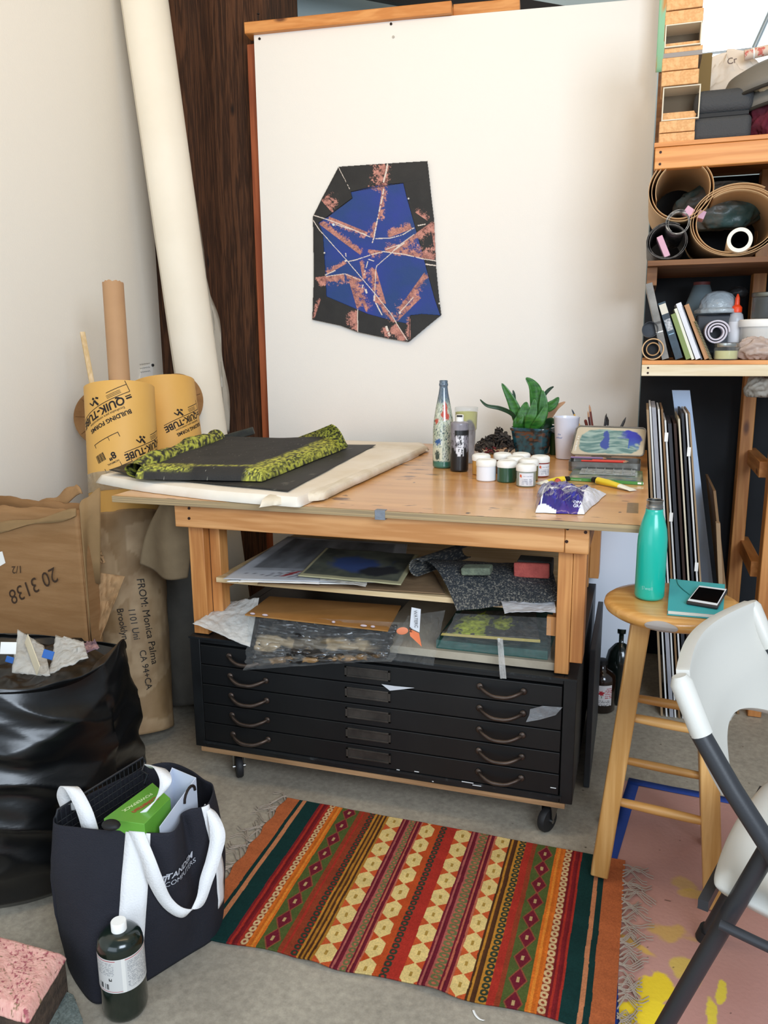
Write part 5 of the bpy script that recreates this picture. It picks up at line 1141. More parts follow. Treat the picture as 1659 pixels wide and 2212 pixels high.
Rb = Matrix(((1, 0, 0), (0, 0, -1), (0, 1, 0))).transposed(); Rb = Matrix((Vector((1, 0, 0)), Vector((0, 0, 1)), Vector((0, -1, 0)))).transposed()
def boxtext(s, u, v, size, rot, **k):
    p = aty(u, v, -.0270); return text('handwriting', s, size, mat('marker_brown', '#36210f', .6), bx, (p, Rb@Matrix.Rotation(rot, 3, 'Z')), **k)
boxtext('20 3138', 118, 1224, .070, math.radians(207), shear=.2); boxtext('1/2', 48, 1222, .036, math.radians(188), shear=.2)
p = [aty(u, v, -.0265) for u, v in [(0, 1223), (12, 1216), (5, 1191), (-30, 1198), (-30, 1232)]]
mb = MB(); mb.add(p+[q-Vector((0, .0008, 0)) for q in p], [(0, 1, 2, 3, 4), (9, 8, 7, 6, 5)]); mb.obj('shipping_label', M_white, bx, smooth=False)
# crumpled kraft paper between the box and the tubes, and a kraft sheet hanging off the bench end
def crumple(name, pix, y, m, label, cat='paper', seed=1, amp=.03, n=40, solid=.0015, depth=None):
    """free sheet stretched over four pixel corners at given depths, with folds"""
    P = [aty(u, v, yy) for (u, v), yy in zip(pix, y)]; nrm = np.array((P[1]-P[0]).cross(P[3]-P[0]).normalized())
    def f(U, V):
        X, Y_, Z = quadpos(*P)(U, V); d = amp*(np.abs(fbm(U*3.5, V*3.5, seed)-.5)*2+.5*np.abs(vn(U*9+V*4, V*7-U*3, seed+2)-.5)*2-.4); return X+nrm[0]*d, Y_+nrm[1]*d, Z+nrm[2]*d
    return tag(sheet(name, n, n, f, m, None, solid=solid), label, cat)
crumple('crumpled_paper', [(150, 1420), (205, 1410), (270, 1245), (165, 1230)], (-.02, .03, .08, .06), M_kraft, 'crumpled brown paper rising behind the black trash bag beside the box', seed=3, amp=.025)
crumple('crumpled_paper', [(160, 1240), (228, 1215), (205, 1150), (163, 1132)], (.06, .10, .12, .08), M_kraft, 'smaller crumpled brown paper wad right of the cardboard box edge', seed=6, amp=.03)
def hang(U, V):
    T = [aty(318, 1082, -.0), aty(412, 1094, -.02)]; T = [Vector((-.145, .02, .921)), Vector((.0, .03, .921))]
    x = -.16+.20*U-.03*V*(1-U); y = .14-.05*U+.02*np.sin(U*6+V*2); z = .918-.30*V-.04*U*V+.02*U*U*V; return x, y, z
P0, P1, P2, P3 = aty(302, 1218, .13), aty(402, 1250, .10), aty(418, 1098, .06), aty(345, 1084, .10)
def hang(U, V):
    X, Y, Z = quadpos(P0, P1, P2, P3)(U, V); return X-.02*np.sin(V*PI)*(1-U), Y+.015*np.sin(U*7+V*2), Z-.02*np.sin(U*PI)*(1-V)
tag(sheet('hanging_paper', 30, 40, hang, mat('kraft_olive', '#7d6a4f', .85, c2='#6c5b43', scale=6, bump=.3, bscale=20), None, solid=.002), 'stiff brown paper hanging down from the left end of the bench', 'paper')
# ================================================================ trash bag
tbg = thing('trash_bag', (-.28, -.42, 0), 'full black plastic trash bag standing open at the left edge', 'trash bag')
TCx, TCy = -.286, -.46
def bag_pos(U, V):
    a = U*2*PI; r = np.interp(V, [0, .05, .18, .45, .72, .86, .94, 1.0], [.29, .325, .335, .335, .33, .325, .315, .31]); 
    H = .565-.055*np.sin(a)+.012*np.sin(3*a+.6)+.055*np.exp(-(((a+PI-.35) % (2*PI)-PI)/.30)**2)
    H = H+.02*(fbm(U*18, U*0+2, 8)-.5)
    z = .004+H*V; w = (fbm(U*6+V*2.2, V*3-U*3, 4, 2)-.5)*.05-np.abs(fbm(U*8+V*6, V*2.4-U*5, 5, 2)-.5)*.07+.015-.012*np.abs(np.sin(a*2.5-V*9+4*fbm(U*4, V*2, 2, 2)))*np.clip(V*1.5, 0, 1)
    r = r+w*np.clip(V*6, 0, 1); ex = 1.0; return TCx+r*np.cos(a)*ex, TCy+r*np.sin(a), z
M_bag = mat('bag_plastic', '#0b0c0d', .30, bump=.22, bscale=6, stretch=(1, 1, 2.6), spec=.6)
sheet('bag_film', 200, 130, bag_pos, M_bag, tbg, closeu=True, solid=.001, ang=70)
def inner(U, V):
    a = U*2*PI; r = (.312-.12*V); H = .565-.055*np.sin(a)+.012*np.sin(3*a+.6)+.055*np.exp(-(((a+PI-.35) % (2*PI)-PI)/.30)**2); return TCx+r*np.cos(a), TCy+r*np.sin(a), H-.002-.11*V+.03*(fbm(U*20, V*4, 2)-.5)*V
sheet('folded_rim', 120, 10, inner, M_bag, tbg, closeu=True)
sheet('bag_fill', 60, 40, lambda U, V: (TCx+.27*V*np.cos(U*2*PI), TCy+.27*V*np.sin(U*2*PI), .50+.07*(fbm(np.cos(U*2*PI)*V*3+5, np.sin(U*2*PI)*V*3+5, 4)-.4)), M_bag, tbg, closeu=True)
k = aty(300, 1378, -.28); MB().tube(spline([Vector((.03, -.27, .555)), Vector((.045, -.27, .585)), Vector((.05, -.275, .60)), Vector((.062, -.28, .585))], 4), [.010]*13, 8).obj('knotted_corner', M_bag, tbg) if False else None
M_sp = film('scrap_film', '#d9d7d0', .55, .2)
crumple('plastic_scrap', [(25, 1452), (110, 1462), (95, 1395), (38, 1360)], (-.52, -.52, -.40, -.40), M_sp, 'cloudy plastic scrap standing up at the left in the trash bag', 'plastic', 4, .012, 16)
crumple('plastic_scrap', [(105, 1458), (190, 1420), (180, 1385), (120, 1372)], (-.50, -.45, -.36, -.36), M_sp, 'second cloudy plastic scrap in the middle of the trash bag', 'plastic', 8, .012, 16)
crumple('paper_scrap', [(165, 1418), (215, 1400), (205, 1382), (180, 1390)], (-.42, -.38, -.33, -.34), mat('mauve_scrap', '#b48a86', .6, c2='#5c4858', scale=30), 'mauve and pink stained paper scrap in the trash bag', 'paper scrap', 5, .01, 20)
a, b = aty(57, 1379, -.44), aty(83, 1449, -.52); tag(MB().bar(a, b, .030, .002, up=(0, 1, 0)).obj('mixing_stick', mat('stick_pale', '#e6d9bb', .6), bevel=.0008), 'flat pale wooden mixing stick leaning out of the trash bag', 'stick')
for (u, v, w, h, lb, sz) in [(104, 1414, .030, .022, 'square of blue tape on the plastic scraps in the trash bag', 0), (21, 1425, .022, .016, 'blue tape wad at the far left of the trash bag', 1)]:
    p = aty(u, v, -.535); R = Euler((1.2, .2, .1)).to_matrix(); tag(MB().obox(p, (w, h, .003), R).obj('tape_scrap', mat('tape_blue2', '#2a5fa8', .5), smooth=False, bevel=.001), lb, 'tape')
p = aty(18, 1400, -.50); tag(MB().obox(p, (.040, .032, .002), Euler((1.3, .1, .5)).to_matrix()).obj('price_label', M_white, bevel=.0005), 'white printed tag at the far left among the trash', 'tag')
# ================================================================ tote bag
tote = thing('tote_bag', (.30, -.72, 0), 'navy canvas tote bag with white straps and stitched lettering on the floor', 'bag')
M_nv = mat('navy_canvas', '#181922', .85, c2='#1f1f28', scale=3, bump=.35, bscale=350); M_st2 = mat('strap_white', '#e4e3e2', .75, bump=.2, bscale=250)
HZ = .36
rim = [(118, 1778), (160, 1786), (215, 1792), (280, 1795), (330, 1799), (372, 1797), (388, 1778), (392, 1758), (410, 1748), (432, 1744), (450, 1735), (460, 1712), (458, 1694), (440, 1684), (412, 1664), (372, 1648), (335, 1650), (300, 1664), (240, 1692), (180, 1722), (128, 1752)]
rimP = [atz(u, v, HZ+(.012 if u > 395 else 0)) for u, v in rim]
flo = [(146, 2082), (170, 2130), (208, 2168), (262, 2148), (312, 2122), (360, 2092), (392, 2072), (420, 2055), (445, 2040), (466, 2022), (480, 1990), (482, 1950), (470, 1930), (440, 1935), (400, 1950), (350, 1975), (300, 2000), (250, 2020), (210, 2035), (180, 2048), (155, 2062)]
floP = [atz(u, v, .002) for u, v in flo]
def ringfun(P, n=168):
    S = []; k = len(P)
    for i in range(k):
        a, b, c, d = P[i-1], P[i], P[(i+1) % k], P[(i+2) % k]
        for j in range(8): t = j/8; S.append(.5*((2*b)+(c-a)*t+(2*a-5*b+4*c-d)*t*t+(3*b-a-3*c+d)*t**3))
    return np.array([tuple(p) for p in S])
RR, FF = ringfun(rimP), ringfun(floP); NR = len(RR); cen = np.array([.28, -.70, 0])
def tote_pos(U, V):
    i = np.round(U*NR).astype(int) % NR; t = V[..., None]; P = FF[i]*(1-t)+RR[i]*t; b = np.sin(np.clip(V*1.0, 0, 1)*PI)*.014+(fbm(U*10, V*4, 3)-.5)*.016*np.sin(V*PI)
    d = P-cen; d[..., 2] = 0; l = np.linalg.norm(d, axis=-1, keepdims=True); P = P+d/l*b[..., None]; return P[..., 0], P[..., 1], P[..., 2]
sheet('canvas_body', NR, 50, tote_pos, M_nv, tote, closeu=True, solid=.0025)
mb = MB(); n = len(flo); mb.add([p+Vector((0, 0, .002)) for p in floP], [tuple(range(n))]); mb.obj('bottom', M_nv, tote)
def facept(i, V, out=.003):
    i = i % NR; U = np.array([[i/NR]]); X, Y, Z = tote_pos(U, np.array([[V]])); p = Vector((float(X[0, 0]), float(Y[0, 0]), float(Z[0, 0]))); d = Vector((p.x-cen[0], p.y-cen[1], 0)).normalized(); return p+d*out
def stripdown(i0, i1, v0, v1, name, out=.0035):
    vs = []; 
    for j in range(25):
        V = v1+(v0-v1)*j/24
        for q in range(5): vs.append(facept(int(round(i0+(i1-i0)*q/4)), V, out))
    mb = MB(); mb.add(vs, [(5*i+j, 5*i+j+1, 5*i+j+6, 5*i+j+5) for i in range(24) for j in range(4)]); return mb.obj(name, M_st2, tote, solid=.0015)
stripdown(23, 31, .0, 1.0, 'strap_panel'); stripdown(72, 79, .22, 1.0, 'strap_panel')
def strap(pts, ws, name):
    S = spline([p for p in pts], 8); k = len(S); W = spline([Vector(w) for w in ws], 8); mb = MB(); mb.ribbon(S, [W[i] for i in range(k)]); return mb.obj(name, M_st2, tote, solid=.0022)
def pf(u, v, off=0):                                   # point in front of the bag face seen at pixel
    return aty(u, v, off)
# front handle: leaves the rim at left, droops over the face, comes back up at the right
fh = [(295, 1796, -.785), (318, 1850, -.800), (335, 1900, -.80), (362, 1950, -.785), (398, 1972, -.765), (430, 1950, -.735), (446, 1900, -.715), (462, 1850, -.69), (470, 1800, -.67), (452, 1745, -.65), (430, 1752, -.64)]
W1 = [(.036, .006, 0), (.034, .006, -.004), (.03, .01, .012), (.016, .008, .022), (.004, .004, .020), (-.012, -.006, .018), (-.026, -.01, .010), (-.03, -.014, .0), (-.030, -.016, -.002), (-.012, -.012, .016), (.018, .01, .010)]
W1 = [tuple(-x if i >= 5 else x for x in w) for i, w in enumerate(W1)]
strap([aty(u, v, y-.008) for u, v, y in fh], W1, 'front_handle')
bh = [(178, 1790, -.76), (166, 1740, -.75), (150, 1700, -.73), (140, 1698, -.71), (142, 1725, -.70), (158, 1760, -.70)]
strap([aty(u, v, y) for u, v, y in [(196, 1795, -.79), (182, 1750, -.785), (160, 1708, -.77), (146, 1700, -.755), (140, 1720, -.745), (150, 1750, -.74)]], [(.036, .01, 0)]*6, 'back_handle')
strap([aty(u, v, y) for u, v, y in [(250, 1795, -.77), (300, 1765, -.755), (340, 1725, -.74), (358, 1690, -.73), (345, 1660, -.70), (318, 1655, -.66)]], [(.006, .0, .026), (.008, 0, .024), (.016, .006, .016), (.024, .01, .004), (.016, .02, -.012), (.0, .02, -.02)], 'back_handle')
Rt = Vector(facept(62, .68))-Vector(facept(38, .66)); Rt.normalize(); upv = (facept(50, .75)-facept(50, .60)).normalized(); M_thr = mat('thread_silver', '#b9bcc4', .5)
o = facept(36, .70, .006); nrm_ = Rt.cross(upv).normalized()
def tl_(x, y): return o+Rt*x+upv*y+nrm_*(.001)
AL = [0.]
for i in range(34, 90): AL.append(AL[-1]+(facept(i+1, .68)-facept(i, .68)).length)
def tproj(x, y):
    f = 34+float(np.interp(x+.022, AL, range(len(AL)))); i = int(f); t = f-i; return facept(i, .70+y/.36, .0055)*(1-t)+facept(i+1, .70+y/.36, .0055)*t
text('lettering', 'TANDEM', .019, M_thr, tote, lambda x, y: tproj(x-.006, y), bold=.02, cut=.006, shear=.15, sx=1.25)
text('lettering', 'COMPUTERS', .016, M_thr, tote, lambda x, y: tproj(x-.007, y-.017), cut=.006, sx=1.15)
text('emblem', '\u00b6', .030, M_thr, tote, lambda x, y: tproj(x-.022, y-.012), cut=.006, shear=.3, bold=.02)
# things in the tote
def obx(c, size, R, m, name, parent, **k): return MB().obox(c, size, R).obj(name, m, parent, **k)
A_, B_ = atz(205, 1795, .37), atz(330, 1672, .37); dr = (B_-A_).normalized()
gb = thing('green_carton', (.25, -.68, .05), 'green printed carton standing in the tote bag', 'carton')
P = [atz(u, v, .385) for u, v in [(312, 1786), (376, 1722), (332, 1684), (212, 1772)]]; P = [p+Vector((0, .0, 0)) for p in P]
pass
quadprism(P, .25, .385, -.12).obj('carton_body', mat('carton_green', '#57962f', .35, coat=.3, c2='#6aa93a', scale=4), gb, bevel=.001)
dd = (P[2]-P[3]).normalized(); side = (P[0]-P[3]).normalized(); Rg = Matrix((-dd, -Vector((-dd.y, dd.x, 0)) , Vector((0, 0, 1)))).transposed()
pp = atz(337, 1720, .3857); ex = (atz(292, 1748, .3857)-pp).normalized(); ey = Vector((-ex.y, ex.x, 0)); text('lettering', 'Coleman', .020, mat('carton_red', '#b23a34', .4), gb, lambda x, y: pp+ex*x+ey*y, bold=.02)
pp2 = atz(325, 1713, .3857); text('lettering', 'POWERPACK', .014, mat('carton_pale', '#cfe3a8', .4), gb, lambda x, y: pp2+ex*x+ey*y, bold=.02)
wbx = thing('white_carton', (.36, -.62, .05), 'open white carton with black print behind the green one in the tote bag', 'carton')
P = [atz(u, v, .39) for u, v in [(375, 1790), (430, 1690), (362, 1652), (345, 1712)]]
P = [atz(345, 1782, .37), atz(424, 1684, .40), atz(372, 1662, .40), atz(350, 1712, .38)]
def owall(a, b, z0, za, zb, name): 
    mb = MB(); n = Vector((-(b-a).y, (b-a).x, 0)).normalized()*.0015; mb.add([Vector((a.x, a.y, z0)), Vector((b.x, b.y, z0)), Vector((b.x, b.y, zb)), Vector((a.x, a.y, za))]+[Vector((q.x, q.y, z))+n for q, z in ((a, z0), (b, z0), (b, zb), (a, za))], [(3, 2, 1, 0), (4, 5, 6, 7), (0, 1, 5, 4), (1, 2, 6, 5), (2, 3, 7, 6), (3, 0, 4, 7)]); return mb.obj(name, mat('carton_white', '#cdd3e0', .5), wbx, smooth=False)
owall(P[0], P[1], .22, .365, .405, 'front_side'); owall(P[1], P[2], .22, .405, .405, 'right_side'); owall(P[2], P[3], .22, .405, .39, 'back_side')
mb = MB(); p = P[0]+(P[1]-P[0])*.78; q = (P[1]-P[0]).normalized(); nn = Vector((q.y, -q.x, 0)); mb.tube([Vector((p.x, p.y, .375))+nn*.002+q*.022*math.cos(t)+Vector((0, 0, .022*math.sin(t))) for t in [i*.4 for i in range(9)]], .0035, 6); mb.obj('printed_mark', M_ink, wbx)
# wire rack
rk = thing('wire_rack', (.2, -.66, .05), 'dark wire grid rack standing along the left side inside the tote bag', 'rack')
a, b = atz(120, 1752, .375), atz(312, 1634, .40); a0_, b0_ = Vector((a.x+.01, a.y+.01, .16)), Vector((b.x, b.y, .16)); M_wire = mat('wire_grey', '#3d3f44', .4, .6); 
loop = [Vector((a.x, a.y, .36)), Vector((a.x, a.y, .375))+(b-a)*.02, Vector((b.x, b.y, .40))-(b-a)*.02, Vector((b.x, b.y, .385)), Vector((b.x, b.y, .17)), Vector((a.x, a.y, .17))]
MB().tube(loop, .0028, 8, closed=True).obj('rack_rim', M_wire, rk)
mb = MB()
for k in range(1, 20): t = k/20; p = a+(b-a)*t; mb.tube([Vector((p.x, p.y, .17)), Vector((p.x, p.y, .374+.025*t))], .0011, 5)
for k in range(1, 12):
    f = k/12; mb.tube([Vector((a.x, a.y, .17+(.36-.17)*f)), Vector((b.x, b.y, .17+(.395-.17)*f))], .0011, 5)
mb.obj('wire_grid', M_wire, rk)
MB().tube([Vector((b.x, b.y, .385)), Vector((b.x+.004, b.y-.02, .372)), Vector((b.x+.028, b.y-.030, .372)), Vector((b.x+.02, b.y-.036, .35))], .0026, 8).obj('hook', M_wire, rk)
tag(MB().ell(atz(240, 1782, .392), (.022, .016, .010), 14, 8).obj('rubber_plug', M_bk), 'small black rubber object on the green carton in the tote bag', 'part')
# ================================================================ gas canister
c = atz(272, 2176, 0)+Vector((0, 0, .001)); can = thing('gas_canister', c, 'dark green gas canister with a white cap and paper label beside the tote bag', 'canister')
CRr = .0475
MB().lathe([(.001, .004), (.036, .001), (.042, .0), (.0455, .006), (CRr, .016), (CRr, .158), (.0468, .168), (.0440, .178), (.038, .186), (.029, .191), (.018, .1935), (.001, .194)], c, 56).obj('canister_body', mat('canister_green', '#06150e', .2, coat=.6, c2='#081a11', scale=5), can, ang=70)
MB().lathe([(.0160, .190), (.0160, .2125), (.0150, .2140), (.001, .2140)], c, 36).obj('cap', M_white, can)
MB().lathe([(.0055, .187), (.0055, .1895), (.003, .190), (.001, .190)], c+Vector((.022, .018, -.002)), 14).obj('valve', M_steel, can)
def canlab(U, V):
    cc_ = np.ones(U.shape+(3,))*HX('#c9c7c3'); 
    for (u0, u1, v0, v1, col) in [(.02, .50, .945, .965, '#b03a42'), (.0, .56, .035, .048, '#b03a42'), (.60, 1, .945, .965, '#b03a42')]: cc_[(U > u0)&(U < u1)&(V > v0)&(V < v1)] = HX(col)
    m = ((np.floor(V*46) % 2) == 0)&(vn(U*120, V*46, 3) > .45)&(((U > .08)&(U < .48)&(V > .52)&(V < .9))|((U > .62)&(V > .1)&(V < .9))|((U > .02)&(U < .2)&(V > .12)&(V < .5))); cc_[m] = HX('#84868a')
    m = (U > .27)&(U < .42)&(V > .10)&(V < .26)&(vn(U*210, U*0, 8) > .5); cc_[m] = HX('#2b2b2d'); m = (U > .42)&(U < .455)&(V > .36)&(V < .44)&~((U > .43)&(U < .445)&(V > .39)); cc_[m] = HX('#1b1b1c'); cc_[(U > .56)&(U < .60)] = HX('#dcd9d2'); return cc_
wraplabel(c, CRr+.0006, camang(c)-.30, .20, .078, .158, cmat('canister_label', .5), can, col=canlab, nu=260, nv=150)
# ================================================================ folded painted cloths, bottom left
def pinkcol(U, V):
    n = fbm(U*26, V*26, 3, 5); c = mixc(HX('#d99a8f'), HX('#e7b3a4'), n*1.6-.3); c = mixc(c, HX('#a2525a')*np.ones_like(c), (fbm(U*40, V*30, 7, 4)-.56)*8*(fbm(U*3, V*3, 5) > .45)); return mixc(c, HX('#8a6f52')*np.ones_like(c), (fbm(U*30+9, V*34, 11, 4)-.66)*9)
PZ = .12
pa, pb, pc_, pd = atz(-60, 2160, PZ+.01), atz(60, 2196, PZ), atz(140, 2060, PZ), atz(-60, 2004, PZ+.02)
def pinkpos(U, V):
    X, Y, Z = quadpos(pa, pb, pc_, pd)(U, V); e = np.minimum(1-U, np.minimum(V, 1-V)); return X, Y, Z+.010*fbm(U*4, V*4, 3)-.02*np.clip((.10-e)/.10, 0, 1)**2
pkc_ = thing('painted_felt', (-.05, -1.0, 0), 'pink painted felt block in the bottom left corner', 'felt')
sheet('pink_top', 150, 150, pinkpos, cmat('pink_felt', .85, .5, 200), pkc_, pinkcol, solid=.006)
ptsb = [pa, pb, pc_, pd]; quadprism(ptsb, .03, .112, -.01).obj('felt_body', mat('felt_brown', '#5c4a3c', .9, c2='#3d3128', scale=50, bump=.4, bscale=150), pkc_)
def greycol(U, V): n = fbm(U*30, V*30, 2, 5); return mixc(HX('#59635e'), HX('#7d8782'), n*1.8-.4)
for i, (px, z, lb) in enumerate([([(50, 2245), (188, 2245), (165, 2160), (100, 2112)], .012, 'grey painted felt piece lying on the floor beneath the pink block'), ([(40, 2260), (120, 2250), (128, 2190), (90, 2160)], .024, 'second grey painted felt piece on top of the other near the pink block')]):
    P = [atz(u, v, z) for u, v in px]; o = tag(sheet('felt_piece', 60, 60, (lambda P, s: lambda U, V: (lambda A: (A[0]+.006*(fbm(V*9, U*2, s)-.5), A[1]+.006*(fbm(U*9, V*2, s+1)-.5), A[2]+.006*fbm(U*3, V*3, s)))(quadpos(*P)(U, V)))(P, i), cmat('grey_felt', .9, .4, 200), None, greycol, solid=.005), lb, 'felt')
P = [atz(u, v, .006) for u, v in [(95, 2140), (140, 2150), (138, 2090), (112, 2085)]]
tag(sheet('olive_rag', 30, 30, quadpos(*P, bump=lambda U, V: .008*fbm(U*5, V*5, 3)), mat('olive_paint', '#77702a', .8, c2='#5c5a2a', scale=40), None, solid=.003), 'small olive yellow rag between the pink felt and the tote bag', 'rag')
# ================================================================ painting pinned on the board
def wp(a, b, off):                                     # a,b: coordinates inside the painting's own 1659 x 2098 sketch
    u, v = 640+a/4.879, 330+b/4.879; y = bw(.4); 
    for _ in range(3): p = aty(u, v, y-off); y = bw(p.x)
    return p
OUT = [(455, 145), (870, 118), (1390, 88), (1402, 180), (1430, 440), (1460, 690), (1480, 1180), (1510, 1500), (1535, 1700), (1420, 1800), (1205, 1995), (1000, 1960), (660, 1885), (480, 1815), (175, 1750), (182, 1500), (190, 1300), (184, 900), (180, 655), (280, 460)]
BLUE = [(585, 400), (870, 335), (1140, 310), (1175, 450), (1240, 680), (1330, 1000), (1380, 1200), (1470, 1540), (1525, 1705), (1330, 1690), (1215, 1705), (1200, 1800), (1000, 1755), (770, 1690), (560, 1600), (325, 1500), (310, 1200), (285, 830), (240, 720), (330, 660), (400, 605), (600, 465)]
def inpoly(x, y, P):
    r = np.zeros(x.shape, bool); n = len(P)
    for i in range(n):
        x0, y0 = P[i]; x1, y1 = P[(i+1) % n]
        if y0 == y1: continue
        c = ((y0 > y) != (y1 > y)) & (x < (x1-x0)*(y-y0)/(y1-y0)+x0); r ^= c
    return r
def seg(x, y, p, q):
    dx, dy = q[0]-p[0], q[1]-p[1]; L = math.hypot(dx, dy); t = ((x-p[0])*dx+(y-p[1])*dy)/L**2; s = ((x-p[0])*dy-(y-p[1])*dx)/L; return t, s
def artcol(x, y):
    n1 = .55*fbm(x/30, y/30, 3, 5)+.45*fbm(x/9, y/9, 13, 3); n2 = fbm(x/90, y/90, 6, 3); blue = inpoly(x, y, BLUE)
    c = mixc(HX('#121110'), HX('#1e1d1b'), n2*1.4-.3); cb = mixc(HX('#103a78'), HX('#1b3390'), (fbm(x/260, y/260, 9)-.3)*2); c[blue] = cb[blue]
    sal = mixc(HX('#7d4a42'), HX('#cf9080'), (n1-.3)*2.4)
    def smear(p, q, w, sgn, dens=.62, soft=1.2):
        nonlocal c
        t, s = seg(x, y, p, q); s = s*sgn; L = math.hypot(q[0]-p[0], q[1]-p[1]); m = (s > -5); e = np.clip(1.15-np.maximum(s, 0)/(w*1.15), 0, 1)**.8*np.clip(np.minimum(t, 1-t)*L/55+.35, 0, 1); k = np.clip((n1*1.3+e*(.5+.45*dens)-1.12)*5, 0, 1)*m; c = mixc(c, sal, k)
    for a in [((235, 720), (700, 1060), 70, 1, .95), ((330, 650), (780, 830), 80, -1, .6), ((960, 110), (870, 700), 70, 1, .62), ((960, 110), (930, 420), 170, -1, .55), ((870, 700), (820, 900), 80, -1, .5), ((840, 1180), (840, 1470), 60, -1, .8), ((840, 1180), (960, 1600), 120, -1, .5),
              ((840, 1480), (1060, 1780), 60, -1, .7), ((1060, 1780), (1190, 1970), 130, -1, .95), ((1060, 1780), (1330, 1500), 150, 1, .5), ((1370, 1230), (1080, 1650), 90, 1, .8), ((1460, 700), (1000, 1030), 110, 1, .62), ((1250, 770), (960, 880), 90, -1, .85), ((930, 1020), (1480, 1110), 150, 1, .7), ((930, 1020), (760, 1000), 80, 1, .9),
              ((200, 1300), (530, 1255), 110, -1, .9), ((530, 1255), (720, 1330), 90, -1, .8), ((560, 1300), (660, 1640), 110, 1, .75), ((660, 1640), (665, 1880), 130, -1, .8), ((680, 1100), (720, 1330), 50, 1, .6), ((260, 470), (400, 620), 150, 1, .5), ((310, 1270), (560, 1130), 60, 1, .6), ((270, 1500), (190, 1750), 45, -1, .6), ((960, 1810), (1020, 1950), 80, -1, .6), ((1210, 1710), (1215, 1990), 50, -1, .6), ((640, 1400), (760, 1680), 90, 1, .6), ((1420, 700), (1480, 1100), 130, 1, .6), ((1250, 600), (1400, 700), 80, 1, .5)]: smear(*a)
    def line(pts, w, gap=0):
        nonlocal c
        for i in range(len(pts)-1):
            t, s = seg(x, y, pts[i], pts[i+1]); m = (t > -.01)&(t < 1.01)&(np.abs(s+6*(n1-.5)*2*.5) < w); 
            if gap: m &= (vn(t*9, t*0+i, 4) > gap)
            c[m] = HX('#dcd0c4')
    line([(975, 115), (960, 200), (932, 305)], 8); line([(932, 370), (925, 430), (870, 670), (848, 780), (830, 880), (812, 930)], 6, .25)
    line([(195, 645), (380, 700), (560, 770), (790, 868)], 4.5); line([(425, 740), (600, 790), (800, 860)], 3.5, .3); line([(180, 690), (255, 800), (540, 1110), (850, 1480), (1020, 1700), (1090, 1820), (1185, 1975)], 3.8)
    line([(850, 885), (1000, 880), (1130, 845), (1250, 772)], 4.5, .2); line([(1290, 750), (1370, 735)], 5); line([(1250, 840), (1100, 950), (1010, 1040), (860, 1170), (850, 1200), (840, 1440), (835, 1540)], 3.5); line([(1110, 945), (950, 1000)], 4, .3); line([(1150, 930), (1030, 1015)], 6, .35)
    line([(560, 1125), (650, 1105), (800, 1055), (930, 1020), (1150, 1050), (1350, 1100), (1480, 1120)], 4.5, .15); line([(1370, 1155), (1478, 1170)], 6, .2); line([(310, 1270), (420, 1220)], 5); line([(320, 1285), (520, 1255), (700, 1330)], 3.5, .2); line([(660, 1640), (668, 1885)], 4.5); line([(770, 1100), (830, 1122)], 5)
    line([(765, 1125), (745, 1200), (715, 1300)], 4.5, .35); line([(740, 1420), (755, 1465)], 10); line([(715, 1370), (705, 1410)], 6); line([(850, 1570), (920, 1705)], 6, .3); line([(835, 1490), (835, 1545)], 7); line([(1240, 1510), (1095, 1680)], 4, .1); line([(1110, 1665), (1095, 1682)], 11); line([(965, 1820), (985, 1880), (1010, 1945)], 11, .3); line([(530, 1035), (535, 1075)], 5); line([(520, 1125), (545, 1110)], 9); line([(455, 150), (540, 310), (590, 400)], 3, .35)
    c[(np.hypot(x-400, y-738) < 14)] = HX('#c9d6dc')
    for p, q in [((455, 148), (600, 465)), ((585, 400), (1380, 268)), ((1380, 268), (1385, 110)), ((1205, 1700), (1210, 1985)), ((1215, 1705), (1530, 1712)), ((600, 465), (330, 665))]:
        t, s = seg(x, y, p, q); c[(t > 0)&(t < 1)&(np.abs(s) < 4)&~((c.sum(-1)) > 1.2)] = HX('#0b0b0a')
    return c
art = thing('wall_painting', wp(850, 1990, .0), 'irregular folded canvas painting in blue and black with salmon streaks pinned to the wall board', 'artwork')
NX, NY = 330, 460; xs = np.linspace(165, 1545, NX); ys = np.linspace(80, 2000, NY); XX, YY = np.meshgrid(xs, ys)
c00, c10, c01, c11 = [np.array(wp(a, b, .006)) for a, b in ((165, 80), (1545, 80), (165, 2000), (1545, 2000))]
fu = ((XX-165)/1380)[..., None]; fv = ((YY-80)/1920)[..., None]; PPp = (c00*(1-fu)+c10*fu)*(1-fv)+(c01*(1-fu)+c11*fu)*fv
PPp[..., 1] -= .010*np.clip((YY-1500)/500, 0, 1)**1.5+.003*fbm(XX/300, YY/300, 2)+.003*(~inpoly(XX, YY, BLUE))
inside = inpoly(XX, YY, OUT); me = bpy.data.meshes.new('canvas'); idx = np.arange(NX*NY).reshape(NY, NX)
okq = inside[:-1, :-1]&inside[:-1, 1:]&inside[1:, 1:]&inside[1:, :-1]; q = np.stack([idx[:-1, :-1], idx[1:, :-1], idx[1:, 1:], idx[:-1, 1:]], -1)[okq]
used = np.unique(q); remap = -np.ones(NX*NY, int); remap[used] = np.arange(len(used)); q = remap[q]; co_ = PPp.reshape(-1, 3)[used]; CC = artcol(XX, YY).reshape(-1, 3)[used]
me.vertices.add(len(co_)); me.vertices.foreach_set('co', co_.ravel()); me.loops.add(q.size); me.loops.foreach_set('vertex_index', q.ravel().astype(np.int32)); me.polygons.add(len(q)); me.polygons.foreach_set('loop_start', np.arange(0, q.size, 4).astype(np.int32)); me.polygons.foreach_set('loop_total', np.full(len(q), 4, np.int32)); me.update(calc_edges=True)
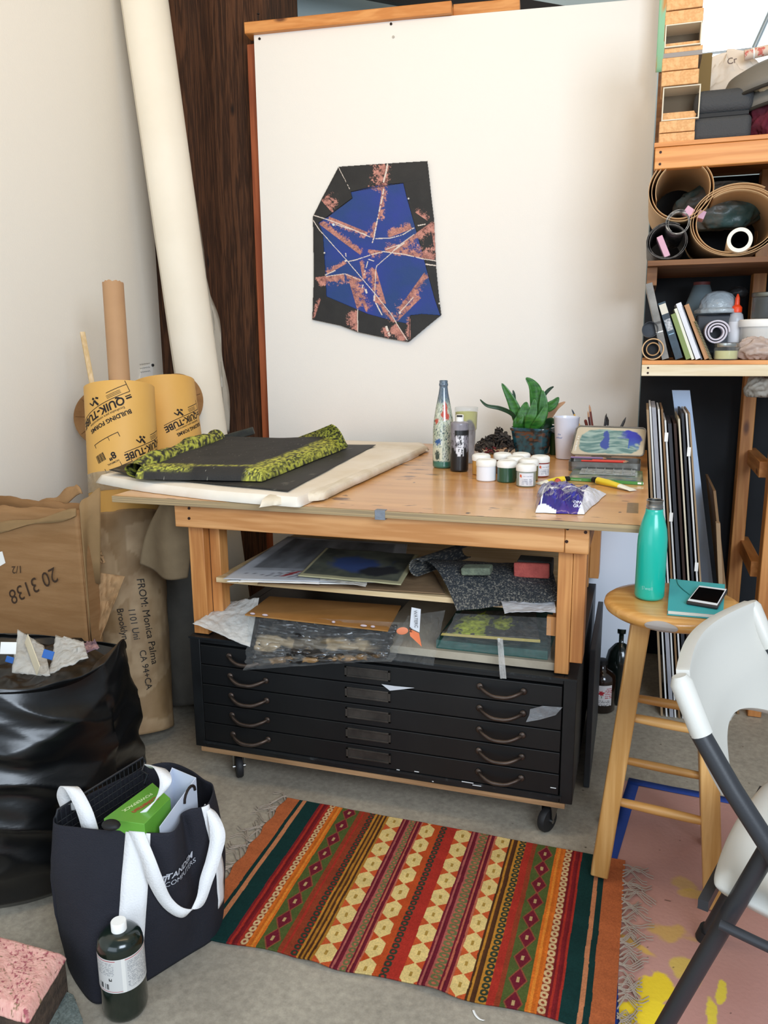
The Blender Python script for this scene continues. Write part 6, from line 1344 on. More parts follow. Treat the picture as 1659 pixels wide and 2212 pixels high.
ca_ = me.color_attributes.new('Col', 'FLOAT_COLOR', 'POINT'); cc = np.ones((len(co_), 4)); cc[:, :3] = np.clip(CC, 0, 1); ca_.data.foreach_set('color', cc.ravel())
link('canvas', me, cmat('art_canvas', .6, .15, 260), art, solid=.004)
for a, b in [(1187, 487), (302, 1058), (1510, 1590)]:
    p = wp(a, b, .012); MB().ell(p-Vector((0, .006, 0)), .0055, 14, 10).obj('push_pin', mat('pin_silver', '#d6d6d4', .2, .6), art)
# the nail standing on the header
p = aty(557, 43, 1.51); q = aty(558, 31, 1.51); t = MB(); t.cyl(p, q, .0015, n=8); t.cyl(q, q+Vector((0, 0, .003)), .006, n=10); tag(t.obj('nail', M_bk), 'bent nail standing up on the wooden header above the board', 'nail')
# ================================================================ timber storage shelves right of the board
SY = .95; SX0, SX1 = 1.334, 2.12
shf = thing('storage_shelf', (1.7, 1.3, 0), 'pine storage rack with three loaded shelves right of the white board', 'shelf')
M_sd = wood('shelf_dark', '#8a5f3a', '#6d4729', 'x', .7, knots=False)
M_dk = mat('shade_backing', '#15171a', .8, c2='#1d2024', scale=2)  # near-black colour standing in for shade inside the rack
MB().box(SX0+.004, SX1, SY+.0, SY+.036, 1.982, 2.052).obj('front_beam', M_shelfx, shf, bevel=.003)
MB().box(SX0, SX1, SY-.002, SY+.60, 2.0525, 2.067).obj('shelf_board', M_shelfx, shf, bevel=.001)
MB().box(SX0, SX1, SY, SY+.60, 1.664, 1.682).obj('shelf_board', M_sd, shf, bevel=.001)
MB().box(SX0, SX1, SY+.012, SY+.60, 1.3235, 1.338).obj('shelf_board', M_shelfx, shf, bevel=.001)
MB().box(SX0, SX1, SY, SY+.036, 1.283, 1.323).obj('front_plank', M_pale, shf, bevel=.002)
MB().box(SX0, SX0+.035, SY+.04, SY+.60, 1.60, 1.6635).obj('bearer', M_sd, shf, bevel=.002)
MB().box(SX0, SX0+.035, SY+.04, SY+.60, 2.03, 2.052).obj('bearer', M_sd, shf, bevel=.002)
for z in (1.998, 2.036): MB().cyl((SX0+.022, SY-.001, z), (SX0+.022, SY+.006, z), .0045, n=10).obj('screw', M_scr, shf)
for z in (1.294, 1.312): MB().cyl((SX0+.022, SY-.001, z), (SX0+.022, SY+.006, z), .004, n=10).obj('screw', M_scr, shf)
MB().box(1.790, 1.838, SY+.04, SY+.12, .002, 2.052).obj('front_post', M_pinez, shf, bevel=.003)
MB().box(1.735, 1.785, SY+.50, SY+.585, .002, 2.052).obj('back_post', M_pinez, shf, bevel=.003)
MB().box(1.335, 1.368, SY+.62, SY+.69, .002, 3.4).obj('back_post', M_sd, shf, bevel=.003)
MB().box(SX0, SX1, SY+.602, SY+.615, .002, 2.05).obj('back_shade_sheet', M_dk, shf)  # added dark sheet, stands in for the unlit depth behind the shelves
MB().box(SX1-.012, SX1, SY+.04, SY+.60, .002, 2.05).obj('side_shade_sheet', M_dk, shf)  # added out of view, closes the right side to keep the rack dark
for (u, v) in [(1652, 1015), (1633, 1230)]:
    p = aty(u, v, 1.10); MB().box(p.x-.019, p.x+.019, 1.10, 1.53, p.z-.03, p.z+.03).obj('side_rail', M_piney, shf, bevel=.002)
def px_m(y): a = aty(1500, 500, y); b = aty(1501, 500, y); return (b-a).length
# ---------------------------------------------------------------- block column on the top board
ZS = 2.0675
cols = [(314, 290, 'wood', 'lowest pale wood block of the column on the top shelf'), (289, 263, 'wood', 'pale wood block second from the bottom of the column on the top shelf'), (260, 187, 'box', 'larger open pale box in the lower half of the block column'), (182, 151, 'wood', 'wood block standing above the larger open box in the column'), (150, 122, 'wood', 'wood block in the middle of the column, under the grey edged one'), (121, 101, 'grey', 'grey edged wood block under the upper open box of the column'), (98, 50, 'box', 'smaller open box near the top of the block column'), (48, 20, 'wood', 'wood block right above the upper open box of the column'), (18, -14, 'wood', 'topmost wood block of the column, cut by the upper frame edge')]
M_blk = wood('block_end', '#dfae78', '#cd9a63', 'y', .7, knots=False, freq=2); M_bx = mat('pale_board_box', '#d8cfb9', .7); M_bxi = mat('box_inside', '#6d5f4c', .9)
zc = ZS; random.seed(4)
for (v1, v0, kd, lb) in cols:
    h = (v1-v0)*px_m(.99)*.97; x0 = aty(1424+(314-v1)*.045, v1, .99).x+random.uniform(-.004, .004); w = .118+random.uniform(-.004, .004); y0 = .985+random.uniform(-.006, .006); x0 = max(x0, 1.338)
    if kd == 'box':
        t = thing('open_box', (x0+w/2, y0+.1, zc), lb, 'box'); mb = MB(); T_ = .004
        mb.box(x0, x0+w, y0, y0+.16, zc, zc+T_); mb.box(x0, x0+w, y0, y0+.16, zc+h-T_, zc+h); mb.box(x0, x0+T_, y0, y0+.16, zc+T_, zc+h-T_); mb.box(x0+w-T_, x0+w, y0, y0+.16, zc+T_, zc+h-T_); mb.obj('box_shell', M_bx, t, bevel=.0008)
        MB().box(x0+T_, x0+w-T_, y0+.03, y0+.158, zc+T_+.0005, zc+h*.30).obj('wood_filling', M_blk, t); MB().box(x0+T_, x0+w-T_, y0+.10, y0+.158, zc+h*.31, zc+h-T_).obj('dark_filling', M_bxi, t)
    elif kd == 'grey':
        t = thing('wood_block', (x0+w/2, y0+.1, zc), lb, 'block'); MB().box(x0, x0+w, y0, y0+.16, zc+h*.5, zc+h).obj('block_body', M_blk, t, bevel=.001); MB().box(x0-.003, x0+w, y0-.002, y0+.16, zc, zc+h*.48).obj('grey_edge', mat('grey_edge', '#8f8a86', .6), t)
    else: tag(MB().box(x0, x0+w, y0, y0+.16, zc+.0005, zc+h-.0005).obj('wood_block', M_blk, bevel=.002), lb, 'block')
    zc += h+.0012
gx = aty(1428, 60, 1.56).x; gz = aty(1428, 155, 1.56).z
tag(sheet('green_sheet', 10, 40, lambda U, V: (gx-.012+.06*U, 1.562+0*U+.003*np.sin(V*9), gz+(3.3-gz)*V), cmat('green_print', .7), None, lambda U, V: mixc(HX('#8fc4a0'), HX('#c98f4e'), (fbm(U*3, V*9, 4)-.56)*12), solid=.002), 'green and tan patterned sheet edge behind the block column', 'paper')
# ---------------------------------------------------------------- cases and bags on the top board
def rbox(name, x0, x1, y0, y1, z0, z1, r, m, parent, n=5, tilt=0, **k):
    o = MB().box(x0, x1, y0, y1, z0, z1).obj(name, m, parent, **k); b = o.modifiers.new('round', 'BEVEL'); b.width = r; b.segments = n; b.limit_method = 'NONE'; return o
cx0, cx1 = aty(1492, 300, 1.0).x, aty(1622, 300, 1.0).x
cs = thing('dark_case', ((cx0+cx1)/2, 1.1, ZS), 'dark grey hard shell case on the top shelf beside the block column', 'case'); M_cs = mat('case_shell', '#3c3d3e', .7, bump=.3, bscale=200)
rbox('case_bottom', cx0, cx1, 1.0, 1.2, ZS+.001, ZS+.083, .02, M_cs, cs); rbox('case_lid', cx0+.003, cx1+.002, .998, 1.2, ZS+.089, ZS+.168, .028, M_cs, cs)
MB().box(cx0+.012, cx1-.012, 1.006, 1.19, ZS+.080, ZS+.092).obj('seam', M_bk, cs)
tag(rbox('brown_carton', aty(1484, 250, 1.215).x, aty(1530, 250, 1.215).x, 1.215, 1.32, ZS+.001, aty(1500, 130, 1.28).z, .003, mat('olive_carton', '#80693f', .85), None), 'olive brown carton standing behind the dark case on the top shelf', 'carton')
def blob(name, c, r, m, label, cat, seed=1, amp=.15, n=70, col=None, fq=3, R=None):
    c = Vector(c)
    def f(U, V):
        a = U*2*PI; t = (V-.5)*PI; k = 1+amp*(fbm(np.cos(a)*fq+5+seed, np.sin(a)*fq+np.sin(t)*fq+7, seed)-.5)*2-amp*.5*np.abs(vn(a*3, V*9, seed+3)-.5)
        x, y, z = r[0]*np.cos(t)*np.cos(a)*k, r[1]*np.cos(t)*np.sin(a)*k, r[2]*np.sin(t)*k
        z = np.maximum(z, -r[2]*.86); return c.x+x, c.y+y, c.z+z+r[2]*.86
    return tag(sheet(name, n, n//2, f, m, None, col, closeu=True, ang=70), label, cat)
p = aty(1560, 165, 1.33); blob('grocery_bag', (p.x+.015, 1.40, ZS+.001), (.165, .07, .205), mat('bag_white', '#ddd0c0', .5, bump=.5, bscale=16), 'white printed plastic grocery bag behind the grey shells on the top shelf', 'bag', 3, .22, 90)
q = aty(1571, 140, 1.322); Rf = Matrix((Vector((1, 0, .16)).normalized(), Vector((-.16, 0, 1)).normalized(), Vector((0, -1, 0)))).transposed()
text('print', 'Cr', .030, mat('print_brown', '#6c5a50', .6), bpy.data.objects['grocery_bag'], (q, Rf), bold=.02)
0 and tag(blob('clear_wrap', (aty(1556, 110, 1.36).x, 1.36, aty(1556, 125, 1.36).z), (.035, .03, .035), film('wrap_film', '#e2e8e6', .5, .15), 'x', 'y', 8, .3, 40), 'peak of clear plastic poking up above the grocery bag', 'plastic')
# grey moulded shells with dark piping
for i, (v, lb) in enumerate([(188, 'upper grey moulded shell with dark piping, top shelf right edge'), (222, 'lower grey moulded shell beneath the first one at the right edge of the top shelf')]):
    c = aty(1682, v, 1.12); t = thing('grey_shell', (c.x, 1.12, c.z-.04), lb, 'helmet'); rx = .185-.03*i; mb = MB()
    mb.lathe([(rx, .0), (rx*.97, .03), (rx*.80, .075-.02*i), (rx*.45, .10-.025*i), (.001, .108-.03*i)], (c.x, 1.14, c.z-.02), 40, Matrix.Rotation(-.18, 3, 'Y'), cap=False); mb.obj('shell', mat('shell_grey', '#6f6a61', .55, bump=.1, bscale=80), t, solid=.006)
    ring = [Vector((c.x, 1.14, c.z-.02))+Matrix.Rotation(-.18, 3, 'Y')@Vector((rx*1.005*math.cos(a), rx*1.005*math.sin(a), 0)) for a in [k*2*PI/48 for k in range(48)]]; MB().tube(ring, .0055, 8, closed=True).obj('piping', mat('piping_dark', '#28241d', .8), t)
p = aty(1650, 275, 1.05); blob('crimson_cloth', (p.x+.015, 1.07, ZS+.001), (.075, .06, .075), mat('crimson', '#5e1526', .9, bump=.9, bscale=26, c2='#44101c', scale=20), 'crumpled dark crimson cloth beside the dark case at the shelf edge', 'cloth', 5, .35, 80)
p = aty(1655, 228, 1.03); blob('cream_cloth', (p.x+.01, 1.03, ZS+.145), (.06, .035, .022), mat('cream_cloth', '#cbb795', .9, bump=.4, bscale=30), 'cream cloth end lying above the crimson cloth on the top shelf', 'cloth', 7, .2, 60)
a, b = aty(1608, 120, 1.33), aty(1668, 106, 1.33); t = thing('rolled_tube', a, 'pink and cream rolled package lying on top of the white grocery bag', 'roll'); MB().cyl(a, b, .018, n=24).obj('roll_body', mat('roll_cream', '#dcc3ae', .6, c2='#c96a5c', scale=26, lo=.58, hi=.62), t); MB().cyl(a+(b-a)*.30, a+(b-a)*.36, .0186, n=24).obj('band', M_white, t)
# ---------------------------------------------------------------- rolls on the middle board
def proll(name, cu, cv, r, y0, L, turns, m, label, cat='paper roll', th=.0018, sx=1, gap=.008, cz=None, tilt=0, m2=None):
    c = aty(cu, cv, y0); z = cz if cz else c.z; t = thing(name, (c.x, y0+L/2, z-r), label, cat)
    def f(U, V):
        a = U*turns*2*PI+1.0; rr = r-gap*U*turns-.004*(vn(a*.9, V*2, 3)-.5); return c.x+sx*rr*np.cos(a)+tilt*V*L, y0+V*L, z+rr*np.sin(a)
    sheet('rolled_sheet', int(64*turns), 14, f, m, t, solid=th); return t, Vector((c.x, y0, z))
M_kp = mat('kraft_pale', '#cba77c', .7, c2='#c29c6f', scale=3); M_rk = mat('roll_black', '#1c1c1e', .6); M_rt = mat('roll_edge_white', '#cfcac0', .6)
Z2 = 1.6825
proll('paper_roll', 1441, 531, .061, .955, .5, 2.6, mat('roll_charcoal', '#2a292a', .55, c2='#6b6660', scale=60), 'small black lined roll with a pink foam strip, at the left of the middle shelf', sx=1.12, gap=.003, cz=Z2+.0635)
proll('paper_roll', 1471, 443, .110, .955, .55, 2.4, M_kp, 'wide tan paper roll resting above the small black roll on the middle shelf', gap=.010, cz=Z2+.232, sx=1.0)
proll('paper_roll', 1465, 480, .040, .952, .45, 2.5, mat('roll_bw', '#3a3a3c', .5, c2='#bdb8ae', scale=70), 'narrow black and white roll tucked inside the wide tan roll', gap=.003)
proll('paper_roll', 1590, 496, .118, .955, .55, 3.2, M_kp, 'large nested roll of tan paper at the right of the middle shelf', gap=.006, sx=1.24, cz=Z2+.1205)
c = aty(1598, 518, .940); t = thing('core_roll', c-Vector((0, 0, .057)), 'white cored paper roll inside the large tan roll', 'paper roll')
MB().lathe([(.028, 0), (.040, 0), (.0405, .004), (.0405, .30), (.028, .30)], c, 40, Matrix(((1, 0, 0), (0, 0, -1), (0, 1, 0))).transposed() if False else frame(Vector((.06, 1, -.04))), cap=False).obj('roll_body', mat('roll_white', '#efe6d2', .55), t)
MB().lathe([(.0275, .002), (.0275, .25), (.001, .25)], c, 28, frame(Vector((.06, 1, -.04))), cap=False).obj('core', M_bk, t)
M_pk = mat('pink_foam', '#d0a3b4', .8, bump=.1, bscale=120)
for (u, v, sx_, sz_, L, ry, y, lb) in [(1433, 532, .020, .075, .10, -.42, .955, 'pink foam strip standing inside the small black roll'), (1488, 457, .030, .030, .06, .62, .960, 'cube shaped pink foam piece inside the wide tan roll'), (1515, 463, .026, .026, .08, .35, .975, 'second pink foam piece at the right wall of the wide tan roll')]:
    p = aty(u, v, y); tag(MB().obox(p+Vector((0, L/2, 0)), (sx_, L, sz_), Matrix.Rotation(ry, 3, 'Y')).obj('foam_piece', M_pk, bevel=.0015), lb, 'foam')
p = aty(1570, 415, 1.22); blob('plastic_bag', (p.x-.01, 1.25, Z2+.13), (.16, .08, .085), mat('bag_grey_film', '#6d685e', .35, bump=.6, bscale=18, c2='#3f5a58', scale=9, lo=.45, hi=.6), 'grey plastic bag with teal contents behind the rolls on the middle shelf', 'bag', 6, .25, 80)
# ---------------------------------------------------------------- books and oddments on the lower board
Z3 = 1.3385
def leanbook(u0, v0, u1, v1, th, m, label, name='book', depth=.20, y=.975, extra=None, cat='book'):
    p = aty(u0, v0, y); q = aty(u1, v1, y); q.z = max(q.z, Z3+.0005); d = p-q; up = d.normalized(); sd = Vector((up.z, 0, -up.x)).normalized()
    R = Matrix((sd, Vector((0, 1, 0)), up)).transposed(); L = d.length; q = q+Vector((0, 0, max(0, Z3+.0008-(q.z-abs(sd.z)*0)))); base = q+Vector((0, 0, abs(sd.z)*th+.0003)) if sd.z < 0 else q
    o = MB(); o.obox(base+sd*th/2+Vector((0, depth/2, 0))+up*L/2, (th, depth, L), R); t = thing(name, base, label, cat); o.obj('cover', m, t, bevel=.0008)
    MB().obox(base+sd*th/2+Vector((0, depth/2+.004, 0))+up*L/2, (th*.78, depth, L*.985), R).obj('pages', mat('pages2', '#d9d4c8', .8), t)
    if extra: extra(t, base, sd, up, th, L, R)
def whiteband(t, b, sd, up, th, L, R): MB().obox(b+sd*th/2+up*L*.88+Vector((0, -.0006, 0)), (th*.9, .001, L*.17), R).obj('spine_label', mat('label_cream', '#d3cdbd', .6), t); MB().obox(b+sd*th/2+up*L*.6+Vector((0, -.0006, 0)), (th*.8, .001, L*.2), R).obj('spine_photo', mat('photo_grey', '#5f6468', .5, c2='#c4c6c8', scale=120), t); MB().obox(b+sd*th/2+up*L*.44+Vector((0, -.0006, 0)), (th*.7, .001, .003), R).obj('spine_line', mat('line_blue', '#8fb3c9', .5), t)
def greyband(t, b, sd, up, th, L, R): MB().obox(b+sd*th/2+up*L*.36+Vector((0, -.0006, 0)), (th*1.0, .001, .004), R).obj('spine_line', M_white, t); MB().obox(b+sd*th/2+up*L*.48+Vector((0, -.0006, 0)), (th*1.0, .001, .008), R).obj('spine_band', mat('band_dark', '#4c4944', .5), t)
def coil(t, b, sd, up, th, L, R):
    mb = MB()
    for k in range(26): mb.tube([b+sd*th/2+up*(L*(k+.5)/26)+Vector((math.cos(a)*th*.8, math.sin(a)*.005-.003, 0)) for a in [i*2*PI/8 for i in range(8)]], .0009, 5, closed=True)
    tag(mb.obj('wire_binding', mat('coil_gold', '#cbbd8c', .4, .5), t), kind=None)
def spinetext(s, col='#8a8c92'):
    return lambda t, b, sd, up, th, L, R: text('spine_title', s, th*.62, mat('spine_print', col, .6), t, (b+sd*th*.30+up*L*.86+Vector((0, -.0008, 0)), Matrix((-up, sd, Vector((0, -1, 0)))).transposed()))
leanbook(1394, 614, 1430, 781, .024, mat('book_silver', '#908d86', .4, c2='#55524d', scale=7), 'tall silver grey book leaning against the board at the left of the lower shelf', extra=greyband)
leanbook(1421, 656, 1459, 778, .026, mat('book_blackblue', '#1b2026', .35, c2='#37505f', scale=9), 'black and blue book with a cream label and photo strip on its spine', extra=whiteband)
leanbook(1449, 680, 1482, 778, .018, mat('book_olive', '#7a8a4b', .5), 'olive green book in the lower shelf row', depth=.17)
leanbook(1456, 668, 1494, 778, .010, mat('book_ivory', '#dcdcc8', .5), 'thin ivory book right of the olive green one', depth=.17)
leanbook(1460, 657, 1503, 779, .018, mat('book_white', '#d8d9de', .45), 'white spined book in the middle of the lower shelf row', depth=.18, extra=spinetext('.'))
leanbook(1471, 661, 1514, 778, .006, mat('book_slate', '#5d6068', .5), 'thin slate grey book between the white and the tan one', depth=.17)
leanbook(1478, 660, 1522, 778, .016, mat('book_tan', '#b2845a', .6), 'tan hardcover book next to the wire bound notebook', depth=.17)
leanbook(1498, 694, 1533, 780, .007, mat('book_coverdark', '#3b3a34', .6), 'wire bound notebook at the right end of the book row', 'spiral_notebook', .15, extra=coil, cat='notebook')
def ytube(name, u, v, r, z, L, m, mi, label, y=.965, rin=None):
    c = aty(u, v, y); c.z = z; t = thing(name, c-Vector((0, 0, r)), label, 'tube'); R = frame(Vector((0, 1, 0))); rin = rin or r-.004
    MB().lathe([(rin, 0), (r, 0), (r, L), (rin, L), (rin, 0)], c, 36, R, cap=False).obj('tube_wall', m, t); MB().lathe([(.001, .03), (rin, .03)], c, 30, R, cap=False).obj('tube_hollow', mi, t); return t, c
t, c = ytube('cardboard_tube', 1410, 763, .038, Z3+.0395, .35, M_kp, M_bk, 'open kraft tube with an inner ring at the left end of the lower shelf'); MB().lathe([(.020, -.002), (.024, -.002), (.024, .2), (.020, .2), (.020, -.002)], c, 30, frame(Vector((0, 1, 0))), cap=False).obj('inner_tube', M_kraft, t)
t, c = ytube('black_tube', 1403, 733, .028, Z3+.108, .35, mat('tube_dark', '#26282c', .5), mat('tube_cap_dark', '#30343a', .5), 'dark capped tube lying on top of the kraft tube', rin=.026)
c = aty(1510, 700, 1.36); t = thing('pale_cone', (c.x, 1.36, Z3), 'pale translucent cone shaped shade in the dark at the back of the lower shelf', 'shade'); MB().lathe([(.085, 0), (.083, .12), (.030, .28)], (c.x, 1.36, Z3+.001), 40, cap=False).obj('cone_wall', mat('cone_pale', '#8fa0a6', .4, alpha=.9), t, solid=.002); MB().lathe([(.031, .28), (.031, .292), (.001, .292)], (c.x, 1.36, Z3+.001), 24).obj('red_top', mat('dull_red', '#6d3430', .6), t)
c = aty(1549, 690, 1.14); t = thing('clear_dome', (c.x, 1.14, Z3+.12), 'clear rigid plastic dome package behind the rolled white cloth', 'packaging'); MB().lathe([(.082, 0), (.080, .012), (.066, .02), (.062, .045), (.045, .068), (.022, .078), (.001, .079)], (c.x, 1.14, Z3+.165), 40, cap=False).obj('dome', film('dome_film', '#c9d4da', .55, .06), t, solid=.002); rbox('dark_tray', c.x-.075, c.x+.07, 1.08, 1.20, Z3+.001, Z3+.160, .01, mat('tray_dark', '#262a31', .5), t)
c = aty(1548, 742, 1.03); rr_ = .042; t = thing('rolled_cloth', (c.x, 1.0, Z3+.06), 'tightly rolled pale lilac white cloth standing out in the lower shelf', 'cloth')
c = aty(1548, 718, 1.0)
sheet('cloth_roll', 180, 12, lambda U, V: (c.x+(rr_-.024*U)*np.cos(U*5*PI)*(1+.05*np.sin(U*17)), 1.0+V*.07, c.z+(rr_-.024*U)*np.sin(U*5*PI)), mat('lilac_white', '#cdc6cf', .9, bump=.2, bscale=60), t, solid=.006)
c = aty(1546, 778, .985); 
def lidjar(name, c, r, h, content, lid, label, lh=.014, fill=.7):
    t = thing(name, c, label, 'jar'); MB().lathe([(.001, 0), (r-.004, 0), (r, .005), (r, h-.006), (r-.003, h)], c, 36, cap=False).obj('glass_wall', film('jar_glass', '#cfd4d0', .08, .05), t); MB().lathe([(.001, .003), (r-.004, .003), (r-.003, .006), (r-.003, h*fill), (.001, h*fill)], c, 32).obj('contents', content, t); MB().lathe([(r, h-.001), (r+.001, h+.001), (r+.001, h+lh-.002), (r-.002, h+lh), (.001, h+lh)], c, 36).obj('lid', lid, t); return t
M_lm = mat('lid_metal', '#b5b6b0', .25, .9)
c = aty(1568, 775, .985); lidjar('salve_jar', (c.x, .995, Z3+.0005), .041, .045, mat('salve', '#cfc98f', .6), M_lm, 'low glass jar of yellowish salve with a metal lid on the lower shelf')
c = aty(1589, 700, 1.09); bz = Z3+.001; t = thing('glue_bottle', (c.x, 1.09, bz), 'white glue bottle with a bright orange nozzle behind the salve jar', 'bottle')
MB().lathe([(.001, 0), (.024, 0), (.026, .004), (.026, .140), (.022, .158), (.014, .166)], (c.x, 1.09, bz), 36, cap=False).obj('bottle_body', mat('glue_body', '#a9adb4', .35), t); wraplabel(Vector((c.x, 1.09, bz)), .0265, camang(Vector((c.x, 1.09, 0))), .06, .06, .132, mat('glue_label', '#d3d5da', .5), t)
MB().lathe([(.016, .164), (.018, .166), (.018, .182), (.015, .186), (.009, .192), (.0075, .215), (.003, .228), (.001, .230)], (c.x, 1.09, bz), 28).obj('nozzle', mat('nozzle_orange', '#e8481f', .4), t)
c = aty(1647, 745, 1.06); tb_ = thing('white_tub', (c.x, 1.06, Z3+.03), 'white plastic tub with a wide lid, carrying the dark jar', 'tub'); z0 = aty(1647, 748, 1.06).z; zt = aty(1647, 690, 1.06).z
MB().lathe([(.001, 0), (.070, 0), (.075, .006), (.077, zt-z0-.026), (.001, zt-z0-.026)], (c.x, 1.06, z0), 40).obj('tub_body', mat('tub_frost', '#c9c6c0', .35), tb_); MB().lathe([(.082, zt-z0-.026), (.084, zt-z0-.022), (.084, zt-z0-.004), (.080, zt-z0), (.001, zt-z0)], (c.x, 1.06, z0), 40).obj('lid', M_white, tb_)
MB().lathe([(.001, 0), (.066, 0), (.068, z0-Z3-.002), (.001, z0-Z3-.002)], (c.x, 1.06, Z3+.001), 32).obj('tub_foot', mat('tub_frost', '#c9c6c0', .35), tb_)
h = aty(1650, 633, 1.06).z-zt; lidjar('dark_jar', (c.x+.008, 1.06, zt+.0006), .055, h-.013, mat('jar_dark_content', '#17191a', .3), mat('lid_dull', '#77786e', .4, .7), 'screw top jar of black contents standing on the white tub', fill=.95)
p = aty(1635, 765, .99); blob('crumpled_wrap', (p.x+.012, 1.0, Z3+.001), (.075, .035, .045), mat('wrap_pinkish', '#b6a092', .4, bump=.6, bscale=24, alpha=.9), 'crumpled pinkish clear plastic in front of the white tub', 'plastic', 9, .3, 80)
p = aty(1592, 655, 1.16); blob('black_hardware', (p.x, 1.18, Z3+.22), (.035, .03, .022), M_bk, 'small black plastic clamp in the shadow behind the glue bottle', 'clamp', 4, .3, 30)
p = aty(1640, 836, 1.02); blob('hanging_bag', (p.x+.01, 1.06, 1.205), (.055, .05, .042), mat('bag_pale_dusty', '#9b9488', .6, bump=.6, bscale=22), 'pale crumpled plastic bag tucked under the lower shelf at the right', 'bag', 2, .3, 70)
# ================================================================ things stored inside the bench
ZM = .6885
def flat(name, px, z, th, m, label, cat='paper', col=None, seed=1, amp=.004, n=60, droop=None):
    P = [atz(u, v, z) for u, v in px]
    def f(U, V):
        X, Y, Z = quadpos(*P)(U, V); h = amp*fbm(U*4, V*4, seed); 
        if droop is not None: h = h+droop(U, V)
        return X, Y, Z+h
    return tag(sheet(name, n, n, f, m, None, col, solid=th), label, cat)
def clampf(P, y=.62):
    return P
flat('brown_board', [(556, 1262), (962, 1284), (935, 1235), (640, 1215)], ZM+.003, .003, M_kraftd, 'brown corrugated board at the bottom of the stack on the bench shelf', 'board')
flat('foam_board', [(490, 1257), (792, 1264), (800, 1232), (560, 1225)], ZM+.011, .003, M_white, 'white board under the drawings on the bench shelf', 'board')
def drawcol(U, V):
    n = fbm(U*5, V*5, 3, 4); c = mixc(HX('#b5b8bd'), HX('#7d8084'), (n-.35)*2.2*(V > .2)); s = np.abs(np.sin(U*60+np.sin(V*40)*2)) < .22; c[s&(V < .20)&(V > .06)&(U < .42)&(U > .05)] = HX('#55505a')
    m = (V < .20)&(V > .08)&(U > .28)&(U < .42)&(np.abs((U-.35)*1.2-(V-.14)*.7) < .025); c[m] = HX('#8f2f34'); m = (V > .24)&(V < .95)&(U > .08)&(U < .9); c[m] = mixc(HX('#4d4f52'), HX('#8c8f93'), (fbm(U*9, V*3, 8)-.25)*1.8)[m]; return c
flat('charcoal_drawing', [(482, 1252), (868, 1262), (880, 1176), (622, 1160)], ZM+.018, .0012, cmat('drawing', .8), 'large charcoal drawing with scribbled loops and a red mark on the bench shelf', 'drawing', drawcol, 4)
flat('foam_board', [(515, 1258), (690, 1262), (690, 1235), (560, 1228)], ZM+.015, .002, M_white, 'slim white board edge just beneath the charcoal drawing', 'board')
def bluecol(U, V):
    n = fbm(U*6, V*4, 9, 4); c = mixc(HX('#30352f'), HX('#5e6152'), (n-.3)*2); d = np.hypot((U-.45)/.34, (V-.5)/.30)+(n-.5); c = mixc(c, HX('#2b4378')*np.ones_like(c), (1-d)*3); d = np.hypot((U-.74)/.22, (V-.32)/.2)+(n-.5); c = mixc(c, HX('#14161d')*np.ones_like(c), (1-d)*4)
    e = (V < .07)|(U > .95)|(U < .02); c[e] = HX('#a9a37f'); return c
flat('blue_painting', [(644, 1245), (866, 1264), (905, 1200), (705, 1186)], ZM+.026, .003, cmat('drawing', .8), 'dark blue painting on yellowed board lying over the charcoal drawing', 'painting', bluecol, 5)
flat('plastic_sheet', [(690, 1254), (790, 1268), (800, 1240), (700, 1232)], ZM+.021, .001, M_film2, 'cloudy plastic sheet corner below the blue painting edge', 'plastic')
def crustcol(U, V):
    n = fbm(U*110, V*95, 3, 4); c = mixc(HX('#1d2023'), HX('#3b3f43'), n*1.6-.3); k = (n > .66-.10*np.clip(1-V*2.5, 0, 1)-.06*(fbm(U*5, V*4, 7)-.5)); c[k] = (mixc(HX('#4a4b48'), HX('#8d8678'), (n-.58)*6))[k]; return c
# folded dark painting drooping over the shelf edge
Q = [aty(986, 1322, -.012), aty(1208, 1300, .035), atz(1190, 1222, ZM+.055), atz(905, 1212, ZM+.05)]
def fold2(U, V):
    X, Y, Z = quadpos(*Q)(U, V); return X, Y, Z+.045*np.sin(V*PI)**.8*(1-.5*U)*np.clip(1.15-U, 0, 1)+.008*fbm(U*5, V*4, 2)
dp = thing('dark_painting', (.95, .2, ZM), 'folded dark crusted painting drooping over the front edge of the bench shelf', 'painting')
M_cr = cmat('crust_dark', .8, .6, 220); sheet('folded_sheet', 180, 130, fold2, M_cr, dp, crustcol, solid=.003)
def curl(U, V):
    a = -PI*.6+U*PI*1.35; A = np.array(aty(900, 1226, .12)); B = np.array(atz(1010, 1190, ZM+.05)); t = V[..., None]; P = A*(1-t)+B*t; r = .026; return P[..., 0]-r*np.cos(a)*.9, P[..., 1]+.02*V, P[..., 2]+r*np.sin(a)
sheet('curled_edge', 50, 40, curl, M_cr, dp, crustcol, solid=.003)
flat('torn_film', [(1090, 1328), (1200, 1326), (1198, 1292), (1080, 1300)], ZM+.001, .001, mat('film_white', '#c3c6ca', .4, alpha=.85), 'torn whitish plastic under the dark painting at the right end of the shelf', 'plastic', amp=.012)
p = atz(1030, 1246, ZM+.058); tag(MB().obox(atz(1029, 1240, ZM+.060)+Vector((0, .01, .010)), (.085, .05, .022), Matrix.Rotation(-.08, 3, 'Y')).obj('green_sponge', mat('sponge_green', '#77806a', .95, c2='#596052', scale=40, bump=.5, bscale=150), bevel=.004), 'grey green sponge lying on the dark painting', 'sponge')
sp_ = thing('coral_sponge', atz(1147, 1250, ZM+.05), 'coral red sponge with a dark back at the right of the bench shelf', 'sponge'); c = atz(1147, 1252, ZM+.042)
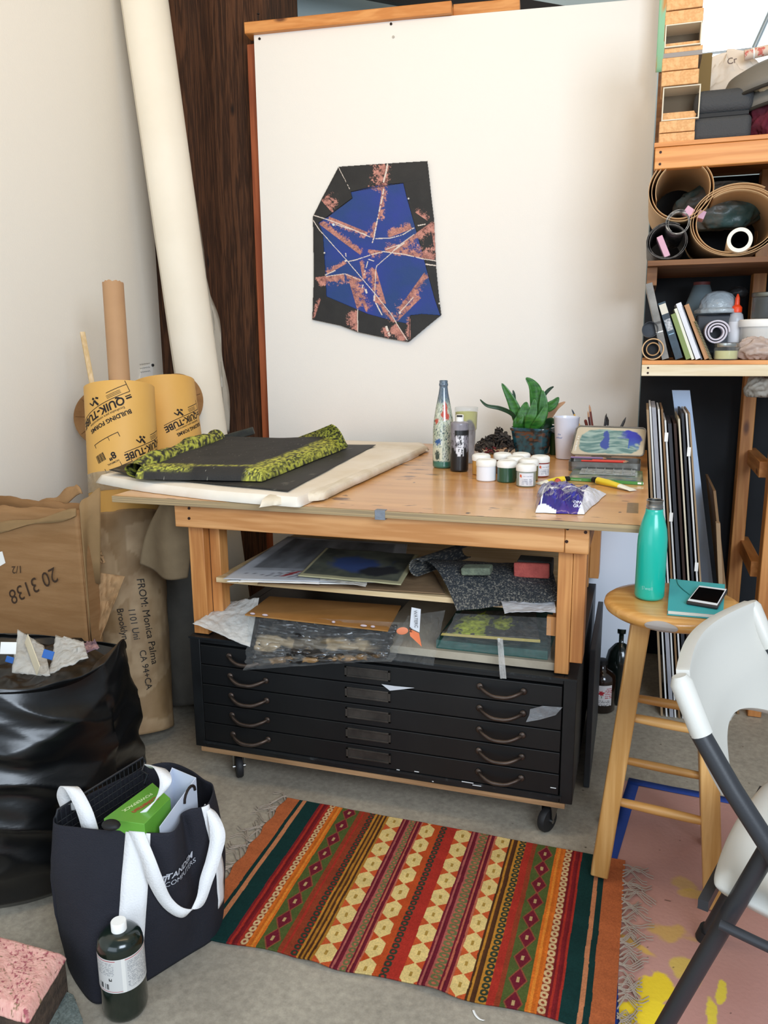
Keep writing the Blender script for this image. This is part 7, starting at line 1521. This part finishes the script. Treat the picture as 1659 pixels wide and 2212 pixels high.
MB().obox(c+Vector((0, .008, .026)), (.102, .016, .044), Matrix.Rotation(-.03, 3, 'Y')).obj('sponge_face', mat('sponge_coral', '#b5564c', .9, c2='#9c463f', scale=30, bump=.4, bscale=150), sp_, bevel=.004); MB().obox(c+Vector((.006, .05, .028)), (.10, .064, .046)).obj('dark_back', mat('sponge_dark', '#2c2c2a', .9, bump=.4, bscale=120), sp_, bevel=.004)
# lower compartment
ZL = .4975
def yq(name, px, ys, m, label, cat, col=None, n=60, solid=.002, bump=None, parent=None):
    P = [aty(u, v, y) for (u, v), y in zip(px, ys)]; nrm = np.array((P[1]-P[0]).cross(P[3]-P[0]).normalized())
    def f(U, V):
        X, Y, Z = quadpos(*P)(U, V); d = bump(U, V) if bump else 0*U; return X+nrm[0]*d, Y+nrm[1]*d, Z+nrm[2]*d
    o = sheet(name, n, n, f, m, parent, col, solid=solid); return tag(o, label, cat) if label else o
wr = lambda s, a: (lambda U, V: a*(np.abs(vn(U*7+V*3, V*6-U*2, s)-.5)*2+.5*np.abs(vn(U*15, V*13+U*5, s+1)-.5)*2-.6))
pkg = thing('wrapped_package', (.42, -.02, ZL), 'clear plastic wrapped dark artwork sagging over the cabinet front below brown cardboard', 'package')
def pkgcol(U, V):
    n = fbm(U*9, V*5, 3, 4); c = mixc(HX('#171615'), HX('#2e2a28'), n*1.6-.3); b = np.clip((1-np.abs(V-.42-.08*np.sin(U*5))/.16+(n-.5)*2)*2.5, 0, 1)*np.clip((.95-U)*8, 0, 1)*np.clip(.35+.65*((U < .3)|(U > .55)), 0, 1); c = mixc(c, HX('#b09a78')*np.ones_like(c), b*.8); c = mixc(c, HX('#8a6c46')*np.ones_like(c), np.clip((.14-V)*12, 0, 1)*(n > .45)); return c
yq('dark_artwork', [(545, 1436), (835, 1422), (858, 1352), (560, 1335)], (-.028, -.030, .02, .02), cmat('artwork_dark', .3, .5, 30, coat=.6), None, None, pkgcol, 90, .010, wr(5, .020), pkg)
yq('plastic_wrap', [(529, 1447), (850, 1428), (885, 1345), (536, 1330)], (-.048, -.050, -.008, -.008), M_film, None, None, None, 80, 0, lambda U, V: wr(9, .022)(U, V)-.02*np.sin(U*PI)*(1-V), pkg)
yq('plastic_wrap', [(835, 1424), (936, 1438), (962, 1318), (880, 1330)], (-.040, -.040, -.0, -.0), M_film, None, None, None, 60, 0, wr(12, .012), pkg)
cb = quadprism([aty(529, 1327, -.03), aty(838, 1362, -.03), aty(862, 1312, .22), aty(580, 1284, .25)], .60, .604)
P = [aty(529, 1327, -.035), aty(838, 1362, -.035), aty(866, 1308, .20), aty(582, 1288, .20)]
mb = MB(); o_ = Vector((0, 0, -.004)); mb.add(P+[p+o_ for p in P], [(0, 1, 2, 3), (7, 6, 5, 4), (4, 5, 1, 0), (5, 6, 2, 1), (6, 7, 3, 2), (7, 4, 0, 3)])
t = thing('brown_cardboard', sum(P, Vector())/4, 'brown cardboard flap lying over the plastic wrapped package', 'cardboard'); mb.obj('corrugated_sheet', mat('card_orange', '#a5763f', .8, c2='#94672f', scale=5), t, smooth=False)
for (u, v, r) in [(545, 1331, .009), (572, 1334, .010), (720, 1349, .006), (785, 1357, .011), (805, 1359, .007)]: p = aty(u, v-3, -.036); MB().ell(p+Vector((0, .002, .003)), (r, .004, .0035), 9, 6).obj('paint_fleck', mat('fleck_lilac', '#b9a9ae', .6), t)
# label card and sticker
lc = thing('label_card', aty(900, 1350, -.012), 'white and orange watercolour paper label card hanging beside the wrapped package', 'label')
P = [aty(885, 1372, -.058), aty(911, 1396, -.060), aty(910, 1316, -.052), aty(888, 1314, -.052)]
Pm = [aty(885, 1362, -.058), aty(905, 1362, -.058)]
def card(name, px, m): P = [aty(u, v, y) for u, v, y in px]; mb = MB(); o = Vector((0, .0012, 0)); n = len(P); mb.add(P+[p+o for p in P], [tuple(range(n)), tuple(range(2*n-1, n-1, -1))]+[(i, n+i, n+(i+1) % n, (i+1) % n) for i in range(n)]); return mb.obj(name, m, lc, smooth=False)
card('white_part', [(885, 1356, -.058), (906, 1366, -.058), (909, 1316, -.052), (889, 1312, -.052)], mat('card_white', '#cfd2d6', .6)); card('orange_part', [(884, 1358, -.058), (905, 1368, -.058), (911, 1397, -.060), (886, 1374, -.060)], mat('card_orange2', '#e0794c', .5))
Rv = Matrix((Vector((.05, 0, -1)).normalized(), Vector((1, 0, .05)).normalized(), Vector((0, -1, 0)))).transposed()
text('title', 'WATERC', .014, mat('card_ink', '#55585e', .6), lc, (aty(894, 1318, -.0605), Rv), sx=.9); text('size_mark', 'HP', .012, M_ink, lc, (aty(890, 1366, -.0615), Matrix.Rotation(0, 3, 'X')@Matrix((Vector((0, 0, 1)), Vector((-1, 0, 0)), Vector((0, -1, 0)))).transposed()), bold=.02)
tag(MB().ell(aty(869, 1363, -.056), (.018, .0015, .011), 20, 8, R=Matrix.Rotation(-.25, 3, 'Y')).obj('orange_sticker', mat('sticker_orange', '#e0855f', .5)), 'oval orange sticker on the plastic beside the label card', 'sticker')
yq('clear_sleeve', [(416, 1346), (540, 1398), (560, 1290), (495, 1300)], (-.04, -.03, .10, .12), M_film2, 'cloudy plastic sleeve whose tip sticks out left over the cabinet', 'plastic', None, 40, .0008, wr(3, .005))
# cutting mats and the yellow crusted painting, right half of the lower compartment
ZG = .5225
def rectthing(name, x0, x1, y0, y1, z0, z1, m, label, cat): return tag(MB().box(x0, x1, y0, y1, z0, z1).obj(name, m, bevel=.001, smooth=False), label, cat)
rectthing('green_mat', .80, 1.125, .05, .55, ZG, ZG+.026, mat('mat_green', '#1f4a43', .6, c2='#2a5a52', scale=60), 'stack thick dark green cutting mat on the grey board in the bench', 'mat')
def yelcol(U, V):
    n = fbm(U*22, V*10, 3, 5); c = mixc(HX('#1d1c1a'), HX('#4b4740'), n*1.6-.3); d = np.minimum(np.hypot((U-.28)/.20, (V-.40)/.5), np.hypot((U-.60)/.12, (V-.5)/.3))+(n-.5)*1.6; return mixc(c, mixc(HX('#7c8420'), HX('#d3de45'), (n-.3)*3), (1-d)*4)
yc = thing('yellow_painting', (.96, .1, ZG+.027), 'black painting with a bright yellow patch on a curled board over the green mat', 'painting')
yq('crusted_sheet', [(955, 1368), (1165, 1382), (1158, 1325), (1000, 1322)], (.02, .02, .20, .20), cmat('crust_yellow', .7, .5, 150), None, None, yelcol, 90, .004, lambda U, V: .006*fbm(U*5, V*4, 3), yc)
yq('board_edge', [(952, 1372), (1167, 1388), (1167, 1382), (955, 1367)], (.018, .018, .018, .018), mat('edge_ochre', '#b3a15c', .7), None, None, None, 12, .003, None, yc)
yq('clear_bag', [(945, 1398), (1190, 1425), (1190, 1335), (985, 1325)], (-.006, -.004, .03, .03), M_film, 'clear plastic bag draped over the yellow patched painting', 'plastic bag', None, 60, 0, wr(7, .016))
yq('plastic_strand', [(1080, 1466), (1094, 1466), (1086, 1380), (1074, 1378)], (-.016, -.016, -.012, -.012), M_film2, 'narrow strand of clear plastic hanging over the top of the cabinet', 'plastic', None, 12, 0, wr(2, .004))
# ---------------------------------------------------------------- small litter on the floor
c = atz(1290, 1857, .004); mb = MB(); mb.tube([c+Vector((.022*math.cos(a)*(1+.25*math.sin(3*a)), .016*math.sin(a)+.004*math.sin(2*a), .001*math.sin(4*a))) for a in [k*2*PI/30 for k in range(30)]], .0010, 5, closed=True)
tag(mb.obj('string_loop', mat('string_grey', '#6b675c', .8)), 'thin loop of grey string on the concrete beside the near stool leg', 'string')
pts = [atz(u, v, .003) for u, v in [(1022, 2181), (1027, 2192), (1036, 2201), (1046, 2204)]]; mb = MB(); mb.ribbon(spline(pts, 4), Vector((.004, .003, 0)))
tag(mb.obj('white_thread', M_white, solid=.0006), 'small white paper curl on the concrete at the near edge of the rug', 'paper scrap')
# ---------------------------------------------------------------- groups of repeats
GR = {'leaning_board': 'boards and canvases stored on edge beneath the shelves', 'corrugated_board': 'corrugated boards leaning beneath the shelves', 'pigment_jar': 'jars of pigment on the bench', 'book': 'books on the lower shelf', 'wood_block': 'blocks stacked in a column on the top shelf', 'open_box': 'open boxes in the block column',
      'form_tube': 'yellow concrete form tubes', 'cardboard_disc': 'cardboard discs behind the form tubes', 'paint_tube': 'paint tubes on the bench', 'color_pencil': 'coloured pencils on the bench', 'paintbrush': 'brushes behind the paint tin', 'foam_piece': 'pink foam pieces in the paper rolls', 'plastic_scrap': 'plastic scraps in the trash bag',
      'tape_scrap': 'blue tape scraps in the trash bag', 'felt_piece': 'grey felt pieces on the floor', 'crumpled_paper': 'crumpled brown paper beside the box', 'foam_board': 'white boards on the bench shelf', 'grey_shell': 'grey shells on the top shelf', 'paper_scrap': 'white paper scraps on the bench stack'}
for o in list(bpy.data.objects):
    if o.parent is None:
        k = o.name.split('.')[0]
        if k in GR and 'group' not in o: o['group'] = GR[k]
        if k == 'paper_roll' and o.location.y > .9 and o.location.x > 1: o['group'] = 'paper rolls on the middle shelf'
# every thing's handle sits at its own base
bpy.context.view_layer.update()
